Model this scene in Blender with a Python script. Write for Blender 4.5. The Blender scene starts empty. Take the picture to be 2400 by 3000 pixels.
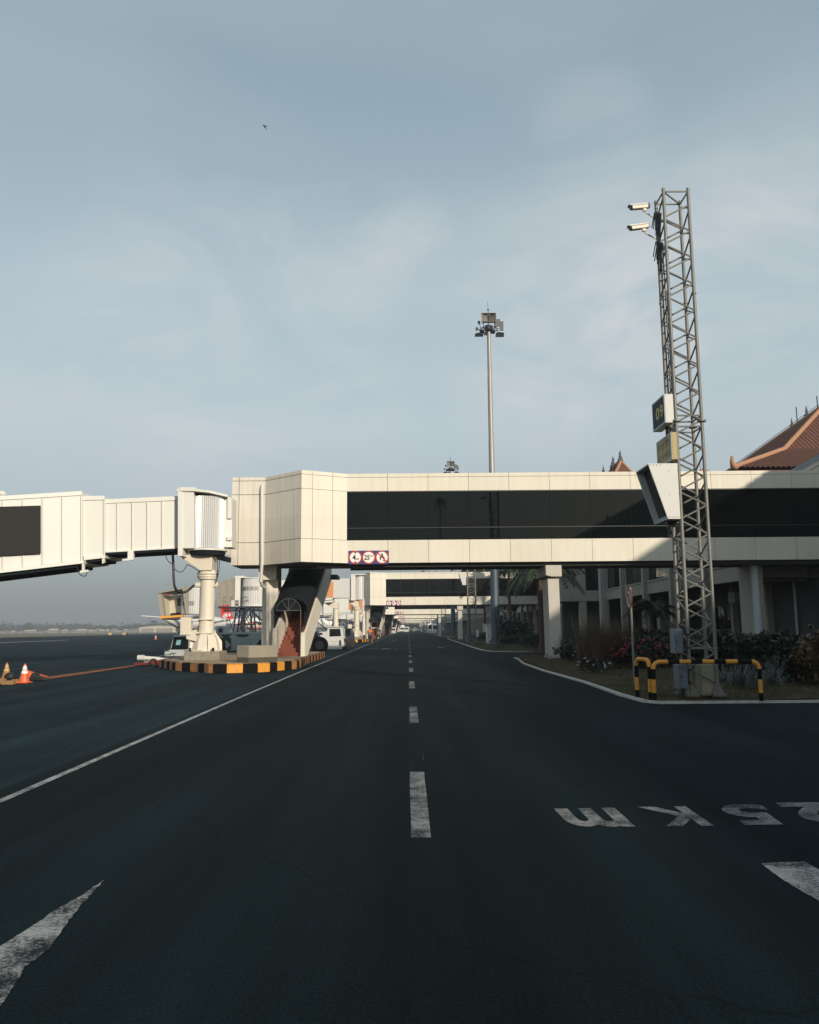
import bpy, bmesh, math, random
from mathutils import Vector, Matrix
rnd = random.Random(7)
sc = bpy.context.scene
COL = sc.collection
R = math.radians

# ------------------------------------------------------------------ camera
F, CAMH = 2400.0, 1.5
def _basis():
    y = Vector((-5, -342, -F)).normalized()
    z = Vector((-0.008, 1, 0)); z = (z - y * z.dot(y)).normalized()
    x = y.cross(z)
    return Matrix((x, y, z))            # rows: world axes seen in camera space
MT = _basis()
def ray(u, v): return MT @ Vector((u - 1200, -(v - 1500), -F))
def P(u, v, Y):
    d = ray(u, v); return d * (Y / d.y) + Vector((0, 0, CAMH))
def G(u, v, z=0.0):
    d = ray(u, v); return d * ((z - CAMH) / d.z) + Vector((0, 0, CAMH))
cam_d = bpy.data.cameras.new('camera'); cam = bpy.data.objects.new('camera', cam_d); COL.objects.link(cam)
cam_d.sensor_fit = 'HORIZONTAL'; cam_d.sensor_width = 36.0; cam_d.lens = 36.0
cam_d.clip_start = 0.05; cam_d.clip_end = 9000
cam.matrix_world = Matrix.Translation((0, 0, CAMH)) @ MT.to_4x4()
sc.camera = cam

# ------------------------------------------------------------------ materials
def lin(c): return tuple(((x/255)/12.92 if x/255 <= .04045 else ((x/255+.055)/1.055)**2.4) for x in c)
class NT:
    def __init__(s, name):
        s.m = bpy.data.materials.new(name); s.m.use_nodes = True
        s.t = s.m.node_tree; s.b = s.t.nodes['Principled BSDF']
    def n(s, typ, **kw):
        nd = s.t.nodes.new('ShaderNode' + typ)
        for k, v in kw.items(): setattr(nd, k, v)
        return nd
    def l(s, a, b): s.t.links.new(a, b)
    def coord(s, scale=(1, 1, 1), obj=True):
        tc = s.n('TexCoord'); mp = s.n('Mapping'); mp.inputs['Scale'].default_value = scale
        s.l(tc.outputs['Object'], mp.inputs['Vector']); return mp.outputs['Vector']
    def noise(s, vec, scale, detail=6, rough=.6):
        nz = s.n('TexNoise'); nz.inputs['Scale'].default_value = scale; nz.inputs['Detail'].default_value = detail
        nz.inputs['Roughness'].default_value = rough; s.l(vec, nz.inputs['Vector']); return nz.outputs['Fac']
    def ramp(s, fac, stops):
        r = s.n('ValToRGB'); e = r.color_ramp.elements
        while len(e) < len(stops): e.new(0.5)
        for el, (p, c) in zip(e, stops):
            el.position = p; el.color = (*c, 1) if len(c) == 3 else c
        s.l(fac, r.inputs['Fac']); return r.outputs['Color']
    def mix(s, fac, a, b, mode='MIX'):
        m = s.n('MixRGB', blend_type=mode)
        for k, x in (('Fac', fac), ('Color1', a), ('Color2', b)):
            if isinstance(x, (int, float)): m.inputs[k].default_value = x
            elif isinstance(x, tuple): m.inputs[k].default_value = (*x, 1)
            else: s.l(x, m.inputs[k])
        return m.outputs['Color']
    def bump(s, h, strength=.3, dist=.02):
        b = s.n('Bump'); b.inputs['Strength'].default_value = strength; b.inputs['Distance'].default_value = dist
        s.l(h, b.inputs['Height']); s.l(b.outputs['Normal'], s.b.inputs['Normal'])
    def done(s, color, rough=.6, metal=0.0, spec=.5):
        if isinstance(color, tuple): s.b.inputs['Base Color'].default_value = (*color, 1)
        else: s.l(color, s.b.inputs['Base Color'])
        if isinstance(rough, (int, float)): s.b.inputs['Roughness'].default_value = rough
        else: s.l(rough, s.b.inputs['Roughness'])
        s.b.inputs['Metallic'].default_value = metal
        s.b.inputs['Specular IOR Level'].default_value = spec
        return s.m
def scl(c, k): return tuple(max(0, min(1, x * k)) for x in c)
def mat(name, c, rough=.6, metal=0., var=.12, scale=3., spec=.5, bump=0., bscale=40., streak=False):
    """general weathered surface: colour with large soft patches, fine speckle and (optionally) vertical streaks"""
    t = NT(name); v = t.coord((1, 1, .12) if streak else (1, 1, 1))
    a = t.noise(v, scale, 5, .62); f = t.noise(t.coord(), scale * 14, 3, .6)
    col = t.ramp(a, [(.25, scl(c, 1 - var * 1.6)), (.5, c), (.8, scl(c, 1 + var * .6))])
    col = t.mix(.35, col, t.ramp(f, [(.3, scl(c, 1 - var)), (.7, scl(c, 1 + var * .5))]))
    if bump: t.bump(t.noise(t.coord(), bscale, 4, .6), bump, .01)
    return t.done(col, rough, metal, spec)

def asphalt(name, base, patch):
    t = NT(name); v = t.coord()
    big = t.noise(v, .09, 5, .6); mid = t.noise(t.coord((1, .22, 1)), .55, 6, .65); fine = t.noise(v, 150, 2, .7); agg = t.noise(v, 55, 3, .8)
    col = t.ramp(big, [(.3, scl(base, .72)), (.5, base), (.72, patch)])
    col = t.mix(.55, col, t.ramp(mid, [(.3, scl(base, .6)), (.52, base), (.75, scl(base, 1.5))]))
    col = t.mix(.8, col, t.mix(1.0, col, t.ramp(agg, [(.3, (.3, .3, .3)), (.52, (1, 1, 1)), (.78, (2.5, 2.5, 2.5))]), 'MULTIPLY'))
    trk = t.noise(t.coord((1, .035, 1)), 1.15, 4, .55); blot = t.noise(v, .8, 6, .7)
    col = t.mix(1., col, t.ramp(trk, [(.32, (.62, .62, .62)), (.5, (1, 1, 1)), (.68, (1.4, 1.4, 1.38))]), 'MULTIPLY')
    col = t.mix(1., col, t.ramp(blot, [(.26, (.55, .55, .57)), (.38, (1, 1, 1)), (.62, (1, 1, 1)), (.76, (1.35, 1.35, 1.33))]), 'MULTIPLY')
    sp = t.ramp(fine, [(.70, (0, 0, 0)), (.78, (1, 1, 1))])
    col = t.mix(t.mix(1., sp, (.35, .35, .35), 'MULTIPLY'), col, (.055, .06, .065))
    # hairline cracks
    vo = t.n('TexVoronoi', feature='DISTANCE_TO_EDGE'); vo.inputs['Scale'].default_value = .16
    wv = t.n('VectorMath', operation='ADD'); nz = t.n('TexNoise'); nz.inputs['Scale'].default_value = .9; nz.inputs['Detail'].default_value = 5
    t.l(v, nz.inputs['Vector']); t.l(v, wv.inputs[0]); t.l(nz.outputs['Color'], wv.inputs[1]); t.l(wv.outputs[0], vo.inputs['Vector'])
    ck = t.ramp(vo.outputs['Distance'], [(0, (.55, .55, .55)), (.003, (0, 0, 0))])
    col = t.mix(ck, col, scl(base, .45))
    t.bump(t.noise(v, 90, 3, .75), .55, .006)
    return t.done(col, t.ramp(mid, [(.3, (.86,)*3), (.7, (.80,)*3)]), 0, .05)
def paint(name, c, under, wear=.5, scale=26., spread=.14):
    """road paint worn through to the asphalt"""
    t = NT(name); v = t.coord()
    a = t.noise(v, scale, 7, .78); b = t.noise(v, 2.6, 5, .65)
    s = t.n('Math', operation='ADD'); m = t.n('Math', operation='MULTIPLY'); m.inputs[1].default_value = 1.1
    t.l(b, m.inputs[0]); t.l(a, s.inputs[0]); t.l(m.outputs[0], s.inputs[1])
    hf = t.n('Math', operation='MULTIPLY'); hf.inputs[1].default_value = .476; t.l(s.outputs[0], hf.inputs[0])
    fac = t.ramp(hf.outputs[0], [(max(0, wear - spread*.6), (0, 0, 0)), (min(1, wear + spread*.6), (1, 1, 1))])
    dirt = t.noise(v, 9, 5, .7)
    col = t.mix(fac, under, t.ramp(dirt, [(.3, scl(c, .62)), (.7, c)]))
    t.bump(a, .4, .004)
    return t.done(col, .75, 0, .2)

ASPH = (.0066, .0138, .0165)
M = {}
M['asphalt'] = asphalt('asphalt_road', ASPH, (.0088, .0172, .0200))
M['apron'] = asphalt('asphalt_apron', (.0115, .0240, .0295), (.0160, .0310, .0370))
M['white_paint'] = paint('white_road_paint', (.36, .36, .345), ASPH, .51, 34, .13)
M['arrow_paint'] = paint('flaking_arrow_paint', (.44, .435, .42), ASPH, .485, 42, .09)
M['line_paint'] = paint('white_line_paint', (.50, .49, .465), ASPH, .45, 26, .13)
M['red_paint'] = paint('faded_red_paint', (.026, .0235, .0255), (.0115, .0240, .0295), .54, 3, .28)
M['orange_paint'] = paint('orange_road_paint', (.46, .145, .045), (.0135, .0240, .0295), .46, 20)
def cladding(name, c, var, streak):
    t = NT(name); v = t.coord(); sp = t.n('SeparateXYZ'); t.l(v, sp.inputs[0])
    a = t.n('Math', operation='ADD'); a.inputs[1].default_value = 2.69; t.l(sp.outputs[0], a.inputs[0])
    b = t.n('Math', operation='DIVIDE'); b.inputs[1].default_value = 1.826; t.l(a.outputs[0], b.inputs[0])
    f = t.n('Math', operation='FLOOR'); t.l(b.outputs[0], f.inputs[0])
    zb = t.n('Math', operation='GREATER_THAN'); zb.inputs[1].default_value = 6.5; t.l(sp.outputs[2], zb.inputs[0])
    s = t.n('Math', operation='ADD'); t.l(f.outputs[0], s.inputs[0]); m3 = t.n('Math', operation='MULTIPLY'); m3.inputs[1].default_value = .37; t.l(zb.outputs[0], m3.inputs[0]); t.l(m3.outputs[0], s.inputs[1])
    wn = t.n('TexWhiteNoise', noise_dimensions='1D'); t.l(s.outputs[0], wn.inputs['W'])
    col = t.ramp(wn.outputs['Value'], [(0, scl(c, 1-var)), (1, scl(c, 1+var*.5))])
    st = t.noise(t.coord((5.5, 5.5, .22)), 1.4, 5, .62); col = t.mix(1., col, t.ramp(st, [(.34, (1-streak*.7,)*2 + (1-streak*.8,)), (.56, (1, 1, 1))]), 'MULTIPLY')
    bg_ = t.noise(v, .5, 4, .6); col = t.mix(1., col, t.ramp(bg_, [(.3, (.95, .94, .92)), (.6, (1, 1, 1))]), 'MULTIPLY')
    return t.done(col, .6)
M['clad'] = cladding('cream_cladding', (.745, .70, .60), .03, .09)
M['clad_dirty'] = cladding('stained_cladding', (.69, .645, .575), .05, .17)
M['joint'] = mat('joint_sealant', (.16, .135, .11), .8)
M['concrete'] = mat('smooth_concrete', (.52, .49, .43), .75, var=.10, scale=1.5, bump=.15, streak=True)
M['rough_concrete'] = mat('rough_concrete', (.27, .245, .195), .9, var=.38, scale=6, bump=.9, bscale=18)
M['grey_concrete'] = mat('grey_concrete', (.30, .27, .21), .9, var=.18, scale=4, bump=.4, bscale=30, streak=True)
M['pave'] = mat('island_paving', (.34, .25, .155), .92, var=.45, scale=3, bump=.7, bscale=25)
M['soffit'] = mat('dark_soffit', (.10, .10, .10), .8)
M['white_metal'] = mat('white_painted_steel', (.70, .695, .655), .5, var=.045, scale=1.2, streak=True)
M['cream_metal'] = mat('cream_painted_steel', (.70, .635, .53), .45, var=.07, scale=1.4, streak=True)
M['bare_white'] = mat('white_sheet_metal', (.60, .595, .575), .5, var=.04, scale=2)
M['alu'] = mat('ribbed_aluminium', (.62, .62, .62), .42, .35, var=.05, scale=2, streak=True)
M['galv'] = mat('galvanised_steel', (.21, .207, .19), .55, .25, var=.18, scale=9)
M['galv_box'] = mat('galvanised_cabinet', (.135, .18, .21), .45, .3, var=.22, scale=14)
M['pole'] = mat('mast_steel', (.33, .31, .29), .5, .35, var=.22, scale=2.5, streak=True)
M['dark_steel'] = mat('dark_blue_steel', (.022, .027, .040), .5, var=.2)
M['black'] = mat('black_rubber', (.012, .012, .013), .6)
M['hose'] = mat('black_hose', (.015, .017, .019), .45)
M['panel_dark'] = mat('dark_screen_panel', (.022, .020, .019), .9, var=.15, scale=1.0)
M['panel_orange'] = mat('orange_advert_panel', (.66, .27, .11), .5, var=.06)
M['canopy'] = mat('grey_fabric_bellows', (.30, .27, .22), .85, var=.3, scale=5, bump=.5, bscale=12)
M['interior'] = mat('cabin_interior', (.62, .56, .45), .7)
M['vault'] = mat('dark_vault_sheet', (.010, .015, .019), .85, var=.12, spec=.15)
M['brick_step'] = mat('terracotta_steps', (.20, .058, .036), .9, var=.35, scale=5, bump=.3)
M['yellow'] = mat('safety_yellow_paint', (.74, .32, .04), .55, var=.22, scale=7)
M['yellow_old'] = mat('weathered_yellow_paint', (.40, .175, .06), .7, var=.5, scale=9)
M['blackp'] = mat('black_paint', (.007, .008, .009), .9, var=.4, scale=8, spec=.15)
M['sign_blue'] = mat('sign_blue', (.030, .050, .19), .45)
M['sign_red'] = mat('sign_red', (.52, .055, .045), .4)
M['sign_white'] = mat('sign_white', (.86, .84, .80), .4, var=.03)
M['sign_black'] = mat('sign_black', (.012, .012, .012), .5)
M['sign_green'] = mat('sign_dark_green', (.010, .020, .022), .7)
M['sign_yellow'] = mat('stained_yellow_sign', (.46, .36, .175), .7, var=.35, scale=6, streak=True)
M['letter_yellow'] = mat('yellow_lettering', (.58, .48, .10), .5)
M['green'] = mat('tug_green', (.016, .075, .032), .5)
M['tug_grey'] = mat('tug_grey', (.46, .50, .49), .5, var=.08)
M['tug_blue'] = mat('tug_blue_grey', (.40, .47, .49), .5, var=.1)
M['orange_cone'] = mat('orange_cone_plastic', (.72, .13, .035), .45, var=.12, scale=12)
M['cone_yellow'] = mat('faded_yellow_cone', (.55, .40, .14), .6, var=.25, scale=12)
M['wood'] = mat('chock_wood', (.30, .17, .075), .85, var=.35, scale=8, bump=.4)
M['orange_cloth'] = mat('orange_cloth', (.70, .12, .03), .8)
M['dark_red'] = mat('dark_red_paint', (.20, .018, .014), .45)
M['tile'] = mat('roof_tile', (.17, .070, .044), .9, var=.38, scale=2.2, bump=.2, bscale=9)
M['tile_ridge'] = mat('ridge_tile', (.40, .21, .12), .9, var=.2, scale=3)
M['tile_red'] = mat('red_fascia', (.26, .04, .025), .7)
M['finial'] = mat('stone_finial', (.10, .115, .115), .8)
M['pale_roof'] = mat('pale_metal_roof', (.075, .095, .092), .7)
M['term_wall'] = mat('terminal_plaster', (.37, .345, .29), .8, var=.12, scale=1.2, streak=True)
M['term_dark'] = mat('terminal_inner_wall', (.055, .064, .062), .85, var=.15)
M['blue_pipe'] = mat('pale_downpipe', (.45, .49, .50), .5, var=.1)
M['frame_dark'] = mat('dark_window_frame', (.03, .03, .03), .5)
M['leaf_dark'] = mat('dark_leaves', (.011, .019, .011), .6, var=.6, scale=5)
M['leaf_mid'] = mat('green_leaves', (.030, .050, .020), .6, var=.6, scale=5)
M['leaf_blue'] = mat('grey_green_blades', (.10, .115, .105), .55, var=.4, scale=9)
M['reed'] = mat('dry_ornamental_grass', (.115, .078, .048), .8, var=.6, scale=4)
M['croton'] = mat('croton_yellow_leaves', (.085, .050, .012), .5, var=1.0, scale=9)
M['flower_red'] = mat('pink_red_petals', (.22, .022, .034), .6, var=.3, scale=20)
M['flower_white'] = mat('white_petals', (.42, .42, .41), .6)
M['stem'] = mat('woody_stem', (.06, .045, .03), .9)
M['palm_trunk'] = mat('palm_trunk', (.095, .058, .043), .9, var=.4, scale=6, bump=.6, bscale=14)
M['far_tree'] = mat('far_tree_green', (.030, .045, .035), .8, var=.4, scale=.05)
M['far_wall'] = mat('far_building', (.26, .24, .24), .8, var=.5, scale=.05)
M['far_cream'] = mat('far_cream_wall', (.52, .47, .36), .8)
M['plane_white'] = mat('aircraft_white', (.84, .83, .82), .3, var=.03, scale=.4)
M['plane_red'] = mat('aircraft_red', (.62, .035, .025), .35)
M['engine_grey'] = mat('engine_grey', (.30, .30, .31), .35, .5)
M['skin'] = mat('skin', (.20, .105, .065), .6)
M['hair'] = mat('black_hair', (.012, .010, .009), .6)
M['vest'] = mat('orange_vest', (.80, .20, .04), .7)
M['trouser'] = mat('dark_trousers', (.02, .022, .028), .8)
M['shirt_white'] = mat('white_shirt', (.72, .72, .70), .8)
M['dark_shirt'] = mat('dark_shirt', (.03, .035, .04), .8)
M['chrome'] = mat('bare_metal', (.5, .5, .5), .3, .8)
def glassy(name, c, rough, spec=.5, wob=.0):
    t = NT(name)
    if wob:
        t.bump(t.noise(t.coord((.25, .25, 1)), .8, 2, .5), wob, .02)
    return t.done(c, rough, 0, spec)
M['glass'] = glassy('tinted_glass', (.002, .0045, .005), .02, .25, .03)
M['glass_term'] = glassy('terminal_glass', (.008, .011, .012), .03, .6, .05)
M['glass_car'] = glassy('vehicle_glass', (.010, .014, .015), .05, .5)
M['lens'] = glassy('dark_lens', (.01, .01, .012), .1)
M['lamp_glass'] = glassy('lamp_glass', (.16, .17, .17), .2)
M['grass_base'] = (lambda t: t.done(t.mix(.5, t.ramp(t.noise(t.coord(), 1.1, 7, .7), [(.34, (.014, .018, .008)), (.5, (.048, .042, .020)), (.64, (.17, .105, .055))]), t.ramp(t.noise(t.coord(), 30, 4, .7), [(.3, (.015, .018, .008)), (.7, (.09, .075, .04))])), .95, 0, .1))(NT('verge_soil_grass'))
M['field'] = mat('dry_field', (.155, .130, .075), .95, var=.35, scale=.02)
M['blade'] = mat('grass_blades', (.080, .066, .032), .8, var=.9, scale=1.2)

# ------------------------------------------------------------------ mesh builder
class MB:
    def __init__(s): s.v = []; s.f = []; s.mi = []
    def add(s, vs, fs, m=0):
        o = len(s.v); s.v += [tuple(p) for p in vs]
        for f in fs: s.f.append(tuple(i + o for i in f)); s.mi.append(m)
        return s
    def hexa(s, p, m=0):       # p[0..3] bottom ring, p[4..7] top ring
        return s.add(p, [(0, 3, 2, 1), (4, 5, 6, 7), (0, 1, 5, 4), (1, 2, 6, 5), (2, 3, 7, 6), (3, 0, 4, 7)], m)
    def box(s, a, b, m=0):
        x0, y0, z0 = a; x1, y1, z1 = b
        return s.hexa([(x0, y0, z0), (x1, y0, z0), (x1, y1, z0), (x0, y1, z0), (x0, y0, z1), (x1, y0, z1), (x1, y1, z1), (x0, y1, z1)], m)
    def prism(s, pts, d, m=0, cap=True):   # pts: 3-D polygon, extruded by vector d
        n = len(pts); d = Vector(d); vs = [Vector(p) for p in pts] + [Vector(p) + d for p in pts]
        fs = [(i, (i + 1) % n, n + (i + 1) % n, n + i) for i in range(n)]
        if cap: fs += [tuple(range(n))[::-1], tuple(range(n, 2 * n))]
        return s.add(vs, fs, m)
    def cyl(s, p0, p1, r0, r1=None, n=12, m=0, cap=True):
        r1 = r0 if r1 is None else r1; p0 = Vector(p0); p1 = Vector(p1); d = (p1 - p0)
        if d.length < 1e-6: return s
        d.normalize(); a = d.orthogonal().normalized(); b = d.cross(a); vs = []
        for p, r in ((p0, r0), (p1, r1)):
            for i in range(n):
                t = 2 * math.pi * i / n; vs.append(p + a * (r * math.cos(t)) + b * (r * math.sin(t)))
        fs = [(i, (i + 1) % n, n + (i + 1) % n, n + i) for i in range(n)]
        if cap: fs += [tuple(range(n))[::-1], tuple(range(n, 2 * n))]
        return s.add(vs, fs, m)
    def tube(s, pts, r, n=8, m=0, mf=None, cap=True):
        pts = [Vector(p) for p in pts]; N = len(pts); vs = []; fs = []; ms = []
        ref = None
        for i, p in enumerate(pts):
            d = (pts[min(i + 1, N - 1)] - pts[max(i - 1, 0)]).normalized()
            if ref is None: ref = d.orthogonal().normalized()
            ref = (ref - d * ref.dot(d))
            ref = ref.normalized() if ref.length > 1e-5 else d.orthogonal().normalized()
            b = d.cross(ref); rr = r(i / (N - 1)) if callable(r) else r
            for k in range(n):
                t = 2 * math.pi * k / n; vs.append(p + ref * (rr * math.cos(t)) + b * (rr * math.sin(t)))
        o = len(s.v); s.v += [tuple(p) for p in vs]
        for i in range(N - 1):
            for k in range(n):
                s.f.append((o + i*n + k, o + i*n + (k+1) % n, o + (i+1)*n + (k+1) % n, o + (i+1)*n + k)); s.mi.append(mf(i) if mf else m)
        if cap:
            s.f.append(tuple(o + k for k in range(n))[::-1]); s.mi.append(mf(0) if mf else m)
            s.f.append(tuple(o + (N-1)*n + k for k in range(n))); s.mi.append(mf(N-2) if mf else m)
        return s
    def lathe(s, prof, c, n=20, m=0, cap=True):   # prof [(r, z)...] about the vertical through c
        c = Vector(c); vs = []; K = len(prof)
        for r, z in prof:
            for i in range(n):
                t = 2 * math.pi * i / n; vs.append(c + Vector((r * math.cos(t), r * math.sin(t), z)))
        fs = [(j*n + i, j*n + (i+1) % n, (j+1)*n + (i+1) % n, (j+1)*n + i) for j in range(K-1) for i in range(n)]
        if cap: fs += [tuple(range(n))[::-1], tuple(range((K-1)*n, K*n))]
        return s.add(vs, fs, m)
    def sphere(s, c, r, n=10, m=0, sq=(1, 1, 1)):
        c = Vector(c); vs = []; K = n // 2 + 1
        for j in range(K + 1):
            ph = math.pi * j / K
            for i in range(n):
                t = 2 * math.pi * i / n
                vs.append(c + Vector((r*sq[0]*math.sin(ph)*math.cos(t), r*sq[1]*math.sin(ph)*math.sin(t), r*sq[2]*math.cos(ph))))
        fs = [(j*n + i, (j+1)*n + i, (j+1)*n + (i+1) % n, j*n + (i+1) % n) for j in range(K) for i in range(n)]
        return s.add(vs, fs, m)
    def wheel(s, c, r, w, ax='y', m=0, mh=1, n=18):
        c = Vector(c); d = Vector((0, w/2, 0)) if ax == 'y' else Vector((w/2, 0, 0))
        s.cyl(c - d, c + d, r, n=n, m=m)
        s.cyl(c - d*1.06, c + d*1.06, r*.52, n=n, m=mh); return s
    def build(s, name, mats, parent=None, smooth=None, bevel=0, clean=True):
        o = Vector(WL.get(parent, (0, 0, 0))) if parent else Vector((0, 0, 0))
        me = bpy.data.meshes.new(name)
        me.from_pydata([tuple(Vector(p) - o) for p in s.v], [], s.f)
        if not isinstance(mats, (list, tuple)): mats = [mats]
        for m in mats: me.materials.append(M[m])
        if len(mats) > 1: me.polygons.foreach_set('material_index', [min(i, len(mats)-1) for i in s.mi])
        if clean and len(s.f) < 60000:
            bm = bmesh.new(); bm.from_mesh(me); bmesh.ops.recalc_face_normals(bm, faces=bm.faces); bm.to_mesh(me); bm.free()
        if smooth:
            me.shade_smooth(); me.set_sharp_from_angle(angle=R(smooth))
        ob = bpy.data.objects.new(name, me); COL.objects.link(ob)
        if parent: ob.parent = parent; WL[ob] = tuple(o)
        else: WL[ob] = (0, 0, 0)
        if bevel:
            b = ob.modifiers.new('bevel', 'BEVEL'); b.width = bevel; b.segments = 2; b.limit_method = 'ANGLE'; b.angle_limit = R(40)
        return ob
WL = {}
def tag(o, label, cat, group=None):
    o['label'] = label; o['category'] = cat
    if group: o['group'] = group
    return o
def struct(o): o['kind'] = 'structure'; return o
def thing(name, label, cat, loc, group=None):
    o = bpy.data.objects.new(name, None); COL.objects.link(o); o.location = loc; WL[o] = tuple(loc)
    o.empty_display_size = .3
    return tag(o, label, cat, group)
def rebase(o, p):
    """origin of a single-mesh thing moved to its base"""
    o.data.transform(Matrix.Translation(-Vector(p))); o.location = p; WL[o] = tuple(p); return o
KIDS = {}
def children(o): return [c for c in bpy.data.objects if c.parent == o]
def dup(o, off, label=None, parent=None, skip=()):
    c = o.copy(); COL.objects.link(c)
    if parent: c.parent = parent
    else: c.location = Vector(o.location) + Vector(off)
    WL[c] = tuple(Vector(WL[o]) + Vector(off))
    if label: c['label'] = label
    for ch in children(o):
        if ch.name.split('.')[0] in skip: continue
        dup(ch, off, None, c)
    return c
_tc = {}
def glyphs(txt, bold=0.0):
    """flat outline of a text: vertices scaled to the unit box, faces"""
    k = (txt, bold)
    if k not in _tc:
        cu = bpy.data.curves.new('t', 'FONT'); cu.body = txt; cu.offset = bold; cu.resolution_u = 4
        ob = bpy.data.objects.new('t', cu); COL.objects.link(ob)
        dg = bpy.context.evaluated_depsgraph_get(); dg.update()
        me = bpy.data.meshes.new_from_object(ob.evaluated_get(dg))
        vs = [v.co.copy() for v in me.vertices]; fs = [tuple(p.vertices) for p in me.polygons]
        bpy.data.objects.remove(ob); bpy.data.curves.remove(cu); bpy.data.meshes.remove(me)
        x0 = min(v.x for v in vs); x1 = max(v.x for v in vs); y0 = min(v.y for v in vs); y1 = max(v.y for v in vs)
        _tc[k] = ([((v.x-x0)/(x1-x0), (v.y-y0)/(y1-y0)) for v in vs], fs)
    return _tc[k]
def text(mb, txt, o, ex, ey, m=0, bold=.0, thick=None):
    """glyphs placed with lower-left corner o, width vector ex, height vector ey"""
    vs, fs = glyphs(txt, bold); o = Vector(o); ex = Vector(ex); ey = Vector(ey)
    mb.add([o + ex * a + ey * b for a, b in vs], fs, m)
def disc(mb, c, ex, ey, r0, r1, m=0, n=36, d=None):
    """flat ring (r0=0: disc) in the plane ex, ey"""
    c = Vector(c); ex = Vector(ex); ey = Vector(ey)
    d = Vector(d) if d else Vector((0, 0, 0))
    ring = lambda r: [c + d + ex * (r*math.cos(2*math.pi*i/n)) + ey * (r*math.sin(2*math.pi*i/n)) for i in range(n)]
    if r0 <= 0: mb.add(ring(r1), [tuple(range(n))], m)
    else: mb.add(ring(r0) + ring(r1), [(i, (i+1) % n, n + (i+1) % n, n + i) for i in range(n)], m)
M['dark_course'] = mat('dark_base_course', (.085, .078, .065), .9, var=.5, scale=8, bump=.5)
M['window_paper'] = mat('pale_window_sheet', (.22, .42, .45), .5)
M['mast_lower'] = mat('dark_blue_lower_mast', (.075, .105, .135), .5, .3, var=.3, scale=2.0, streak=True)
M['dark_galv'] = mat('dark_gate_steel', (.10, .105, .11), .6, .2)
M['shaded_sign_red'] = mat('sign_red_with_shade', (.26, .035, .028), .6, var=.2, scale=8)  # darker copy of the sign red, shade put into the colour
M['shaded_sign_white'] = mat('sign_white_with_shade', (.52, .50, .47), .6, var=.1, scale=8)  # sign white darkened the same way for the shaded round sign
M['seam'] = mat('weathered_seam', (.34, .28, .20), .8, var=.3)
M['mast_panel'] = mat('mast_control_panel', (.17, .155, .14), .6, var=.2)
M['tug_blue_dark'] = mat('dark_tractor_blue', (.045, .065, .080), .45, var=.2)
SKY_STRENGTH, SUN_E, EXPOSURE, HAZE = .165, 3.95, 0.0, .00055
CLOUD = (4.05, 4.2, 4.3, 1); HAZEC = (.78, .80, .84, 1)
# ------------------------------------------------------------------ light, sky, air
SUN_EL, SX, SY = R(18.3), .515, -.857            # sun behind the camera and to the right
w = bpy.data.worlds.new("World"); sc.world = w; w.use_nodes = True
nt = w.node_tree; bg = nt.nodes['Background']; bg.inputs['Strength'].default_value = SKY_STRENGTH
sky = nt.nodes.new('ShaderNodeTexSky'); sky.sky_type = 'NISHITA'; sky.sun_disc = False
sky.sun_elevation = SUN_EL; sky.sun_rotation = math.atan2(SX, SY)
sky.altitude = 10; sky.air_density = 1.0; sky.dust_density = 3.2; sky.ozone_density = 1.6
tc = nt.nodes.new('ShaderNodeTexCoord'); sep = nt.nodes.new('ShaderNodeSeparateXYZ'); nt.links.new(tc.outputs['Generated'], sep.inputs[0])
# thin high cloud: noise on a plane far overhead
zc = nt.nodes.new('ShaderNodeMath'); zc.operation = 'ADD'; zc.inputs[1].default_value = .16; nt.links.new(sep.outputs['Z'], zc.inputs[0])
dv = nt.nodes.new('ShaderNodeVectorMath'); dv.operation = 'DIVIDE'; nt.links.new(tc.outputs['Generated'], dv.inputs[0])
cb = nt.nodes.new('ShaderNodeCombineXYZ')
for i in range(3): nt.links.new(zc.outputs[0], cb.inputs[i])
nt.links.new(cb.outputs[0], dv.inputs[1])
mp = nt.nodes.new('ShaderNodeMapping'); mp.inputs['Scale'].default_value = (.55, .8, 0); mp.inputs['Rotation'].default_value = (0, 0, .5); mp.inputs['Location'].default_value = (2.3, 4.2, 0)
nt.links.new(dv.outputs[0], mp.inputs['Vector'])
nz = nt.nodes.new('ShaderNodeTexNoise'); nz.inputs['Scale'].default_value = 1.05; nz.inputs['Detail'].default_value = 7; nz.inputs['Roughness'].default_value = .52; nz.inputs['Distortion'].default_value = .5
nt.links.new(mp.outputs[0], nz.inputs['Vector'])
rp = nt.nodes.new('ShaderNodeValToRGB'); rp.color_ramp.elements[0].position = .46; rp.color_ramp.elements[1].position = .70
rp.color_ramp.elements[0].color = (.0, .0, .0, 1); rp.color_ramp.elements[1].color = (.5, .5, .5, 1)
nt.links.new(nz.outputs['Fac'], rp.inputs[0])
cl = nt.nodes.new('ShaderNodeMixRGB'); cl.inputs['Color2'].default_value = CLOUD
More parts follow.
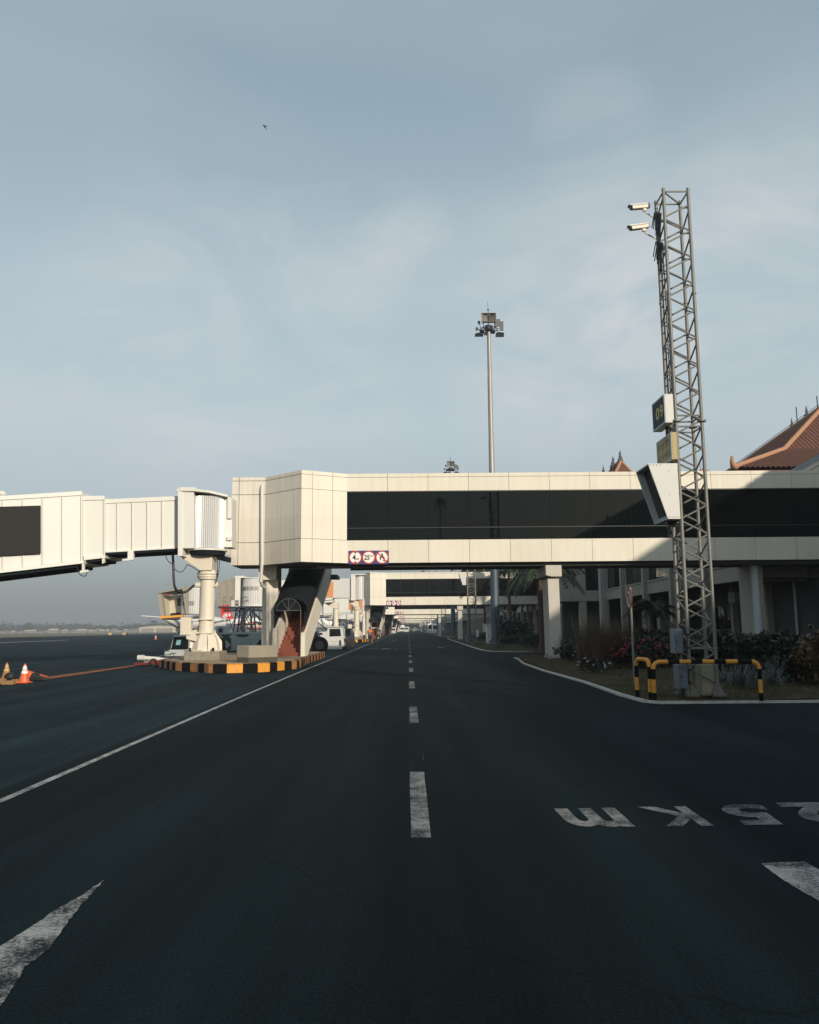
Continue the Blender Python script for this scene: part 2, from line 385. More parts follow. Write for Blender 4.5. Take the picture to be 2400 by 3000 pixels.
# pale veiled sky: the physical sky seen through a bright upper haze that thins overhead and turns murky at the horizon
vr = nt.nodes.new('ShaderNodeValToRGB'); e = vr.color_ramp.elements
for k, (p_, c_) in enumerate(((0, (1.62, 1.76, 1.86)), (.045, (2.0, 2.1, 2.17)), (.13, (2.95, 3.12, 3.27)), (.24, (3.5, 3.72, 3.9)), (.38, (3.02, 3.46, 3.74)), (.60, (1.95, 2.45, 2.82)), (.95, (1.35, 1.85, 2.3)))):
    el = e[k] if k < 2 else e.new(p_)
    el.position = p_; el.color = (c_[0]*.925/4, c_[1]/4, c_[2]*.995/4, 1)
nt.links.new(sep.outputs['Z'], vr.inputs[0])
sc4 = nt.nodes.new('ShaderNodeVectorMath'); sc4.operation = 'SCALE'; sc4.inputs['Scale'].default_value = 4.0; nt.links.new(vr.outputs[0], sc4.inputs[0])
tint = nt.nodes.new('ShaderNodeMixRGB'); tint.inputs['Fac'].default_value = .85
nt.links.new(sky.outputs[0], tint.inputs['Color1']); nt.links.new(sc4.outputs[0], tint.inputs['Color2'])
lowfade = nt.nodes.new('ShaderNodeMapRange'); lowfade.inputs['From Min'].default_value = .05; lowfade.inputs['From Max'].default_value = .25; lowfade.inputs['To Max'].default_value = .75; nt.links.new(sep.outputs['Z'], lowfade.inputs['Value'])
cf = nt.nodes.new('ShaderNodeMath'); cf.operation = 'MULTIPLY'; nt.links.new(rp.outputs[0], cf.inputs[0]); nt.links.new(lowfade.outputs[0], cf.inputs[1])
# a few wisps of cloud standing in particular parts of the sky
prev = cf.outputs[0]
wn = nt.nodes.new('ShaderNodeTexNoise'); wn.inputs['Scale'].default_value = 2.6; wn.inputs['Detail'].default_value = 8; wn.inputs['Roughness'].default_value = .6; wn.inputs['Distortion'].default_value = 1.2
wm = nt.nodes.new('ShaderNodeMapping'); wm.inputs['Scale'].default_value = (1.0, 1.0, 2.6); nt.links.new(tc.outputs['Generated'], wm.inputs[0]); nt.links.new(wm.outputs[0], wn.inputs['Vector'])
wr = nt.nodes.new('ShaderNodeMapRange'); wr.inputs['From Min'].default_value = .40; wr.inputs['From Max'].default_value = .68; nt.links.new(wn.outputs['Fac'], wr.inputs['Value'])
for u_, v_, rad, amt in ((1010, 680, 6.0, .42), (1190, 700, 4.0, .42), (1740, 420, 5.0, .30), (1660, 960, 11, .60), (2150, 850, 11, .50), (650, 1050, 16, .40)):
    dd = ray(u_, v_).normalized()
    vd = nt.nodes.new('ShaderNodeVectorMath'); vd.operation = 'DOT_PRODUCT'; vd.inputs[1].default_value = dd; nt.links.new(tc.outputs['Generated'], vd.inputs[0])
    mr = nt.nodes.new('ShaderNodeMapRange'); mr.interpolation_type = 'SMOOTHSTEP'; mr.inputs['From Min'].default_value = math.cos(R(rad)); mr.inputs['From Max'].default_value = math.cos(R(rad*.12)); mr.inputs['To Max'].default_value = amt; nt.links.new(vd.outputs['Value'], mr.inputs['Value'])
    mm = nt.nodes.new('ShaderNodeMath'); mm.operation = 'MULTIPLY'; nt.links.new(mr.outputs[0], mm.inputs[0]); nt.links.new(wr.outputs[0], mm.inputs[1])
    mx = nt.nodes.new('ShaderNodeMath'); mx.operation = 'ADD'; mx.use_clamp = True; nt.links.new(prev, mx.inputs[0]); nt.links.new(mm.outputs[0], mx.inputs[1]); prev = mx.outputs[0]
nt.links.new(prev, cl.inputs['Fac']); nt.links.new(tint.outputs[0], cl.inputs['Color1']); nt.links.new(cl.outputs[0], bg.inputs['Color'])

sd = bpy.data.lights.new('sun', 'SUN'); sd.energy = SUN_E; sd.angle = R(.8); sd.color = (1.0, .885, .715)
so = bpy.data.objects.new('sun', sd); COL.objects.link(so)
h = math.hypot(SX, SY); sv = Vector((SX/h*math.cos(SUN_EL), SY/h*math.cos(SUN_EL), math.sin(SUN_EL)))
so.rotation_euler = sv.to_track_quat('Z', 'Y').to_euler(); so.location = (30, -30, 40)
vs_ = sc.view_settings; vs_.view_transform = 'Standard'; vs_.look = 'None'; vs_.gamma = 1; vs_.exposure = EXPOSURE
sc.render.film_transparent = False

if HAZE > 0:
    hb = MB().box((-1500, -160, -1.2), (900, 1750, 34))
    m = bpy.data.materials.new('pale_haze'); m.use_nodes = True; t = m.node_tree; t.nodes.remove(t.nodes['Principled BSDF'])
    pv = t.nodes.new('ShaderNodeVolumePrincipled'); pv.inputs['Color'].default_value = HAZEC; pv.inputs['Density'].default_value = HAZE; pv.inputs['Anisotropy'].default_value = .2
    t.links.new(pv.outputs[0], t.nodes['Material Output'].inputs['Volume']); M['haze'] = m
    o = hb.build('haze', 'haze'); o['kind'] = 'stuff'; o['label'] = 'pale morning haze lying over the whole airport'; o['category'] = 'haze'
    o.display_type = 'BOUNDS'

# ------------------------------------------------------------------ ground, road, markings
def sheet(name, pts, z, m):
    return MB().add([(p[0], p[1], z) for p in pts], [tuple(range(len(pts)))]).build(name, m)
struct(sheet('ground', [(-1490, -150), (890, -150), (890, 1740), (-1490, 1740)], -.012, 'field'))
struct(sheet('apron', [(-98, -140), (260, -140), (260, 900), (-178, 900), (-114, 232)], -.006, 'apron'))
struct(sheet('road', [(-3.98, -60), (32, -60), (32, 560), (-4.2, 560), (-4.02, 95), (-3.94, 24)], 0, 'asphalt'))
ZP = .004
mk = MB()
def rough_edge(px, n=26, j=.005):
    pts = [G(u, v, ZP) for u, v in px]; out = []
    for a, b in zip(pts, pts[1:] + pts[:1]):
        d = b - a; nn = Vector((-d.y, d.x, 0)).normalized(); k = max(1, int(d.length/.03))
        for i in range(k): out.append(a + d*(i/k) + nn*rnd.gauss(0, j*.6))
    return out
def gq(mb, px, z=ZP, m=0):
    mb.add([(*(G(u, v, z).xy), z) for u, v in px], [tuple(range(len(px)))], m)
# centre dashes
d = MB()
for k in range(46):
    y = (6.2, 13.48, 21.17, 29.2, 36.9)[k] if k < 5 else 36.9 + 7.8*(k-4)
    o = .006 + .0009*min(y, 70); x0, x1 = o, o + .148
    n = 6
    vs = [];
    for i in range(n + 1):
        yy = y + 2.75*i/n; vs += [(x0 + rnd.uniform(-.004, .004), yy, ZP), (x1 + rnd.uniform(-.004, .004), yy, ZP)]
    d.add(vs, [(2*i, 2*i+1, 2*i+3, 2*i+2) for i in range(n)])
struct(d.build('centre_line', 'white_paint', clean=False))
d = MB()
ex = [(-3.52, -2), (-3.66, 7.7), (-3.80, 20), (-3.86, 30), (-3.90, 60), (-3.95, 95), (-4.05, 300), (-4.1, 540)]
vs = []
for x, y in ex: vs += [(x - .045, y, ZP), (x + .04, y, ZP)]
d.add(vs, [(2*i, 2*i+1, 2*i+3, 2*i+2) for i in range(len(ex)-1)])
struct(d.build('edge_line', 'line_paint', clean=False))
# direction arrows cut by the frame
d = MB()
def rq(mb, px):
    o = rough_edge(px); mb.add([(p.x, p.y, ZP) for p in o], [tuple(range(len(o)))])
rq(d, [(306, 2577), (213, 2680), (178, 2732), (145, 2778), (72, 2833), (40, 2890), (0, 2952), (-330, 3150), (-520, 3010), (-300, 2900), (0, 2772), (90, 2716), (159, 2668), (232, 2628)])
rq(d, [(2230, 2530), (2280, 2526), (2358, 2524), (2400, 2548), (2620, 2680), (2640, 2760), (2500, 2690), (2400, 2640), (2289, 2574)])
struct(d.build('road_arrow', 'arrow_paint', clean=False))
# 25Km painted upside down for oncoming drivers
d = MB()
def road_glyph(ch, tl, tr, br, bl, bold):
    vs, fs = glyphs(ch, bold); tl, tr, br, bl = [G(*q, ZP) for q in (tl, tr, br, bl)]
    out = []
    for a, b in vs:                  # rotated by 180 degrees on the ground
        a = 1 - a; b = 1 - b
        p = bl*((1-a)*(1-b)) + br*(a*(1-b)) + tl*((1-a)*b) + tr*(a*b); out.append((p.x, p.y, ZP))
    d.add(out, fs)
road_glyph('m', (1623, 2369), (1800, 2366), (1864, 2423), (1672, 2421), .035)
road_glyph('K', (1868, 2364), (2008, 2362), (2092, 2419), (1936, 2420), .035)
road_glyph('5', (2094, 2357), (2226, 2355), (2310, 2415), (2172, 2417), .035)
road_glyph('2', (2272, 2352), (2420, 2350), (2540, 2411), (2360, 2413), .035)
struct(d.build('road_lettering', 'white_paint', clean=False))
# faint transverse give-way dashes and thin leftovers
d = MB()
for y, xa, xb in ((63.5, -3.1, -.3), (69, .7, 4.3)):
    x = xa
    while x < xb:
        l = rnd.uniform(.2, .5); d.add([(x, y, ZP), (x+l, y, ZP), (x+l, y+.45, ZP), (x, y+.45, ZP)], [(0, 1, 2, 3)]); x += l + rnd.uniform(.1, .3)
for x, y in ((-1.7, 63.3), (2.6, 66.2)): d.add([(x-.35, y-1.4, ZP), (x+.35, y-1.4, ZP), (x+.1, y+.8, ZP), (x-.15, y+.6, ZP)], [(0, 1, 2, 3)])
gq(d, [(1146, 1880), (1149, 1880), (1165, 1873.6), (1162, 1873.6)])
gq(d, [(1240.2, 2226), (1241, 2226), (1239, 2208), (1238.4, 2208)]); gq(d, [(1204.4, 2262), (1205, 2262), (1204.9, 2240), (1204.5, 2240)])
struct(d.build('worn_dashes', 'white_paint', clean=False))
# apron: orange boundary band and faded hatching
d = MB()
gq(d, [(118, 1985.5), (240, 1969), (330, 1957), (408, 1946.5), (410, 1949.5), (330, 1961.5), (240, 1975.5), (124, 1992)], ZP)
struct(d.build('orange_boundary_line', 'orange_paint', clean=False))
d = MB()
for k in range(9):
    v = 1960 + k*4.6; u1 = 330 - k*30
    gq(d, [(-60, v+1.0), (u1, v-1.4), (u1, v-.1), (-60, v+2.6)], .002)
for k in range(0):                                    # broad faded red hatching in front of the island
    v = 1986 + k*15; ua = 40 + k*70 + rnd.uniform(-60, 60); ub = 840 - k*48
    gq(d, [(ua, v-7), (ub, v), (ub-12, v+7.5), (ua, v+1.5)], .002)
struct(d.build('faded_hatching', 'red_paint', clean=False))
d = MB()
for k in range(7):
    y = 95 + k*9.; d.add([(-34 - k*6.5, y, .002), (-34-k*6.5 + 4.5, y-1.2, .002), (-34-k*6.5+4.5, y-.9, .002), (-34-k*6.5, y+.3, .002)], [(0, 1, 2, 3)])
gq(d, [(-80, 1886), (200, 1874.5), (200, 1875.3), (-80, 1887.2)], .002)
struct(d.build('taxi_guide_line', 'line_paint', clean=False))

# ---- grass verges
def interp(tab, y):
    if y <= tab[0][0]: return tab[0][1]
    for (a, xa), (b, xb) in zip(tab, tab[1:]):
        if a <= y <= b: return xa + (xb-xa)*(y-a)/(b-a)
    return tab[-1][1]
def verge(name, tab, zf, xr=16.2, front=None):
    ys = sorted(set([t[0] for t in tab] + [tab[0][0] + i*(tab[-1][0]-tab[0][0])/40 for i in range(41)]))
    nx = 26; mb = MB(); vs = []
    for y in ys:
        xl = interp(tab, y) + .06
        for i in range(nx + 1):
            f = (i/nx)**1.5; x = xl + (xr - xl)*f
            z = zf(y) * min(1, .40 + 3*f) + (.02*math.sin(x*3.1+y*1.7) + .015*math.sin(x*7+y*5)) * min(1, 8*f)
            vs.append((x, y, z))
    W = nx + 1
    mb.add(vs, [(j*W+i, j*W+i+1, (j+1)*W+i+1, (j+1)*W+i) for j in range(len(ys)-1) for i in range(nx)])
    o = struct(mb.build(name, 'grass_base', smooth=60))
    kb = MB(); pts = [(x, y) for y, x in tab]
    pts = ([(front, tab[0][0] - .05)] if front else []) + pts + [(xr, tab[-1][0] + .02)]
    w_ = .05
    for (xa, ya), (xb, yb) in zip(pts, pts[1:]):
        dx, dy = xb-xa, yb-ya; L = math.hypot(dx, dy); nx_, ny_ = -dy/L*w_, dx/L*w_; e = .02
        xa2, ya2, xb2, yb2 = xa - dx/L*e, ya - dy/L*e, xb + dx/L*e, yb + dy/L*e
        kb.hexa([(xa2-nx_, ya2-ny_, -.01), (xb2-nx_, yb2-ny_, -.01), (xb2+nx_, yb2+ny_, -.01), (xa2+nx_, ya2+ny_, -.01),
                 (xa2-nx_, ya2-ny_, .05), (xb2-nx_, yb2-ny_, .05), (xb2+nx_, yb2+ny_, .05), (xa2+nx_, ya2+ny_, .05)])
    k = kb.build('verge_kerb', 'kerb_white'); struct(k)
    return o
M['kerb_white'] = paint('whitewashed_kerb', (.62, .60, .55), (.16, .15, .13), .33, 16)
T1 = []
for u, v in [(1938, 2056), (1889, 2052), (1818, 2033), (1750, 2009), (1713, 1996.5), (1595, 1963.5), (1536, 1943), (1520, 1931), (1508, 1926)]:
    p = G(u, v, .04); T1.append((p.y, p.x))
T1 = sorted(T1)
z1 = lambda y: .10 + .0085*max(0, min(22, y - 16.6))
verge('grass_verge', T1, z1, 30, front=30)
T2 = []
for u, v in [(1500, 1909), (1440, 1908), (1412, 1904), (1372, 1892), (1338, 1880), (1316, 1873), (1311, 1870)]:
    p = G(u, v, .03); T2.append((p.y, p.x))
T2 = sorted(T2)
z2 = lambda y: .10 + .003*max(0, min(30, y-54))
verge('grass_verge', T2, z2, 16.2, front=16.2)
verge('grass_verge', [(136, 9), (140, 7), (160, 6.2), (420, 6.0), (440, 9)], lambda y: .12, 16.2, front=16.2)

# grass blades on the near verges
g = MB()
def blades(n, y0, y1, x1, tab, zf, hmin, hmax, wd):
    for _ in range(n):
        y = y0 + (y1-y0)*rnd.random()**1.3; xl = interp(tab, y) + .12; x = xl + (x1-xl)*rnd.random()
        if rnd.random() < .45 * (1 + math.sin(x*2.1+y*.9) * math.sin(y*1.3 - x)): continue
        z = zf(y) * min(1, .55+.6*(x-xl)) - .02
        hh = rnd.uniform(hmin, hmax); a = rnd.uniform(0, 6.28); lx, ly = rnd.gauss(0, .5)*hh, rnd.gauss(0, .5)*hh
        cx, cy = math.cos(a)*wd, math.sin(a)*wd
        g.add([(x-cx, y-cy, z), (x+cx, y+cy, z), (x+lx, y+ly, z+hh)], [(0, 1, 2)])
blades(26000, 16.7, 43, 14, T1, z1, .04, .15, .007)
blades(9000, 54, 120, 13, T2, z2, .05, .16, .018)
o = g.build('grass', 'blade', clean=False); o['kind'] = 'stuff'; o['label'] = 'short dry grass growing on the roadside verges'; o['category'] = 'grass'
# ------------------------------------------------------------------ fixed walkway bridges over the road
PITCH = 66.0
ORD = ['nearest', 'second', 'third', 'fourth', 'fifth', 'sixth', 'farthest']
ZS = [4.41, 5.43, 7.64, 8.28, 8.45]
def wall_run(mb, p0, p1, fr, zs, skip=(), th=.10, g=.008, mj=1):
    """cladding panels between p0 and p1 (left to right seen from outside), joints at fractions fr; panels are 20 mm plates on a dark backing"""
    p0 = Vector((*p0, 0)); p1 = Vector((*p1, 0)); d = p1 - p0; L = d.length; d.normalize(); n = Vector((d.y, -d.x, 0))
    fr = [0] + list(fr) + [1]
    for j in range(len(zs) - 1):
        if j in skip: continue
        a, b = p0 - n*.022, p1 - n*.022
        mb.hexa([(*(a).xy, zs[j]+.004), (*(b).xy, zs[j]+.004), (*(b - n*th).xy, zs[j]+.004), (*(a - n*th).xy, zs[j]+.004),
                 (*(a).xy, zs[j+1]-.004), (*(b).xy, zs[j+1]-.004), (*(b - n*th).xy, zs[j+1]-.004), (*(a - n*th).xy, zs[j+1]-.004)], mj)
        for i in range(len(fr) - 1):
            a = p0 + d*(L*fr[i] + (g if i else 0)); b = p0 + d*(L*fr[i+1] - (g if i < len(fr)-2 else 0)); a2, b2 = a - n*.02, b - n*.02
            za, zb = zs[j] + (g if j else 0), zs[j+1] - (g if j < len(zs)-2 else 0)
            mb.hexa([(*a.xy, za), (*b.xy, za), (*b2.xy, za), (*a2.xy, za), (*a.xy, zb), (*b.xy, zb), (*b2.xy, zb), (*a2.xy, zb)])
def walkway(label, Y0, left, xr, near):
    D = Y0 - 36.4
    root = thing('skybridge', label, 'footbridge', (0, Y0 + 1.5, 0), 'covered walkway bridges across the road')
    f = MB(); bw = 1.826; x0 = -2.69; n = int((xr - x0) / bw)
    fr = [bw*(i+1)/(xr-x0) for i in range(n)]
    wall_run(f, (x0, Y0), (xr, Y0), fr, ZS, skip=(1,))
    cx = -4.61; cy = Y0 - 1.0
    wall_run(f, (cx, cy), (x0, Y0), (.24, .68), ZS)
    f.build('front_wall', ['clad', 'joint'], root)
    e = MB()
    if near:
        wall_run(e, (-6.48, Y0+.66), (cx, cy), (.34, .79), ZS, g=.013)
        wall_run(e, (-8.0, Y0+.66), (-6.48, Y0+.66), (.21,), ZS, g=.013)
        outl = [(-8.0, Y0+.72), (-6.48, Y0+.72), (cx, cy+.03), (x0, Y0+.03), (xr, Y0+.03), (xr, Y0+2.95), (-8.0, Y0+2.95)]
        bx = -8.0
    else:
        wall_run(e, (-5.35, Y0+.2), (cx, cy), (.5,), ZS, g=.013)
        outl = [(-5.35, Y0+.22), (cx, cy+.03), (x0, Y0+.03), (xr, Y0+.03), (xr, Y0+2.95), (-5.35, Y0+2.95)]
        bx = -5.35
    e.build('end_wall', ['clad_dirty', 'joint'], root)
    b = MB(); wall_run(b, (xr, Y0+3.0), (bx, Y0+3.0), [i/12 for i in range(1, 12)], ZS)
    wall_run(b, (bx, Y0+3.0), (bx, Y0+.95 if near else Y0+.3), (), [ZS[0], 5.0]); wall_run(b, (bx, Y0+3.0), (bx, Y0+.95 if near else Y0+.3), (), [7.4, ZS[-1]])
    b.build('back_wall', ['clad', 'joint'], root)
    gl = MB(); gi = MB()
    for i in range(n + 1):
        xa = x0 + bw*i + .006; xb = min(xr, x0 + bw*(i+1)) - .006
        gl.box((xa, Y0+.06, 5.44), (xb, Y0+.09, 7.63))
    gl.build('window', 'glass', root)
    gi.box((x0, Y0+.10, 5.42), (xr, Y0+.14, 7.65)); gi.build('window_backing', 'joint', root)
    rl = MB(); rl.box((x0+.02, Y0+.035, 5.965), (xr, Y0+.058, 5.995)); rl.box((x0, Y0+.005, 7.60), (xr, Y0+.05, 7.64)); rl.build('window_rail', 'frame_dark', root)
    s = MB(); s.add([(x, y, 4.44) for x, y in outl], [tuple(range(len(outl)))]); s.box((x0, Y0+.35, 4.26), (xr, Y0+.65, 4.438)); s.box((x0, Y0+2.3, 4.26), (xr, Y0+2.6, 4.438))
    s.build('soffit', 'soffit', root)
    for yy, rr_ in ((1.0, .05), (1.25, .035), (1.85, .06)): s = MB(); s.cyl((x0-1.5, Y0+yy, 4.36), (xr, Y0+yy, 4.36), rr_, n=8); s.build('conduit', 'galv', root)
    s = MB(); s.add([(x, y, 8.40) for x, y in outl], [tuple(range(len(outl)))]); s.build('roof', 'grey_concrete', root)
    # right-hand column with cross-head
    c = MB(); zb = .2 if near else .1
    c.hexa([(6.29, Y0+.22, zb), (6.80, Y0+.22, zb), (6.80, Y0+1.7, zb), (6.29, Y0+1.7, zb), (6.26, Y0+.25, 3.66), (6.77, Y0+.25, 3.66), (6.77, Y0+1.7, 3.66), (6.26, Y0+1.7, 3.66)])
    c.box((6.24, Y0+.18, zb-.1), (6.85, Y0+1.74, zb + .07))
    c = c.build('column', 'concrete', root, bevel=.025)
    k = MB(); k.prism([(6.16, Y0+.08, 3.80), (6.42, Y0+.08, 3.74), (6.88, Y0+.08, 3.74), (6.88, Y0+.08, 4.255), (6.16, Y0+.08, 4.255)], (0, 2.8, 0)); k.build('column_head', 'concrete', c, bevel=.03)
    # left-hand pillar
    c = MB()
    pl = [(-6.74, Y0+1.75), (-6.50, Y0+1.5), (-6.0, Y0+1.68), (-6.0, Y0+2.7), (-6.74, Y0+2.7)] if near else [(-5.35, Y0+1.3), (-5.15, Y0+1.1), (-4.75, Y0+1.25), (-4.75, Y0+2.4), (-5.35, Y0+2.4)]
    c.prism([(x, y, .3) for x, y in pl], (0, 0, 3.6)); c = c.build('column', 'clad_dirty', root)
    k = MB(); xk = pl[0][0]; k.box((xk-.10, pl[1][1]-.22, 3.78), (xk+.72, Y0+2.8, 4.43)); k.build('column_head', 'clad', c)
    if near:
        p = [P(769, 1421, Y0+.60), P(768, 1432, Y0+.52), P(768, 1640, Y0+.52), P(764.5, 1703, Y0+.52), P(768, 1716, Y0+.7), P(776, 1721, Y0+1.3), P(781.5, 1724, Y0+1.4), P(783, 1734, Y0+1.4), P(784, 1893, Y0+1.4)]
        d = MB(); d.tube(p, .075, 10)
        for q in (3, 5): d.cyl(Vector(p[q]) - Vector((0, 0, .05)), Vector(p[q]) + Vector((0, 0, .05)), .095, n=10)
        d.build('drainpipe', 'bare_white', root, smooth=40)
    return root
bridge1 = walkway('nearest cream walkway bridge, with the white drainpipe down its left end', 36.4, True, 19.2, True)
bridge2 = walkway('second cream walkway bridge across the road, framed beneath the nearest one', 36.4 + PITCH, True, 16.4, False)
for k in range(2, 7):
    dup(bridge2, (0, PITCH*(k-1), 0), '%s cream walkway bridge across the road counted from the front' % ORD[k] if k < 6 else 'farthest cream walkway bridge at the very end of the road')

# ------------------------------------------------------------------ the round traffic signs on each bridge
def sign_board(label, Y0):
    a = P(1022, 1613.6, 36.37); b = P(1139.5, 1652.5, 36.37); ox = a.x; oz = b.z; W = b.x - a.x; H = a.z - b.z; y = Y0 - .045
    root = thing('sign_board', label, 'traffic sign', (ox + W/2, y, oz), 'rows of three round traffic signs on the bridges')
    m = MB(); m.box((ox, y, oz), (ox+W, y+.04, oz+H)); m.build('board', 'sign_blue', root)
    ex, ey = (1, 0, 0), (0, 0, 1)
    r = H*.49
    def cx(i): return Vector((ox + W*(.165 + .333*i), y - .006, oz + H*.5))
    d = Vector((0, -.004, 0))
    for i in range(3):
        m = MB(); disc(m, cx(i), ex, ey, 0, r, 0); disc(m, cx(i) + d, ex, ey, 0, r*.82, 1); c = cx(i) + d*2
        if i == 0:
            text(m, '4', c + Vector((-r*.46, 0, -r*.40)), (r*.56, 0, 0), (0, 0, r*.82), 2, .03)
            text(m, 'm', c + Vector((r*.16, 0, -r*.40)), (r*.36, 0, 0), (0, 0, r*.30), 2, .02)
            for s in (1, -1): m.add([c + Vector((-r*.24, 0, s*r*.80)), c + Vector((r*.24, 0, s*r*.80)), c + Vector((0, 0, s*r*.56))], [(0, 1, 2)], 2)
            nm = 'height_limit_disc'
        elif i == 1:
            text(m, '25', c + Vector((-r*.66, 0, -r*.38)), (r*.80, 0, 0), (0, 0, r*.76), 2, .03)
            text(m, 'km', c + Vector((r*.20, 0, r*.10)), (r*.46, 0, 0), (0, 0, r*.28), 2, .02)
            nm = 'speed_limit_disc'
        else:
            arrow = lambda x, z0, z1, w_: m.add([c + Vector((x-w_, 0, z0)), c + Vector((x+w_, 0, z0)), c + Vector((x+w_, 0, z1)), c + Vector((x+2*w_, 0, z1)), c + Vector((x, 0, z1+r*.22)), c + Vector((x-2*w_, 0, z1)), c + Vector((x-w_, 0, z1))], [(0, 1, 2, 3, 4, 5, 6)], 2)
            arrow(-r*.24, -r*.45, -r*.06, r*.085)
            pts = [(r*.28, -r*.62), (r*.34, -r*.3), (r*.24, 0), (r*.02, r*.16), (0, r*.34)]
            for (xa, za), (xb, zb) in zip(pts, pts[1:]):
                dx, dz = xb-xa, zb-za; L = math.hypot(dx, dz); nx, nz = -dz/L*r*.11, dx/L*r*.11
                m.add([c + Vector((xa-nx, 0, za-nz)), c + Vector((xb-nx, 0, zb-nz)), c + Vector((xb+nx, 0, zb+nz)), c + Vector((xa+nx, 0, za+nz))], [(0, 1, 2, 3)], 2)
            m.add([c + Vector((-r*.2, 0, r*.34)), c + Vector((r*.2, 0, r*.34)), c + Vector((0, 0, r*.64))], [(0, 1, 2)], 2)
            c2 = c + d; q = r*.84*.707; t = r*.055
            m.add([c2 + Vector((-q-t, 0, q-t)), c2 + Vector((-q+t, 0, q+t)), c2 + Vector((q+t, 0, -q+t)), c2 + Vector((q-t, 0, -q-t))], [(0, 1, 2, 3)], 0)
            nm = 'no_overtaking_disc'
        m.build(nm, ['sign_red', 'sign_white', 'sign_black'], root, clean=False)
    return root
sb = sign_board('blue board with 4 m, 25 km and no overtaking discs on the nearest bridge', 36.4)
for k in range(1, 7):
    dup(sb, (0, PITCH*k, 0), 'small board of three round traffic signs on the %s walkway bridge' % ORD[k])

# ------------------------------------------------------------------ traffic islands with striped kerbs
ZI = .32
def island(label, Y0, first):
    D = Y0 - 36.4
    pts = []
    if first:
        for u, v in [(515, 1965.4), (574.6, 1968.5), (610.8, 1971.8), (654, 1972.4), (743, 1970.5), (789, 1968), (840, 1962.6), (867, 1960), (887.6, 1954), (906, 1942), (943, 1930.6)]:
            p = G(u, v, 0); pts.append((p.x, p.y))
    else:
        pts = [(-9.2, Y0-4.5), (-8.2, Y0-6.2), (-6.4, Y0-6.9), (-5.3, Y0-6.5), (-4.7, Y0-4), (-4.5, Y0+4)]
    pts = [(pts[0][0] - 1.6, pts[0][1] + 3.5)] + pts + [(pts[-1][0] - .05, Y0 + 8.5), (-11.2, Y0 + 8.5)]
    if first: pts[0] = (-10.35, 34.6)
    # resample the outline in equal kerb blocks
    o = struct(MB().add([(x*.997 - .02, y*.999 + .03, ZI - .015) for x, y in pts], [tuple(range(len(pts)))]).build('traffic_island', 'pave'))
    k = MB(); n = len(pts); acc = 0.0; step = .56; idx = 0
    for i in range(n):
        a = Vector((*pts[i], 0)); b = Vector((*pts[(i+1) % n], 0)); L = (b-a).length; d = (b-a)/L; s = 0
        nn = Vector((d.y, -d.x, 0))
        while s < L - 1e-4:
            t = min(L, s + step - acc)
            p, q = a + d*(s+.004), a + d*(t-.004)
            c = (idx % 2 == 0)
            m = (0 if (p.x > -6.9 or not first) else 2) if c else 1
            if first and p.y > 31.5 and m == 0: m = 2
            ri = .16
            k.prism([(*p.xy, 0), (*(p + nn*.0).xy, ZI-.04), (*(p - nn*.04).xy, ZI), (*(p - nn*ri).xy, ZI), (*(p - nn*ri).xy, 0)], q - p, m)
            acc += t - s
            if acc >= step - 1e-4: acc = 0; idx += 1
            s = t
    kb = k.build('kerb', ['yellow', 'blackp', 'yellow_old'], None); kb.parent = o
    return o
isl1 = island('', 36.4, True)
isl2 = island('', 36.4 + PITCH, False)
for k in range(2, 6): struct(dup(isl2, (0, PITCH*(k-1), 0)))

# eight-sided concrete block at the front of the island
c = G(743, 1940, ZI) + Vector((0, .74, 0))
root = thing('concrete_block', 'squat eight-sided concrete block at the front of the striped island', 'concrete block', (c.x, c.y, ZI - .02))
rr = .82
pr = [(rr*math.cos(math.pi/8 + i*math.pi/4 + .17), rr*math.sin(math.pi/8 + i*math.pi/4 + .17)) for i in range(8)]
MB().prism([(c.x + x, c.y + y, ZI+.16) for x, y in pr], (0, 0, .44)).build('block', 'grey_concrete', root, bevel=.02)
MB().prism([(c.x + x*.992, c.y + y*.992, ZI-.02) for x, y in pr], (0, 0, .178)).build('base_course', 'dark_course', root)  # lower band of the block in a darker tone

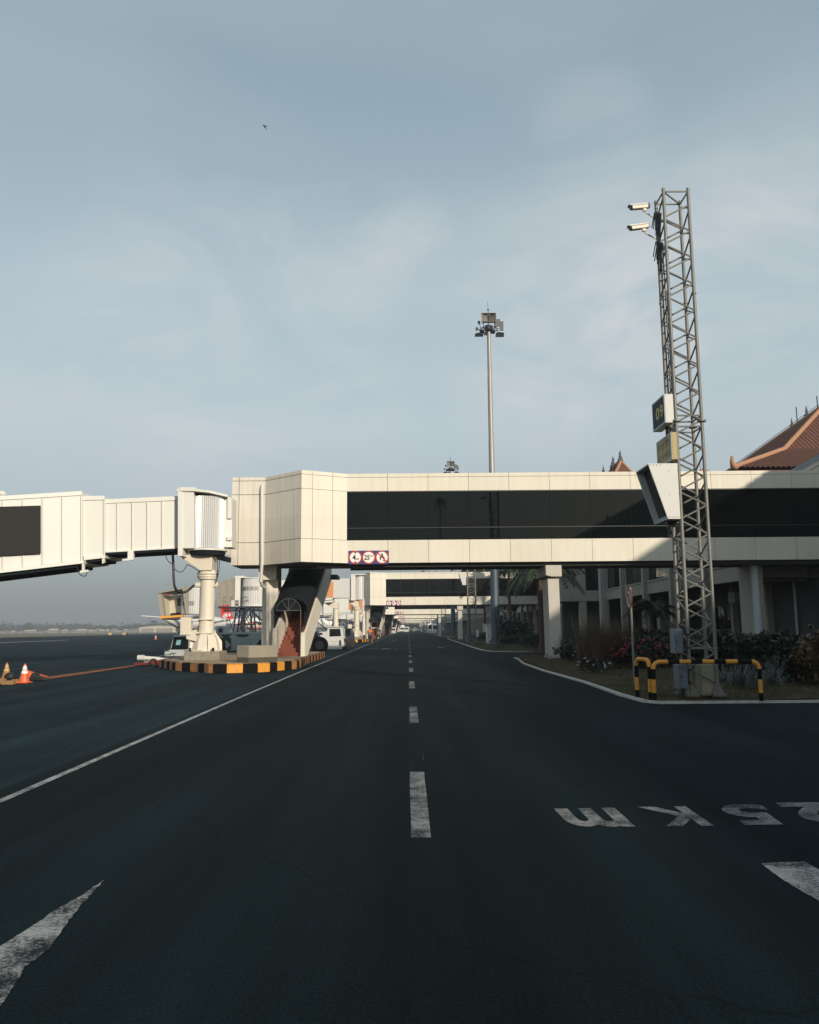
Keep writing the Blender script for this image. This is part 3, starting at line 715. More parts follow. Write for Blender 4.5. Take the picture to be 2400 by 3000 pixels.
# ------------------------------------------------------------------ outside staircases
def staircase(label, Y0, first):
    yb = Y0 + 1.25; sk = .13; SL = .78; xl, xr = -5.92, -4.86
    if not first: xl += 1.1; xr += 1.1
    root = thing('staircase', label, 'stairs', ((xl+xr)/2, yb, ZI - .02), 'red staircases under the walkway bridges')
    def S(x, d_, z): return (x + sk*d_, yb + d_, z)
    m = MB(); n = 21; run = .19/SL
    for i in range(n):
        z0, z1 = ZI - .02 + .19*i, ZI - .02 + .19*(i+1); d0, d1 = run*i, run*(i+1) + .02
        zb = max(ZI-.02, z0 - .25)
        m.hexa([S(xl, d0, zb), S(xr, d0, zb), S(xr, d1, zb), S(xl, d1, zb), S(xl, d0-.02, z1-.012), S(xr, d0-.02, z1-.012), S(xr, d1, z1-.012), S(xl, d1, z1-.012)])
    m.build('steps', 'brick_step', root, bevel=.012)
    def wall(x0, x1, off0, off1, name, mt, d0=-.12, d1=5.2):
        m = MB(); za = ZI + SL*d0; zb = ZI + SL*d1
        pts = [S(x0, d0, max(ZI-.02, za+off0)), S(x0, d0 + max(0, -off0/SL) + .1, ZI - .02), S(x0, d1, zb+off0), S(x0, d1, zb+off1), S(x0, d0, za+off1)]
        m.prism(pts, (x1-x0, 0, 0)); return m.build(name, mt, root)
    wall(xl-.20, xl-.01, -.3, 1.25, 'side_wall', 'clad_dirty')
    wall(xr+.01, xr+.22, -.3, 1.02, 'parapet', 'clad')
    # dark barrel vault rising with the flight
    m = MB(); cx = (xl+xr)/2 + .12; r1, r0 = .82, .70; zsp = 2.42; ns = 18
    prof = [(math.cos(math.pi*i/ns), math.sin(math.pi*i/ns)) for i in range(ns+1)]
    rows = []
    for d_ in (-.05, 5.3):
        rows.append([S(cx + r1*a, d_, zsp + SL*d_ + r1*b*.75) for a, b in prof]); rows.append([S(cx + r0*a, d_, zsp + SL*d_ + r0*b*.75) for a, b in prof])
    W = ns + 1; vs = sum(rows, [])
    fs = [(i, i+1, 2*W+i+1, 2*W+i) for i in range(ns)] + [(W+i+1, W+i, 3*W+i, 3*W+i+1) for i in range(ns)] + [(i+1, i, W+i, W+i+1) for i in range(ns)] + [(2*W+i, 2*W+i+1, 3*W+i+1, 3*W+i) for i in range(ns)]
    fs += [(0, W, 3*W, 2*W), (ns, W+ns, 3*W+ns, 2*W+ns)]
    m.add(vs, fs)
    for s_ in (1.1, 2.4): m.tube([S(cx + (r1+.015)*a, s_, zsp + SL*s_ + (r1+.015)*b*.75) for a, b in prof], .022, 5)
    # sheeting on the left under the vault
    m.hexa([S(cx-r1-.0, .0, 1.35), S(cx-r1+.05, .0, 1.35), S(cx-r1+.05, 5.2, 1.35+SL*5.2), S(cx-r1, 5.2, 1.35+SL*5.2), S(cx-r1, .0, 2.42), S(cx-r1+.05, .0, 2.42), S(cx-r1+.05, 5.2, 2.42+SL*5.2), S(cx-r1, 5.2, 2.42+SL*5.2)])
    m.hexa([S(xr+.10, .18, ZI+1.04+SL*.18), S(xr+.14, .18, ZI+1.04+SL*.18), S(xr+.14, 5.2, ZI+1.04+SL*5.2), S(xr+.10, 5.2, ZI+1.04+SL*5.2), S(xr+.10, .18, 2.5+SL*.18), S(xr+.14, .18, 2.5+SL*.18), S(xr+.14, 5.2, 2.5+SL*5.2), S(xr+.10, 5.2, 2.5+SL*5.2)])
    m.build('vault', 'vault', root, smooth=35)
    # gate frame with a fan of bars in the arch
    m = MB(); gx = (xl+xr)/2; rg = .55; y = -.16
    m.tube([S(gx + rg*math.cos(math.pi*i/14), y, 2.36 + rg*.98*math.sin(math.pi*i/14)) for i in range(15)], .018, 6)
    m.cyl(S(gx-rg, y, 2.36), S(gx+rg+.01, y, 2.36), .022, n=6); m.cyl(S(gx+rg, y, ZI), S(gx+rg, y, 2.36), .024, n=6)
    for a in (55, 90, 125): m.cyl(S(gx, y, 2.36), S(gx + rg*math.cos(R(a)), y, 2.36 + rg*.98*math.sin(R(a))), .012, n=5)
    m.build('gate_frame', 'dark_galv', root)
    m = MB(); ns_ = 16; vv = [S(gx + (rg-.02)*math.cos(math.pi*i/ns_), y+.05, 2.37 + (rg-.02)*.98*math.sin(math.pi*i/ns_)) for i in range(ns_+1)]; m.prism(vv, (0, .02, 0)); m.build('arch_sun_block', 'vault', root)  # added plate closing the arch, keeps the sun off the upper steps
    m = MB(); xx = xr + .12
    m.cyl(S(xx, -.05, ZI+1.10), S(xx, 5.2, ZI+1.10+SL*5.25), .028, n=8)
    for d_ in (.1, 1.3, 2.5, 3.7): m.cyl(S(xx, d_, ZI+1.0+SL*d_), S(xx, d_, ZI+1.12+SL*d_), .014, n=6)
    for d_ in (2.6, 2.75): m.cyl(S(xx, d_, ZI+1.0+SL*d_), S(xx, d_, 4.3), .018, n=6)
    m.build('handrail', 'dark_red', root)
    # landing joining the bridge
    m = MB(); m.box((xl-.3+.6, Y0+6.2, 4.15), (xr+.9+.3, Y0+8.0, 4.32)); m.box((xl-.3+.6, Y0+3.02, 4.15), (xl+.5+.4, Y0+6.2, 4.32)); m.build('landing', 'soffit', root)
    return root
st1 = staircase('red staircase under a dark barrel vault, below the nearest walkway bridge', 36.4, True)
st2 = staircase('red staircase below the second walkway bridge, behind the parked bicycle', 36.4 + PITCH, False)
for k in range(2, 6): dup(st2, (0, PITCH*(k-1), 0), 'small red staircase in the shade under the %s walkway bridge' % ORD[k])

# ------------------------------------------------------------------ boarding bridges
def quadseg(mb, uR, tR, bR, yR, uL, tL, bL, yL, dep, m=0):
    """box between two image-measured ends (right, left), dep deep"""
    yR *= .893; yL *= .893
    a, b = P(uR, tR, yR), P(uR, bR, yR); c, d_ = P(uL, tL, yL), P(uL, bL, yL)
    dv = Vector((0, dep, 0))
    mb.hexa([d_, b, b + dv, d_ + dv, c, a, a + dv, c + dv], m)
def panels(mb, uR, tR, bR, yR, uL, tL, bL, yL, n, proud=.035, w_=.05, m=0):
    """upright ribs along the side of a tunnel section"""
    yR *= .893; yL *= .893
    a, b = P(uR, tR, yR), P(uR, bR, yR); c, d_ = P(uL, tL, yL), P(uL, bL, yL)
    for i in range(n + 1):
        t = i/n; top = a.lerp(c, t); bot = b.lerp(d_, t); e = (c - a).normalized()*w_/2
        o = Vector((0, -proud, 0)); dn = (bot-top)*.06
        mb.hexa([bot - e - dn*0, bot + e, bot + e + o, bot - e + o, top - e + dn, top + e + dn, top + e + dn + o, top - e + dn + o], m)
        f = (c-a).normalized()*.028; e2 = e + f*.2; o2 = o*.25; mb.hexa([bot + e2, bot + e2 + f, bot + e2 + f + o2, bot + e2 + o2, top + e2 + dn, top + e2 + f + dn, top + e2 + f + dn + o2, top + e2 + dn + o2], 1)
def support_column(root, cx, cy, k=1.0):
    class MBk(MB):
        def build(s, *a, **b):
            if k != 1: s.v = [(cx + (x-cx)*k, cy + (y-cy)*k, 1.5 + (z-1.5)*k) for x, y, z in s.v]
            return MB.build(s, *a, **b)
    m = MBk(); r = .35
    m.lathe([(r*1.02, ZI+.4), (r, 1.3), (r, 3.85)], (cx, cy, 0), 24)
    for z, rr_ in ((4.0, .47), (3.90, .43), (4.13, .47), (4.22, .40)): m.lathe([(rr_, z-.055), (rr_+.015, z-.03), (rr_+.015, z+.03), (rr_, z+.055)], (cx, cy, 0), 24)
    for s in (-1, 1): m.box((cx + s*.30 + (-.22 if s < 0 else -.02), cy-.20, 3.52), (cx + s*.30 + (.02 if s < 0 else .22), cy+.05, 3.70))
    for z in (1.36, 1.98): m.box((cx-.42, cy-.43, z), (cx+.34, cy-.2, z+.035))
    col = m.build('column', 'cream_metal', root, smooth=35)
    m = MBk()                                  # flared eight-sided foot with gusset plates
    def ring(rad, z, k=8, ph=math.pi/8): return [(cx + rad*math.cos(2*math.pi*i/k+ph), cy + rad*math.sin(2*math.pi*i/k+ph), z) for i in range(k)]
    vs = ring(.36, 1.42) + ring(.55, 1.10) + ring(.66, .60)
    m.add(vs, [(j*8+i, j*8+(i+1) % 8, (j+1)*8+(i+1) % 8, (j+1)*8+i) for j in range(2) for i in range(8)])
    for i in range(8):
        a = i*math.pi/4 + math.pi/8; q = Vector((math.cos(a), math.sin(a), 0)); t = Vector((-q.y, q.x, 0))*.018; C = Vector((cx, cy, 0))
        if i % 2 == 0:
            pts = [C + q*.30 + Vector((0, 0, .57)), C + q*.74 + Vector((0, 0, .57)), C + q*.72 + Vector((0, 0, 1.0)), C + q*.38 + Vector((0, 0, 1.46))]
            m.prism([p - t for p in pts], t*2)
    m.lathe([(.72, .56), (.72, .62)], (cx, cy, 0), 8)
    m.build('column_foot', 'cream_metal', root, smooth=20)
    m = MBk(); m.box((cx-.80, cy-.78, (ZI-.03-1.5)/k+1.5), (cx+.80, cy+.8, .56)); m.build('plinth', 'rough_concrete', root, bevel=.03)
    m = MBk()
    for dx in (-.55, .50): m.box((cx+dx-.05, cy-.80+.05, .56), (cx+dx+.05, cy-.66, .72))
    m.build('anchor_bolts', 'black', root)
    m = MBk(); m.box((cx-1.08, cy-.50, 1.30), (cx-.60, cy-.15, 2.10)); m.box((cx-1.05, cy-.515, 1.33), (cx-.64, cy-.50, 2.06))
    m.prism([(cx-.80, cy-.45, 1.12), (cx-.38, cy-.45, 1.02), (cx-.38, cy-.45, 1.55), (cx-.80, cy-.45, 1.40)], (0, .3, 0))
    m.box((cx-.66, cy-.46, 1.93), (cx-.30, cy-.16, 1.97)); m.build('control_box', 'cream_metal', root, bevel=.012)
    return col
def bracket(root, cx, cy, xo, zt, k=1.0):
    m = MB(); w_ = .5*k; zc = 1.5 + 2.74*k
    m.prism([(cx+.30*k, cy-w_, zt), (xo, cy-w_, zt), (xo, cy-w_, zt-.40), (cx-.24*k, cy-w_, zc), (cx+.28*k, cy-w_, zc)], (0, 2*w_, 0)); m.build('bracket', 'cream_metal', root, bevel=.02)
def drum(root, cx, cy, r, z0, z1, a0, a1, name, mt, n=34):
    m = MB(); vs = []
    for i in range(2*n + 1):
        a = R(a0 + (a1-a0)*i/(2*n)); rr_ = r - (.035 if i % 2 else 0)
        for z in (z0, z1): vs.append((cx + rr_*math.cos(a), cy + rr_*math.sin(a), z))
    m.add(vs, [(2*i, 2*i+2, 2*i+3, 2*i+1) for i in range(2*n)])
    return m.build(name, mt, root)

# --- first boarding bridge (runs out of the frame on the left)
BBS = .893
def Pb(u, v, Y): return P(u, v, Y*BBS)
cx1, cy1 = Pb(607, 1760, 38.3).x, 38.3*BBS
bb1 = thing('boarding_bridge', 'nearest white boarding bridge with a large dark panel, reaching out of frame at left', 'boarding bridge', (cx1, cy1, ZI-.03), 'passenger boarding bridges')
support_column(bb1, cx1, cy1, BBS)
bracket(bb1, cx1, cy1, Pb(533, 1620, 37.78).x, Pb(560, 1607, 37.78).z, BBS)
zt, zb = Pb(610, 1447, 37.0).z, Pb(610, 1602, 37.0).z
rx = Pb(611, 1500, 38.2).x; yd = 38.2*BBS; rd_ = .86*BBS
drum(bb1, rx, yd, rd_, zb, zt, 190, 378, 'rotunda_curtain', 'alu', 30)
m = MB(); m.lathe([(rd_+.05, zb-.09), (rd_+.05, zb-.02), (rd_-.06, zb)], (rx, yd, 0), 40); m.build('rotunda_ring', 'white_metal', bb1, smooth=30)
m = MB(); m.lathe([(rd_-.06, zb-.28), (rd_-.02, zb-.092)], (rx, yd, 0), 40); m.prism([(rx, yd-.5, zb-.30), (-7.95, 37.3, zb-.30), (-7.95, 39.0, zb-.30), (rx, yd+.9, zb-.30)], (0, 0, .2)); m.build('rotunda_floor', 'vault', bb1, smooth=30)
m = MB(); m.lathe([(rd_-.06, zb), (rd_-.06, zt)], (rx, yd+.03, 0), 24); m.build('rotunda_core', 'soffit', bb1)
m = MB(); m.prism([(rx+.3, yd-.35, zb), (-8.02, 37.45, zb), (-8.02, 39.2, zb), (rx+.3, yd+.9, zb)], (0, 0, zt-zb-.1)); m.build('rotunda_neck', 'white_metal', bb1)
xl_ = Pb(518, 1440, 37.1).x
m = MB(); m.prism([(xl_, yd-1.0, zt+.22), (Pb(572, 1430, 37.1).x, yd-1.02, zt+.22), (rx+.25, yd-.98, zt+.16), (Pb(672, 1445, 38).x, yd-.5, zt+.05), (-8.02, 37.6, zt+.02), (-8.02, 39.2, zt+.02), (rx+.2, yd+1.4, zt+.2), (xl_, yd+1.2, zt+.22)], (0, 0, -.09)); m.build('rotunda_roof', 'white_metal', bb1)
m = MB()
quadseg(m, 568, 1441, 1606, 37.16, 534, 1441, 1606, 37.14, .4); quadseg(m, 535, 1428, 1629, 37.10, 521, 1428, 1629, 37.08, 2.3); quadseg(m, 572, 1427, 1437, 37.07, 526, 1427, 1437, 37.05, 2.4)
quadseg(m, 680, 1458, 1603, 38.0, 655, 1458, 1603, 37.9, .9); quadseg(m, 678, 1457, 1519, 37.86, 666, 1457, 1519, 37.84, .1); quadseg(m, 678, 1572, 1583, 37.86, 664, 1572, 1583, 37.84, .1)
m.build('rotunda_frame', 'white_metal', bb1, bevel=.01)
SA = (519.5, 1456.3, 1605, 37.6, 300, 1465.9, 1616, 37.1); SB = (306, 1455, 1628, 36.95, 238, 1456.5, 1630, 36.75); SC = (240, 1441.5, 1641, 36.6, -300, 1474, 1704, 34.2)
for nm, S_, nr, dep in (('inner_tunnel', SA, 5, 2.2), ('middle_tunnel', SB, 1, 2.6), ('outer_tunnel', SC, 9, 3.0)):
    m = MB(); quadseg(m, *S_, dep); panels(m, *S_, nr, .03, .045)
    t = list(S_); e = Pb(S_[0], S_[1], S_[3]); 
    # roof flange and floor rail
    quadseg(m, S_[0], S_[1]-3, S_[1]+9, S_[3]-.05, S_[4], S_[5]-3, S_[5]+9, S_[7]-.05, .08)
    m.build(nm, ['white_metal', 'seam'], bb1)
m = MB()
quadseg(m, 512, 1603.5, 1607, 37.5, 309, 1615, 1619, 37.0, 1.8, 0); quadseg(m, 512, 1607, 1614, 37.56, 309, 1619, 1626, 37.06, 1.6, 1)
quadseg(m, 308, 1627, 1634, 36.9, 246, 1630, 1641, 36.7, 1.8, 0); quadseg(m, 300, 1634, 1643, 37.0, 250, 1640, 1648, 36.8, 1.6, 1)
quadseg(m, 244, 1641, 1650, 36.5, -300, 1704, 1714, 34.1, 1.9, 0); quadseg(m, 225, 1652, 1662, 36.6, -300, 1714, 1726, 34.2, 1.7, 1)
m.build('floor_rail', ['white_metal', 'vault'], bb1)
for grp_ in (((391, 1612, 1640, 37.2, 374, 1612, 1641, 37.15, .15), (380, 1636, 1642, 37.1, 358, 1638, 1643, 37.05, .15)), ((246, 1651, 1672, 36.5, 240, 1651, 1672, 36.5, .12), (257, 1669, 1676, 36.45, 234, 1672, 1679, 36.4, .15)), ((306, 1634, 1648, 36.9, 299, 1636, 1652, 36.9, .12),)):
    m = MB()
    for q in grp_: quadseg(m, *q)
    m.build('hanger', 'white_metal', bb1)
m = MB(); quadseg(m, 118, 1481, 1621, 35.93-.06, -300, 1493, 1648, 34.2-.06, .05); m.build('side_panel', 'panel_dark', bb1)
m = MB()
hz_ = [Pb(506, 1622, 37.9), Pb(508, 1660, 37.8), Pb(509, 1695, 37.7), Pb(513, 1722, 37.6), Pb(525, 1734, 37.5), Pb(541, 1735, 37.5), Pb(555, 1727, 37.6), Pb(568, 1715, 37.8)]
def smooth_path(p, k=4):
    p = [Vector(q) for q in p]; out = []
    for i in range(len(p)-1):
        p0, p1, p2, p3 = p[max(i-1, 0)], p[i], p[i+1], p[min(i+2, len(p)-1)]
        for j in range(k):
            t = j/k; out.append(.5*((2*p1) + (p2-p0)*t + (2*p0-5*p1+4*p2-p3)*t*t + (3*p1-p0-3*p2+p3)*t**3))
    return out + [p[-1]]
m.tube(smooth_path(hz_), .052, 8); m.build('hose', 'hose', bb1, smooth=50)
for q in ([Pb(484, 1622, 37.9), Pb(490, 1640, 37.8), Pb(500, 1650, 37.8), Pb(508, 1652, 37.8)], [Pb(513, 1668, 37.7), Pb(525, 1676, 37.6), Pb(536, 1673, 37.6), Pb(545, 1660, 37.7), Pb(549, 1654, 37.7)],
          [Pb(549, 1654, 37.8), Pb(562, 1660, 37.8), Pb(580, 1672, 37.9), Pb(590, 1680, 37.9)], [Pb(652, 1622, 38.0), Pb(645, 1634, 38.0), Pb(643, 1650, 38.0), Pb(640, 1680, 38.0), Pb(634, 1700, 38.0)],
          [Pb(641, 1622, 38.0), Pb(637, 1650, 38.0), Pb(637, 1690, 38.0), Pb(631, 1710, 38.0)], [Pb(226, 1660, 36.5), Pb(232, 1680, 36.45), Pb(244, 1688, 36.4), Pb(254, 1684, 36.4), Pb(254, 1676, 36.4)]):
    m = MB(); m.tube(smooth_path(q), .017, 6); m.build('cable', 'hose', bb1, smooth=50)
m = MB(); q = Pb(4, 1447, 35.6); m.sphere(q, .16, 10, 0, (1.2, 1, .8)); m.build('roof_beacon', 'white_metal', bb1)

# --- boarding bridge of the second gate, repeated down the road
Y2 = 36.4 + PITCH
def far_boarding(label):
    y = Y2 + 1.2; cx = P(1045.5, 1800, y).x
    root = thing('boarding_bridge', label, 'boarding bridge', (cx, y, ZI-.03), 'passenger boarding bridges')
    support_column(root, cx, y)
    zt, zb = 8.05, 5.28
    bracket(root, cx, y, cx - .95, zb - .05)
    rx = P(1060, 1700, y).x; drum(root, rx, y, .95, zb, zt, 180, 400, 'rotunda_curtain', 'alu', 20)
    m = MB(); m.lathe([(.86, zb), (.86, zt)], (rx, y, 0), 16); m.lathe([(1.0, zb-.14), (1.0, zb-.01)], (rx, y, 0), 24); m.lathe([(1.02, zt), (1.02, zt+.12)], (rx, y, 0), 24); m.build('rotunda_core', 'white_metal', root, smooth=40)
    m = MB(); xa = P(1041, 1700, y).x; m.box((xa-.45, y-1.25, zb-.25), (xa+.1, y+1.3, zt+.15)); m.box((xa-.45, y-1.3, zt+.15), (rx+.9, y+1.3, zt+.26)); m.box((rx+.5, y-.6, zb), (-5.3, y+1.2, zt)); m.build('rotunda_frame', 'white_metal', root, bevel=.015)
    m = MB(); x1, x2, x3, x4 = xa-.45, xa-2.9, -11.6, -17.2
    m.box((x2, y-.95, zb+.1), (x1, y+1.0, zt-.25)); m.build('inner_tunnel', 'bare_white', root)
    m = MB(); m.prism([(x2+.15, y-1.2, zb-.12), (x2+.15, y-1.2, zt+.02), (x4, y-1.2, zt-.55), (x4, y-1.2, zb-.7)], (0, 2.5, 0))
    for i in range(12):
        x = x2 + .1 + (x4-x2)*i/11.5; s = (x2-x)/(x2-x4)*.58; m.box((x-.03, y-1.235, zb-.1-s), (x+.03, y-1.2, zt-.05-s))
    m.prism([(x2+.2, y-1.27, zb-.42), (x2+.2, y-1.27, zb-.2), (x4, y-1.27, zb-.78), (x4, y-1.27, zb-1.0)], (0, 2.64, 0)); m.build('outer_tunnel', 'white_metal', root)
    m = MB(); pa, pb = P(977, 1703, y-1.25), P(912, 1752, y-1.25); m.box((pb.x, y-1.262, pb.z+.06), (pa.x, y-1.238, pa.z)); m.build('side_panel', 'panel_orange', root)
    m = MB(); c2 = P(984, 1800, y+.3).x; m.lathe([(.33, 1.2), (.33, 4.1)], (c2, y+.2, 0), 16); m.prism([(c2-.35, y-.2, 4.1), (c2+.35, y-.2, 4.1), (c2+.4, y-.2, zb-.42), (c2-1.5, y-.2, zb-.42)], (0, .8, 0)); m.lathe([(.34, .0), (.34, 1.2)], (c2, y+.2, 0), 16); m.build('column', 'cream_metal', root, smooth=35)
    # cabin end
    xc = P(735, 1730, y-2).x; m = MB()
    zc0, zc1 = 4.55, 7.85
    drum(root, xc+.3, y-.3, 1.75, zc0, zc1, 175, 360, 'cabin_curtain', 'bare_white', 26)
    m.lathe([(1.68, zc0), (1.68, zc1)], (xc+.3, y-.3, 0), 24); m.lathe([(1.85, zc1), (1.85, zc1+.1)], (xc+.3, y-.3, 0), 24); m.lathe([(1.85, zc0-.14), (1.85, zc0)], (xc+.3, y-.3, 0), 24)
    m.build('cabin_core', 'white_metal', root, smooth=40)
    m = MB()
    for i in range(14):
        a = R(222 + i*5.2); q = Vector((math.cos(a), math.sin(a), 0)); t = Vector((-q.y, q.x, 0)); C = Vector((xc+.3, y-.3, 6.35)) + q*1.765
        m.hexa([C - t*.03, C + t*.03, C + t*.03 + q*.01, C - t*.03 + q*.01, C - t*.03 + Vector((0, 0, .5)), C + t*.03 + Vector((0, 0, .5)), C + t*.03 + q*.01 + Vector((0, 0, .5)), C - t*.03 + q*.01 + Vector((0, 0, .5))])
    m.build('vent', 'joint', root)
    xf = xc - 1.45
    m = MB(); m.box((xf-.5, y-2.0, zc0-.1), (xf+.15, y-1.85, zc1+.2)); m.box((xf-.5, y+1.2, zc0-.1), (xf+.15, y+1.35, zc1+.2)); m.box((xf-.55, y-2.05, zc1+.05), (xf+.6, y+1.4, zc1+.3)); m.build('cabin_frame', 'white_metal', root)
    m = MB()
    for k in range(5):                         # folding canopy
        xa, xb = xf - .5 - .42*k, xf - .5 - .42*(k+1); s = .05*(k % 2); o0 = .06*k; o1 = .06*(k+1)
        m.hexa([(xa, y-1.95+s, zc0+.2-o0), (xb, y-1.95+.05-s, zc0+.2-o1), (xb, y-1.85-s, zc0+.2-o1), (xa, y-1.85+s, zc0+.2-o0), (xa, y-1.95+s, zc1+.05-o0*2), (xb, y-1.9-s, zc1+.05-o1*2), (xb, y-1.8-s, zc1+.05-o1*2), (xa, y-1.85+s, zc1+.05-o0*2)])
        m.hexa([(xa, y-1.95, zc1-.1-o0*2), (xb, y-1.95, zc1-.1-o1*2), (xb, y+1.2, zc1-.1-o1*2), (xa, y+1.2, zc1-.1-o0*2), (xa, y-1.95, zc1+.1-o0*2+s), (xb, y-1.95, zc1+.1-o1*2), (xb, y+1.2, zc1+.1-o1*2), (xa, y+1.2, zc1+.1-o0*2)])
    m.build('canopy', 'canopy', root)
    m = MB(); m.box((xf-2.6, y-1.9, zc0-.35), (xc+2.0, y+1.6, zc0-.14)); m.build('cabin_floor', 'dark_steel', root)
    # service platform, lift frame and stair in dark steel
    m = MB(); b = lambda p, q, r_=.045: m.cyl(p, q, r_, n=6)
    yq = y - 1.9
    for x in (xf-1.9, xf-1.0, xf+.2, xf+1.6): b((x, yq, zc0-.1), (x, yq, zc0+1.0), .03)
    for z in (zc0+.5, zc0+1.0): b((xf-1.9, yq, z), (xf+1.6, yq, z), .03)
    m.build('railing', 'dark_steel', root)
    m = MB(); b = lambda p, q, r_=.045: m.cyl(p, q, r_, n=6)
    xw = xf + .4
    for s in (-1.2, 1.2):
        for yy in (y-1.2, y+1.2):
            b((xw+s, yy, .9), (xw+s*.7, yy, zc0-.3), .11); b((xw+s, yy, .9), (xw-s*.7, yy, zc0-.3), .06); b((xw+s, yy, 2.2), (xw-s, yy, 2.2), .07)
    m.box((xw-1.9, y-1.5, .75), (xw+1.9, y+1.5, 1.05)); m.box((xw-.25, y-1.35, 1.0), (xw+.25, y-.9, zc0-.3)); m.box((xw-2.5, y-1.3, zc0-.75), (xw+4.4, y-1.1, zc0-.5))
    for s in (-1.9, -.5, .9, 2.2, 3.4): b((xw+s, y-1.6, 1.0), (xw+s*.6+.8, y-1.6, zc0-.5), .06); b((xw+s+.9, y-1.6, 1.0), (xw+s*.8-.5, y-1.6, zc0-.5), .05)
    m.build('lift_frame', 'dark_steel', root)
    m = MB(); q0, q1 = P(677, 1759, yq-.1), P(700, 1777, yq-.1); m.box((q0.x, yq-.1, q1.z), (q1.x, yq-.05, q0.z)); m.build('notice_board', 'bare_white', root)
    m = MB()
    for s in (-1.1, 1.1): m.wheel((xw+s, y-1.3, .55), .55, .45, 'y', 0, 1)
    m.build('drive_wheel', ['black', 'engine_grey'], root, smooth=35)
    m = MB()
    xs = P(722, 1778, y-1.9).x
    for yy in (y-1.9, y-1.2): m.prism([(xs, yy, zc0-.2), (xs, yy, zc0-.45), (xs+4.6, yy, .35), (xs+4.6, yy, .6)], (0, .05, 0)); b2 = m.cyl((xs, yy, zc0+.7), (xs+4.6, yy, 1.4), .03, n=6)
    for i in range(17): m.box((xs+.27*i, y-1.88, zc0-.35-.243*i), (xs+.27*i+.25, y-1.2, zc0-.31-.243*i))
    m.build('service_stair', 'dark_steel', root)
    return root
bb2 = far_boarding('white boarding bridge with an orange panel at the second gate, cabin left of the staircase')
for k in range(2, 6): dup(bb2, (0, PITCH*(k-1), 0), 'white boarding bridge with an orange panel at the %s gate from the front' % ORD[k])

# --- cabin seen left of the near column, canopy open towards the left
y = 96.0
ctr = P(578, 1765, y).x
cb_ = thing('boarding_bridge_cabin', 'open-ended boarding bridge cabin with a yellow floor edge, left of the near support column', 'boarding bridge', (ctr, y, 0), 'passenger boarding bridges')
zt, zb = P(570, 1727, y).z, P(570, 1798, y).z
drum(cb_, ctr, y+.2, 1.9, zb, zt, 175, 365, 'cabin_curtain', 'bare_white', 24)
m = MB(); m.lathe([(1.82, zb-.1), (1.82, zt+.1)], (ctr, y+.2, 0), 24); m.build('cabin_core', 'white_metal', cb_, smooth=40)
m = MB()
for i in range(12):
    a = R(225 + i*4.2); q = Vector((math.cos(a), math.sin(a), 0)); t = Vector((-q.y, q.x, 0)); C = Vector((ctr, y+.2, zb+.9)) + q*1.915
    m.hexa([C - t*.03, C + t*.03, C + t*.03 + q*.01, C - t*.03 + q*.01] + [p + Vector((0, 0, .5)) for p in (C - t*.03, C + t*.03, C + t*.03 + q*.01, C - t*.03 + q*.01)])
m.build('vent', 'joint', cb_)
A0, A1, A2, A3 = P(462, 1739, y-2.2), P(470, 1809, y-2.2), P(554, 1722, y-1.6), P(558, 1800, y-1.6)   # canopy front edge (left) and rear edge (right)
dv = Vector((.9, 4.0, 0))
def slab(mb, pts, t, m_=0): mb.prism(pts, t, m_)
m = MB(); slab(m, [A0, A2, A2 + dv, A0 + dv], (0, 0, .14)); m.build('cabin_roof', 'canopy', cb_)
m = MB(); slab(m, [A0 + Vector((.0, .1, 0)), A1 + Vector((0, .1, 0)), A1 + Vector((.35, .3, 0)), A0 + Vector((.35, .3, 0))], (.1, .45, 0))
slab(m, [A2 + Vector((-.75, -.1, 0)), A2, A3, A3 + Vector((-.5, -.1, 0))], (.1, .12, 0)); m.build('canopy', 'canopy', cb_)
m = MB(); B0 = P(474, 1742, y-1.0); B1 = P(478, 1808, y-1.0); C0 = P(497, 1745, y+1.2); C1 = P(499, 1804, y+1.2); D0 = P(548, 1742, y+1.0); D1 = P(550, 1800, y+1.0)
slab(m, [B0, B1, C1, C0], (0, .1, 0)); slab(m, [C0, C1, D1, D0], (0, .1, 0)); m.build('cabin_lining', 'interior', cb_)
m = MB(); slab(m, [P(518, 1752, y+.8), P(530, 1752, y+.8), P(532, 1775, y+.8), P(520, 1775, y+.8)], (0, .08, 0)); m.build('window', 'glass_car', cb_)
m = MB(); slab(m, [P(500, 1797, y+.8), P(528, 1794, y+.8), P(528, 1802, y+.8), P(500, 1804, y+.8)], (0, .1, 0)); m.build('door_gap', 'black', cb_)
m = MB(); slab(m, [P(469, 1806, y-2.3), P(536, 1801, y-2.0), P(536, 1807, y-2.0), P(470, 1812.5, y-2.3)], (0, .3, 0)); m.build('floor_edge', 'yellow', cb_)
m = MB(); slab(m, [P(472, 1812, y-2.0), P(600, 1803, y-1.6), P(600, 1808, y-1.6), P(476, 1816, y-2.0)], (.3, 3.5, 0)); m.build('underframe', 'soffit', cb_)
m = MB(); m.cyl((ctr+1.0, y+1.5, .0), (ctr+1.0, y+1.5, zb), .35, n=14); m.wheel((ctr+.4, y+1.5, .5), .5, .4, 'y'); m.wheel((ctr+1.9, y+1.5, .5), .5, .4, 'y'); m.build('drive_leg', 'dark_steel', cb_)
m = MB(); m.prism([(ctr-.9, y+1.2, zb), (ctr-.9, y+1.2, zt), (ctr-3.6, y+16, zt+.5), (ctr-3.6, y+16, zb+.5)], (2.0, 0, 0)); m.build('tunnel', 'white_metal', cb_)
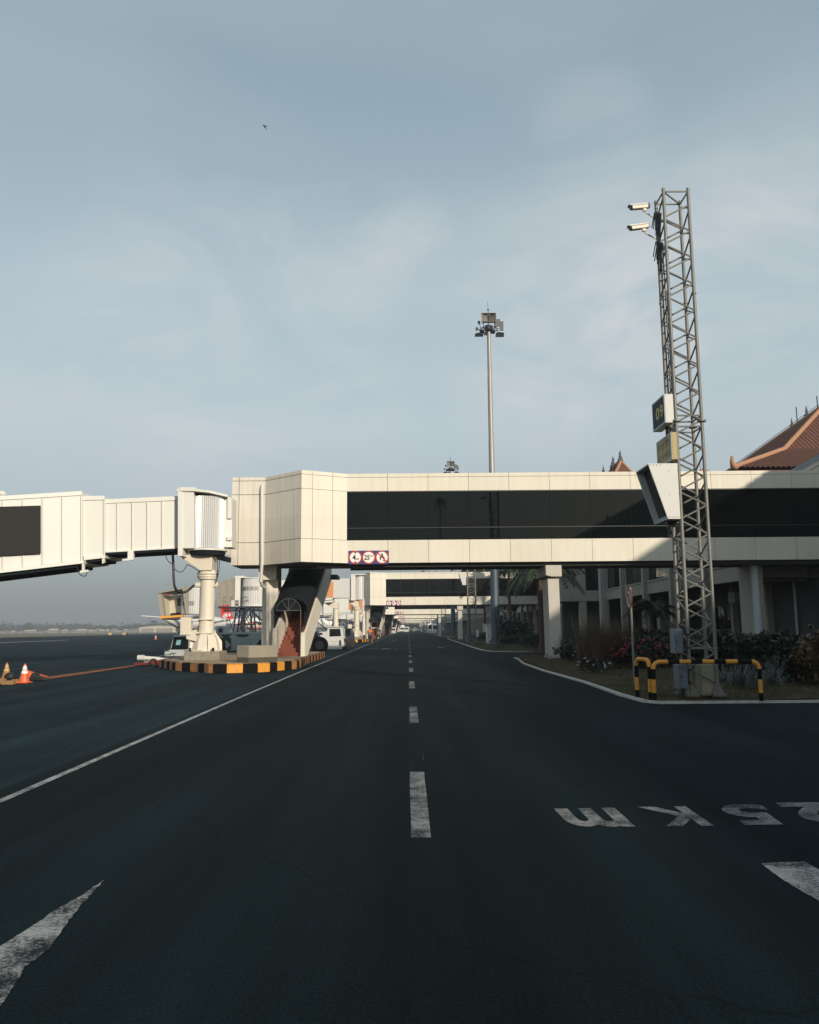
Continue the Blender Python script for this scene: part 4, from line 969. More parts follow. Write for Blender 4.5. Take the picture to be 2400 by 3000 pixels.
# ------------------------------------------------------------------ lattice towers
def lattice(label, x0, x1, y0, z0, z1, group, lr=.036, br=.0185, per=.61, feet=True):
    wd = x1 - x0; y1 = y0 + wd
    root = thing('lattice_tower', label, 'lattice mast', ((x0+x1)/2, (y0+y1)/2, z0), group)
    cs = [(x0, y0), (x1, y0), (x1, y1), (x0, y1)]
    for c in cs:
        m = MB(); m.cyl((*c, z0), (*c, z1 + .04), lr, n=10)
        for zf in (z0 + (z1-z0)*.52, z0 + (z1-z0)*.27, z0 + (z1-z0)*.78):
            m.cyl((*c, zf-.02), (*c, zf+.02), lr*(2.5 if zf < z0+(z1-z0)*.6 and zf > z0+(z1-z0)*.4 else 1.35), n=10)
        if feet:
            for s in (-1, 1): m.prism([(c[0], c[1]-.008, z0), (c[0]+s*.11, c[1]-.008, z0), (c[0]+s*.11, c[1]-.008, z0+.05), (c[0]+s*.03, c[1]-.008, z0+.24)], (0, .016, 0))
            m.box((c[0]-.13, c[1]-.13, z0-.03), (c[0]+.13, c[1]+.13, z0+.012))
        m.build('leg', 'galv', root, smooth=40)
    m = MB(); n = int((z1-z0-.3)/per)
    for s in range(4):
        a, b = cs[s], cs[(s+1) % 4]; ph = (.0, .22, .0, .22)[s]
        for i in range(n):
            za = z0 + .22 + ph + per*i
            if za + per > z1: break
            m.cyl((*b, za), (*a, za+per*.46), br, n=6, cap=False); m.cyl((*a, za+per*.54), (*b, za+per), br, n=6, cap=False)
        m.cyl((*a, z1-.04), (*b, z1-.04), br, n=6); m.cyl((*a, z0+.92), (*b, z0+.92), br*1.1, n=6)
    for zf in (z0+(z1-z0)*.52+.12, z0+(z1-z0)*.52-.12):
        for s in range(4): m.cyl((*cs[s], zf), (*cs[(s+1) % 4], zf), br, n=6)
    m.cyl((*cs[0], z1-.04), (*cs[2], z1-.04), br, n=6)
    m.build('bracing', 'galv', root, smooth=50)
    return root
pl, pr = P(2025, 2022, 16.95), P(2104, 2022, 16.95)
TX0, TX1, TY = pl.x, pr.x, 16.95; TZ1 = P(2017, 556, 16.95).z
tw1 = lattice('tall galvanised lattice tower carrying cameras and the 09 sign, behind the striped barrier', TX0, TX1, TY, .13, TZ1, 'lattice towers beside the road')
m = MB()
for i, (dx, r_) in enumerate(((.07, .018), (.12, .012), (.16, .02))):
    m.tube([(TX0+dx, TY+.60 + .01*math.sin(i + z), z) for z in [.2 + .35*k for k in range(int(TZ1/.35)-1 - 2*i)]], r_, 6)
for k in range(14): m.box((TX0+.03, TY+.585, .6+.72*k), (TX0+.20, TY+.625, .63+.72*k))
m.build('cable_run', 'hose', tw1)
m = MB()
for z, w_ in ((TZ1-.45, .12), (TZ1-1.15, .10)):
    for i in range(14):
        m.cyl((TX0-.02, TY+.62-.04*i*.9, z - .02*i + .25), (TX0-.06+rnd.uniform(-.05, .05), TY+.62-.04*i*.9, z - .05*i - .12), .012, n=5)
m.build('spike_guard', 'black', tw1)
m = MB(); m.box((TX0+.24, TY+.05, .10), (TX0+.60, TY+.42, .72)); o = tag(m.build('concrete_block', 'grey_concrete', bevel=.015), 'small grey concrete block standing between the legs of the lattice tower', 'concrete block'); rebase(o, (TX0+.42, TY+.2, .1))

def cctv(u, v, label, tilt):
    c = P(u, v, TY+.35); root = thing('security_camera', label, 'camera', tuple(c), 'security cameras on the lattice tower')
    m = MB(); L = .23; dz = math.tan(R(tilt)); ax = Vector((-1, -.25, -dz)).normalized()
    p0, p1 = c - ax*L, c + ax*L; up = Vector((0, 0, 1)); sd_ = ax.cross(up).normalized(); u_ = sd_.cross(ax)
    pf = [(-.055, -.05), (.055, -.05), (.06, .02), (.035, .055), (-.035, .055), (-.06, .02)]
    m.prism([p0 + sd_*a + u_*b for a, b in pf], ax*(2*L)); m.build('housing', 'cream_metal', root, bevel=.012)
    m = MB(); m.prism([p0 + sd_*a + u_*b for a, b in [(-.07, .03), (-.045, .068), (.045, .068), (.07, .03), (.066, .03), (.043, .062), (-.043, .062), (-.066, .03)]], ax*(2*L + .05)); m.build('sun_shield', 'white_metal', root)
    m = MB(); m.cyl(p1 - ax*.01, p1 + ax*.03, .047, n=14); m.build('lens', 'lens', root)
    m = MB(); q = c + Vector((.10, 0, -.07)); e = Vector((TX0, TY+.6, c.z - .17))
    m.tube([q + Vector((0, 0, .03)), q + Vector((.01, 0, -.06)), q + Vector((.12, .05, -.10)), e], .016, 8); m.box(q - Vector((.04, .03, .03)), q + Vector((.04, .03, .02))); m.build('arm', 'cream_metal', root)
    return root
cctv(1876, 606, 'upper of the two cream security cameras at the tower top', 12)
cctv(1874, 665, 'lower of the two cream security cameras at the tower top', 14)

# 09 stand sign
a, b = P(1946, 1154, TY-.02), P(1976, 1238.5, TY-.02)
def boxsign(name, label, xa, xb, z0, z1, dep, side_m, face_m, frame_m):
    root = thing(name, label, 'sign', ((xa+xb)/2, TY+dep/2, z0))
    y0 = TY-.03; y1 = y0 + dep
    MB().box((xa, y0, z0), (xb, y1, z1)).build('case', side_m, root, bevel=.012)
    f = MB(); t = .035
    f.box((xa-.012, y0, z0), (xa-.001, y1, z0+t)); f.box((xa-.012, y0, z1-t), (xa-.001, y1, z1)); f.box((xa-.012, y0, z0+t), (xa-.001, y0+t, z1-t)); f.box((xa-.012, y1-t, z0+t), (xa-.001, y1, z1-t)); f.build('frame', frame_m, root)
    MB().box((xa-.006, y0+t, z0+t), (xa-.001, y1-t, z1-t)).build('face', face_m, root)
    return root, y0, y1
s9, ya, yb = boxsign('stand_number_sign', 'dark illuminated box sign reading 09 on the lattice tower', a.x, b.x, b.z, a.z, .86, 'bare_white', 'sign_green', 'tug_blue')
m = MB(); H = a.z - b.z
text(m, '0', (a.x-.0075, ya+.62, b.z+H*.30), (0, -.24, 0), (0, 0, H*.42), 0, .02); text(m, '9', (a.x-.0075, ya+.34, b.z+H*.30), (0, -.22, 0), (0, 0, H*.42), 0, .02)
m.build('number', 'letter_yellow', s9, clean=False)
m = MB(); m.cyl((b.x-.06, TY+.3, b.z-.35), (b.x-.06, TY+.3, b.z), .035, n=8); m.build('mounting', 'hose', s9); m = MB(); m.box((b.x-.1, TY+.2, b.z+.3), (TX0, TY+.28, b.z+.34)); m.build('mounting', 'hose', s9); m = MB(); m.box((b.x-.1, TY+.2, a.z-.15), (TX0, TY+.28, a.z-.11)); m.build('mounting', 'hose', s9)
c, d = P(1966.5, 1266, TY-.02), P(1988.5, 1346, TY-.02)
sy_, ya, yb = boxsign('coordinate_sign', 'stained yellow coordinate sign below the 09 sign on the tower', c.x, d.x, d.z, c.z, 1.02, 'sign_yellow', 'sign_yellow', 'tug_blue')
m = MB(); H = c.z - d.z
for k, t_ in enumerate(("07°22'53\"S", "112°47'45\"E")): text(m, t_, (c.x-.0075, yb-.10, d.z+H*(.60 - .42*k)), (0, -.80, 0), (0, 0, H*.22), 0, .01)
m.build('lettering', 'sign_black', sy_, clean=False)
m = MB(); m.cyl((d.x-.05, TY+.3, d.z-.12), (d.x-.05, TY+.3, d.z), .03, n=8); m.build('mounting', 'hose', sy_); m = MB(); m.box((d.x-.06, TY+.2, c.z-.12), (TX0, TY+.28, c.z-.08)); m.build('mounting', 'hose', sy_)
# docking guidance box: wedge-shaped hood with a recessed dark display
q = [P(u, v, TY-.02) for u, v in ((1899, 1358), (1988.7, 1357), (1997.6, 1520), (1957.8, 1520))]
def docking(root, q, y0, dep, mats=('bare_white', 'vault', 'lens')):
    tl, tr, br, bl = [Vector((p.x, y0, p.z)) for p in q]; dv = Vector((0, dep, 0)); th = .03
    m = MB(); m.prism([tl, tr, br, bl], (0, th, 0)); m.prism([p + dv for p in (tl, tr, br, bl)], (0, th, 0))
    dy = Vector((0, th+.001, 0)); dd = Vector((0, dep-th-.002, 0))
    m.prism([tl + dy, tr + dy, tr + dy - Vector((0, 0, th)), tl + dy - Vector((0, 0, th))], dd)
    e = (tl-bl).normalized(); m.prism([bl + dy + e*.001, br + dy, br + dy + Vector((0, 0, th)), bl + dy + Vector((.01, 0, th))], dd)
    m.build('hood', mats[0], root)
    inn = Vector((.17, 0, 0))
    m = MB(); m.prism([tl + dy + inn - Vector((0, 0, .04)), bl + dy + inn*.55 + Vector((0, 0, .12)), bl + dy + inn*.55 + Vector((.03, 0, .12)), tl + dy + inn + Vector((.03, 0, -.04))], dd); m.build('display', mats[2], root)
    m = MB(); m.prism([bl + dy + Vector((-.005, 0, .03)), bl + dy + Vector((.10, 0, .03)), bl + dy + inn*.55 + Vector((0, 0, .118))], dd); m.build('sill', 'tug_blue', root)
dg = thing('docking_guidance_box', 'large white wedge-shaped docking guidance box on the left of the lattice tower', 'guidance display', (q[3].x, TY+.4, q[3].z))
docking(dg, q, TY-.02, .92)
m = MB(); m.cyl((q[2].x-.12, TY+.4, q[2].z-.35), (q[2].x-.12, TY+.4, q[2].z), .05, n=8); m.build('mounting', 'hose', dg)
m = MB(); m.box((q[2].x-.2, TY+.3, q[2].z-.05), (TX0+.1, TY+.5, q[2].z-.004)); m.build('mounting', 'hose', dg)
for i in range(8):
    t = i/8; p_ = q[0].lerp(q[1], .06+t*.88) if i < 4 else q[3].lerp(q[2], .1+(t-.5)*1.7); b_ = MB(); b_.sphere((p_.x, TY-.024, p_.z + (-.03 if i < 4 else .04)), .010, 6); b_.build('bolt', 'hose', dg)
for px_ in ((1960, 1380), (1986, 1378), (1963, 1447), (1990, 1447)): p_ = P(*px_, TY-.022); b_ = MB(); b_.sphere(p_, .009, 6); b_.build('bolt', 'hose', dg)
# cabinets on the tower
for (uc, ur, ul, vt, vb, lab) in ((1975, 2003.5, 1961.5, 1842.5, 1915, 'upper grey steel cabinet on the tower leg, above the striped barrier'), (1988.5, 2018, 1967.5, 1947, 2018, 'lower grey steel cabinet on the tower leg, behind the striped barrier')):
    y_ = TY-.16; a_, b_ = P(uc, vt, y_), P(ur, vb, y_); yl = a_.x*y_/(P(ul, vt, y_).x); dep = min(.36, max(.2, yl - y_))
    root = thing('control_cabinet', lab, 'cabinet', ((a_.x+b_.x)/2, y_+dep/2, b_.z), 'grey cabinets on the lattice tower')
    MB().box((a_.x, y_, b_.z), (b_.x, y_+dep, a_.z)).build('case', 'galv_box', root, bevel=.006)
    MB().box((a_.x+.02, y_-.012, b_.z+.02), (b_.x-.012, y_, a_.z-.02)).build('door', 'galv_box', root, bevel=.004)
    m = MB(); m.box((a_.x+.03, y_-.03, (a_.z+b_.z)/2-.03), (a_.x+.045, y_-.012, (a_.z+b_.z)/2+.03)); m.build('handle', 'black', root); m = MB(); m.box((b_.x-.06, y_+.1, b_.z+.1), (TX0+.02, y_+.2, b_.z+.13)); m.build('mounting', 'black', root); m = MB(); m.box((b_.x-.06, y_+.1, a_.z-.13), (TX0+.02, y_+.2, a_.z-.10)); m.build('mounting', 'black', root); m = MB(); m.cyl((a_.x+.1, y_+.12, b_.z-.18), (a_.x+.1, y_+.12, b_.z), .04, n=8); m.build('mounting', 'black', root)
# smaller lattice towers at the other gates
tw2 = lattice('lattice tower at the second gate with a white guidance box, left of the big mast', P(1373.5, 1880, 83.2).x, P(1397, 1880, 83.2).x, 83.2, .12, 11.1, 'lattice towers beside the road')
x_ = P(1373.5, 1880, 83.2).x
dg2 = thing('docking_guidance_box', 'small white wedge-shaped guidance box on the second lattice tower', 'guidance display', (x_-.5, 83.3, 3.95), 'guidance boxes on farther towers')
q2 = [P(u, v, 83.1) for u, v in ((1345, 1680), (1366, 1680), (1366, 1714), (1356, 1714))]
docking(dg2, q2, 83.1, .9)
m = MB(); bb_ = P(1400, 1850, 83.2); o = m.box((bb_.x-.15, 83.0, bb_.z-.55), (bb_.x+.08, 83.25, bb_.z+.15)).build('meter_box', 'bare_white', bevel=.02); tag(o, 'small white meter box on the right of the second lattice tower', 'cabinet'); rebase(o, (bb_.x, 83.1, bb_.z-.55))
m = MB(); bb_ = P(1369, 1870, 83.0); o = m.box((bb_.x-.18, 82.9, .1), (bb_.x+.1, 83.1, .95)).build('control_cabinet', 'galv_box', bevel=.02); tag(o, 'grey cabinet at the foot of the second lattice tower', 'cabinet'); rebase(o, (bb_.x, 83.0, .1))
for k in range(2, 6): dup(tw2, (0, PITCH*(k-1), 0), 'distant lattice tower at the %s gate' % ORD[k])
dup(tw2, (-.6, -131.5, 0), 'lattice tower behind the viewer, mirrored in the bridge window')
for k in range(2, 4): dup(dg2, (0, PITCH*(k-1), 0), 'tiny guidance box on the lattice tower of the %s gate' % ORD[k])

# ------------------------------------------------------------------ floodlight masts
MX, MY = P(1453, 1887, 71.).x, 71.0
def mast(label, x, y, group='floodlight masts along the road'):
    zt = P(1424, 968, MY).z
    root = thing('floodlight_mast', label, 'floodlight mast', (x, y, .1), group)
    m = MB()
    m.lathe([(.33, 7.0), (.30, 7.1), (.27, 10), (.255, 14.0), (.24, 17.85), (.225, 17.9), (.205, 23.6), (.19, 23.7), (.165, zt-.3), (.165, zt)], (x, y, 0), 22); m.build('pole', 'pole', root, smooth=30)
    m = MB(); m.lathe([(.40, .13), (.385, .5), (.37, 3), (.35, 6.0), (.34, 7.08), (.325, 7.1)], (x, y, 0), 22); m.build('lower_pole', 'mast_lower', root, smooth=30)  # lower stretch of the pole in a darker blue-grey
    m = MB(); m.lathe([(.66, .06), (.66, .22)], (x, y, 0), 16)
    for i in range(10): a = i*.628; m.cyl((x+.55*math.cos(a), y+.55*math.sin(a), .2), (x+.55*math.cos(a), y+.55*math.sin(a), .45), .035, n=6); m.prism([(x+.36*math.cos(a), y+.36*math.sin(a), .22), (x+.6*math.cos(a), y+.6*math.sin(a), .22), (x+.36*math.cos(a), y+.36*math.sin(a), .7)], (.02, .02, 0))
    m.build('base_plate', 'galv', root)
    m = MB(); m.lathe([(.30, zt-.10), (.38, zt+.05), (.38, zt+.40), (.2, zt+.5)], (x, y, 0), 14)
    for i in range(9):
        a = i*2*math.pi/9 + .2; m.cyl((x+.3*math.cos(a), y+.3*math.sin(a), zt+.16), (x+.86*math.cos(a), y+.86*math.sin(a), zt+.05), .035, n=6)
    m.tube([(x+.80*math.cos(i*math.pi/12), y+.80*math.sin(i*math.pi/12), zt+.08) for i in range(25)], .032, 6)
    for s in (-1, 1): m.cyl((x+s*.5, y-.35, zt+.1), (x+s*.5, y-.35, zt+1.25), .035, n=6)
    m.build('head_frame', 'dark_steel', root)
    m = MB(); z0, z1 = zt+.72, zt+1.38           # open hopper-shaped rack seen from below
    m.prism([(x-.58, y-.45, z0), (x-.02, y-.10, z0), (x-.02, y-.05, z1), (x-.63, y-.45, z1)], (.02, .05, 0)); m.prism([(x+.58, y-.45, z0), (x+.02, y-.10, z0), (x+.02, y-.05, z1), (x+.63, y-.45, z1)], (-.02, .05, 0))
    m.box((x-.66, y-.5, z0-.25), (x-.59, y-.4, z1+.04)); m.box((x+.59, y-.5, z0-.1), (x+.66, y-.4, z1+.04)); m.box((x-.66, y-.52, z1+.04), (x+.66, y-.1, z1+.09)); m.box((x-.58, y-.46, z0-.06), (x+.58, y-.1, z0-.02)); m.build('winch_rack', 'mast_panel', root)
    def flood(dx, dy, dz, wx, wz, tilt, nm='floodlight'):
        k = .62; dx *= k; dy *= k; dz *= k; wx *= k*1.1; wz *= k*1.1
        c_ = Vector((x+dx, y+dy, zt+dz)); m = MB(); t = R(tilt)
        u_ = Vector((1, 0, 0)); n_ = Vector((0, -math.cos(t), -math.sin(t))); w2 = u_.cross(n_)
        p_ = [c_ + u_*(a*wx) + w2*(b*wz) for a, b in ((-.5, -.5), (.5, -.5), (.5, .5), (-.5, .5))]; r_ = [c_ - n_*.26 + u_*(a*wx*.5) + w2*(b*wz*.5) for a, b in ((-.5, -.5), (.5, -.5), (.5, .5), (-.5, .5))]
        m.hexa(r_ + p_); m.add([c_ + (q_-c_)*.9 + n_*.012 for q_ in p_], [(0, 1, 2, 3)], 1)
        m.cyl(c_ - n_*.2, Vector((x+dx*.75, y+dy*.75, zt+.1)), .028, n=6)
        m.build(nm, ['dark_steel', 'lamp_glass'], root)
    for a in ((1.25, -.45, .95, .72, 1.0, 10), (1.90, -.1, .60, .48, 1.25, 10), (-1.45, -.3, -.85, 1.1, .5, 62), (1.55, -.5, -.90, 1.1, .7, 60), (-.5, -.75, -.85, .5, .4, 55), (-1.35, .3, 1.35, .35, .4, 20), (-1.7, .1, .25, .35, .45, 40), (-.9, .9, .1, .6, .5, 50), (.7, 1.0, .1, .6, .5, 50)): flood(*a)
    m = MB(); m.cyl((x-.03, y-.2, zt+.3), (x-.03, y-.2, zt+1.95), .03, n=6); m.cyl((x-.03, y-.2, zt+1.95), (x-.06, y-.2, zt+2.65), .016, n=5); m.sphere((x-.03, y-.2, zt+1.88), .085, 8); m.build('lightning_rod', 'dark_steel', root)
    return root
mast1 = mast('tall floodlight mast rising above the nearest bridge at centre right', MX, MY)
for k in (-1.6,): dup(mast1, (-.3, -174, 0), 'floodlight mast behind the viewer, mirrored in the bridge window')
for k in range(1, 7): dup(mast1, (0, PITCH*k, 0), 'floodlight mast at the %s gate, seen beyond the first mast' % ORD[k])

# ------------------------------------------------------------------ striped pipe barriers
def barrier(label, a, b, h, r=.043):
    a, b = Vector(a), Vector(b); d = (b-a).normalized(); L = (b-a).length; rc = min(.14, L*.3); up = Vector((0, 0, 1))
    path = [a + up*t for t in (-.05, .09, .10, .35, .36, h-rc)]
    for i in range(1, 9): t = math.pi/2*i/8; path.append(a + up*(h-rc) + d*(rc*(1-math.cos(t))) + up*(rc*math.sin(t)))
    s = rc + .15
    while s < L - rc - .05: path += [a + up*h + d*s, a + up*h + d*(s+.004)]; s += .222
    for i in range(0, 9): t = math.pi/2*(1 - i/8); path.append(b + up*(h-rc) - d*(rc*(1-math.cos(t))) + up*(rc*math.sin(t)))
    path += [b + up*t for t in (.36, .35, .10, .09, -.05)]
    def mf(i):
        p_ = (path[i] + path[min(i+1, len(path)-1)])/2; z = p_.z - a.z; s_ = (p_ - a).dot(d)
        if z > h - rc*1.02: return 0 if (s_ < rc+.15 or s_ > L-rc-.12) else (0 if int((s_-rc-.15)/.222) % 2 == 1 else 1)
        return 1 if z < .095 else (0 if z < .355 else 1)
    m = MB(); m.tube(path, r, 12, mf=mf); o = m.build('barrier', ['yellow', 'blackp'], smooth=50)
    tag(o, label, 'barrier', 'striped pipe barriers'); rebase(o, tuple(a)); return o
pa, pb = G(1918, 2043, .11), G(2231, 2043.5, .11)
barrier('long yellow and black pipe barrier in front of the lattice tower', (pa.x, pa.y, .10), (pb.x, pb.y, .10), P(2000, 1938.5, pa.y).z - .10)
pa, pb = G(1868, 2034, .11), G(1907, 2041, .11)
barrier('short yellow and black pipe barrier beside the pole of the round sign', (pa.x, pa.y, .10), (pb.x, pb.y, .10), P(1880, 1930, pa.y).z - .10)

# round sign on a thin pole, turned away to the left
pb_ = G(1860, 2001, .13); py = pb_.y; ct = P(1843.5, 1755, py)
root = thing('round_sign', 'round red-rimmed sign on a thin leaning pole, turned sideways', 'traffic sign', (pb_.x, py, .12))
m = MB(); m.cyl((pb_.x, py, .05), (ct.x+.045, py+.03, ct.z+.30), .028, n=8); m.build('pole', 'galv', root)
ang = R(90); nrm = Vector((-math.sin(ang), -math.cos(ang), 0)); ex = Vector((math.cos(ang), -math.sin(ang), 0)); ez = Vector((0, 0, 1)); r = .255
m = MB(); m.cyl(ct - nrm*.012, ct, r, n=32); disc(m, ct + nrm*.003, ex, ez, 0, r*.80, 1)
m.build('sign_face', ['shaded_sign_red', 'shaded_sign_white'], root)
m = MB(); c_ = ct + nrm*.006
pts = [c_ + ex*a + ez*b for a, b in ((-.07, -.13), (-.03, -.13), (-.03, .05), (-.01, .08), (.02, .08), (.04, .05), (.04, -.03), (.08, -.03), (.08, .06), (.04, .13), (-.03, .13), (-.07, .06))]
m.add(pts, [tuple(range(len(pts)))]); m.add([c_ + ex*a + ez*b for a, b in ((.0, -.03), (.12, -.03), (.06, -.12))], [(0, 1, 2)]); m.build('symbol', 'sign_black', root, clean=False)
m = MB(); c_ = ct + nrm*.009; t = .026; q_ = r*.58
m.add([c_ + ex*a + ez*b for a, b in ((-q_-t, q_-t), (-q_+t, q_+t), (q_+t, -q_+t), (q_-t, -q_-t))], [(0, 1, 2, 3)]); m.build('slash', 'shaded_sign_red', root, clean=False)
# thin post in front of the big mast
p_ = G(1459, 1899, .12); m = MB(); m.cyl((p_.x, p_.y, .05), (p_.x-.15, p_.y, 3.1), .03, n=8); o = m.build('post', 'hose'); tag(o, 'thin dark post standing in front of the big mast foot', 'post'); rebase(o, (p_.x, p_.y, .05))
# white cabinet left of the mast foot and the paler one behind it
p_ = G(1437, 1886, .12); y_ = p_.y
for (ul, ur, vt, vb, yy, lab, mm) in ((1426, 1452, 1832, 1887, y_, 'white electrical cabinet beside the foot of the big mast', 'bare_white'), (1417, 1442, 1828, 1852, y_+9, 'white box unit behind the cabinet at the mast foot', 'tug_grey')):
    a_, b_ = P(ul, vt, yy), P(ur, vb, yy)
    root = thing('electrical_cabinet', lab, 'cabinet', ((a_.x+b_.x)/2, yy+.4, max(.05, b_.z)))
    MB().box((a_.x, yy, max(.05, b_.z)), (b_.x, yy+.8, a_.z-.06)).build('case', mm, root, bevel=.02)
    MB().prism([(a_.x-.06, yy-.06, a_.z-.06), (b_.x+.06, yy-.06, a_.z-.06), (b_.x+.06, yy-.06, a_.z), (a_.x-.06, yy-.06, a_.z+.04)], (0, .95, 0)).build('cap', mm, root)
    m = MB(); m.box((a_.x+.14, yy-.02, b_.z+.62), (a_.x+.19, yy, b_.z+.86)); m.box((a_.x+.36, yy-.02, b_.z+.58), (a_.x+.56, yy, b_.z+.64)); m.build('handle', 'joint', root)
    if mm == 'bare_white': m = MB(); disc(m, (b_.x-.22, yy-.006, a_.z-.35), (1, 0, 0), (0, 0, 1), 0, .16, 0, 6); m.build('warning_label', 'joint', root, clean=False)

# ------------------------------------------------------------------ terminal building
XT = 16.0
term = thing('terminal_building', 'long two-storey terminal with tall columns in the shade on the right', 'building', (XT+4, 120, 0))
bays = [38.3 + 5.72*i for i in range(6)]
YW0, YW1 = 67.6, 73.0
def run(y0, y1, seg):
    sp = MB(); sp.box((XT+.12, y0, 3.68), (XT+.42, y1, 4.42)); sp.box((XT+.06, y0, 4.44), (XT+.44, y1, 4.54)); sp.build('spandrel', 'term_wall', term)
    gl = MB(); n = max(1, int(round((y1-y0)/seg)))
    for i in range(n): gl.box((XT+.34, y0+(y1-y0)*i/n+.05, 4.56), (XT+.37, y0+(y1-y0)*(i+1)/n-.05, 7.95))
    gl.build('window', 'glass_term', term)
    b_ = MB(); b_.box((XT+.40, y0, 4.54), (XT+.45, y1, 8.0)); b_.build('window_backing', 'frame_dark', term)
    f = MB(); f.box((XT-.2, y0, 8.0), (XT+.5, y1, 8.62)); f.build('fascia', 'term_wall', term)
    s = MB(); s.box((XT+.42, y0, 3.7), (XT+14, y1, 3.75)); s.box((XT+.5, y0, 8.55), (XT+18, y1, 8.6)); s.build('floor_slab', 'term_dark', term)
run(bays[0], YW0, 5.72); run(YW1, 430, 5.72)
for y_ in bays + [YW1 + 5.72*(i+.5) for i in range(24)]:
    m = MB(); wv = .40 if y_ > 39 else 1.2
    m.box((XT-.13, y_-.2 if y_ > 39 else y_-.7, 0), (XT+.32, y_+wv-.2, 8.0)); m.build('column', 'term_wall', term, bevel=.02)
for y_ in (bays[0]-.95, bays[5]+.5):
    m = MB(); m.cyl((XT-.15, y_, 0), (XT-.15, y_, 8.0), .17, n=14); m.build('downpipe', 'blue_pipe', term, smooth=40)
# ground floor set back under the first floor
XG = XT + 3.2
m = MB(); m.box((XG, 38.3, 0), (XG+.25, 440, 1.25)); m.box((XG, 38.3, 2.75), (XG+.25, 440, 3.7)); 
wins = [(38.3, 43.8)]; y_ = 44.2
segs = []
for i in range(24): segs.append((43.9 + i*4.6, 43.9 + i*4.6 + 2.9))
prev = 38.3
for a_, b_ in segs: m.box((XG, prev, 1.25), (XG+.25, a_, 2.75)); prev = b_
m.box((XG, prev, 1.25), (XG+.25, 440, 2.75)); m.build('ground_floor_wall', 'term_dark', term)
for a_, b_ in segs[:14]:
    f = MB(); f.box((XG-.03, a_, 1.25), (XG+.05, a_+.07, 2.75)); f.box((XG-.03, b_-.07, 1.25), (XG+.05, b_, 2.75)); f.box((XG-.03, a_+.07, 1.25), (XG+.05, b_-.07, 1.32)); f.box((XG-.03, a_+.07, 2.68), (XG+.05, b_-.07, 2.75)); f.box((XG-.03, (a_+b_)/2-.03, 1.32), (XG+.05, (a_+b_)/2+.03, 2.68))
    f = f.build('window_frame', 'frame_dark', term)
    MB().box((XG+.06, a_, 1.25), (XG+.08, b_, 2.75)).build('pane', 'glass_term', f)
for i in range(14):
    m = MB(); y_ = 43.2 + i*4.6; m.box((XG-.35, y_, 0), (XG-.01, y_+.35, 3.7)); m.build('pilaster', 'term_wall', term)
for yy in (47.2, 52.0, 61.2):
    m = MB(); m.box((XG-.42, yy, 2.85), (XG-.01, yy+.95, 3.45)); m.lathe([(.24, 0), (.24, .01)], (XG-.43, yy+.5, 3.1), 12); m.build('air_conditioner', 'tug_grey', term, bevel=.02)
for yy in (40.5, 46.0, 57.0): m = MB(); m.cyl((XG-.12, yy, 0), (XG-.12, yy, 3.65), .06, n=8); m.build('downpipe', 'blue_pipe', term)
m = MB(); m.box((XG-.06, 62.2, 0), (XG-.002, 63.4, 2.2)); m.build('door', 'tug_grey', term)
m = MB(); m.box((XG-.02, 58, 3.60), (XG+.0, 59.2, 3.66)); m.build('ceiling_lamp', 'bare_white', term)
m = MB(); m.box((XG+.3, 38.3, 0), (XG+14, 440, 3.7)); m.box((XT+.5, 38.3, 4.54), (XT+14, 440, 8.5)); m.build('inner_block', 'term_dark', term)
# short wing projecting towards the road
m = MB(); xw = 12.6
m.box((xw, YW0, 3.62), (XT+.5, YW1, 4.5)); m.box((xw, YW0+.1, 4.5), (xw+2.1, YW1, 7.3)); m.box((xw-.1, YW0-.1, 7.3), (XT+.5, YW1, 8.62)); m.box((xw+1.55, YW0+.05, 0), (xw+2.1, YW0+.6, 3.62)); m.box((xw+.0, YW0+3.6, 0), (xw+.55, YW1-.5, 3.62)); m.build('wing_wall', 'term_wall', term)
m = MB(); m.box((xw+2.15, YW0+.2, 4.5), (XT+.3, YW0+.25, 7.3)); m.build('wing_window', 'glass_term', term)
m = MB(); m.box((xw+.6, YW0+2.6, 0), (XT+3, YW0+2.9, 3.6)); m.build('wing_inner_wall', 'term_dark', term)
# white stub wall and dark passage where the nearest bridge meets the terminal
m = MB(); m.box((16.3, 39.5, 3.62), (19.4, 39.9, 4.42)); m.box((19.3, 36.6, 0), (19.6, 40.5, 4.2)); m.build('link_wall', 'term_wall', term)
m = MB(); m.prism([P(2330, 1388, 46), P(2400, 1350, 46), P(2560, 1262, 46), P(2560, 1276, 46), P(2400, 1362, 46), P(2350, 1390, 46)], (0, 6, 0)); m.prism([P(2352, 1391, 46.1), P(2400, 1364, 46.1), P(2560, 1278, 46.1), P(2560, 1395, 46.1)], (0, 5.5, 0)); m.build('entrance_gable', 'pale_roof', term)

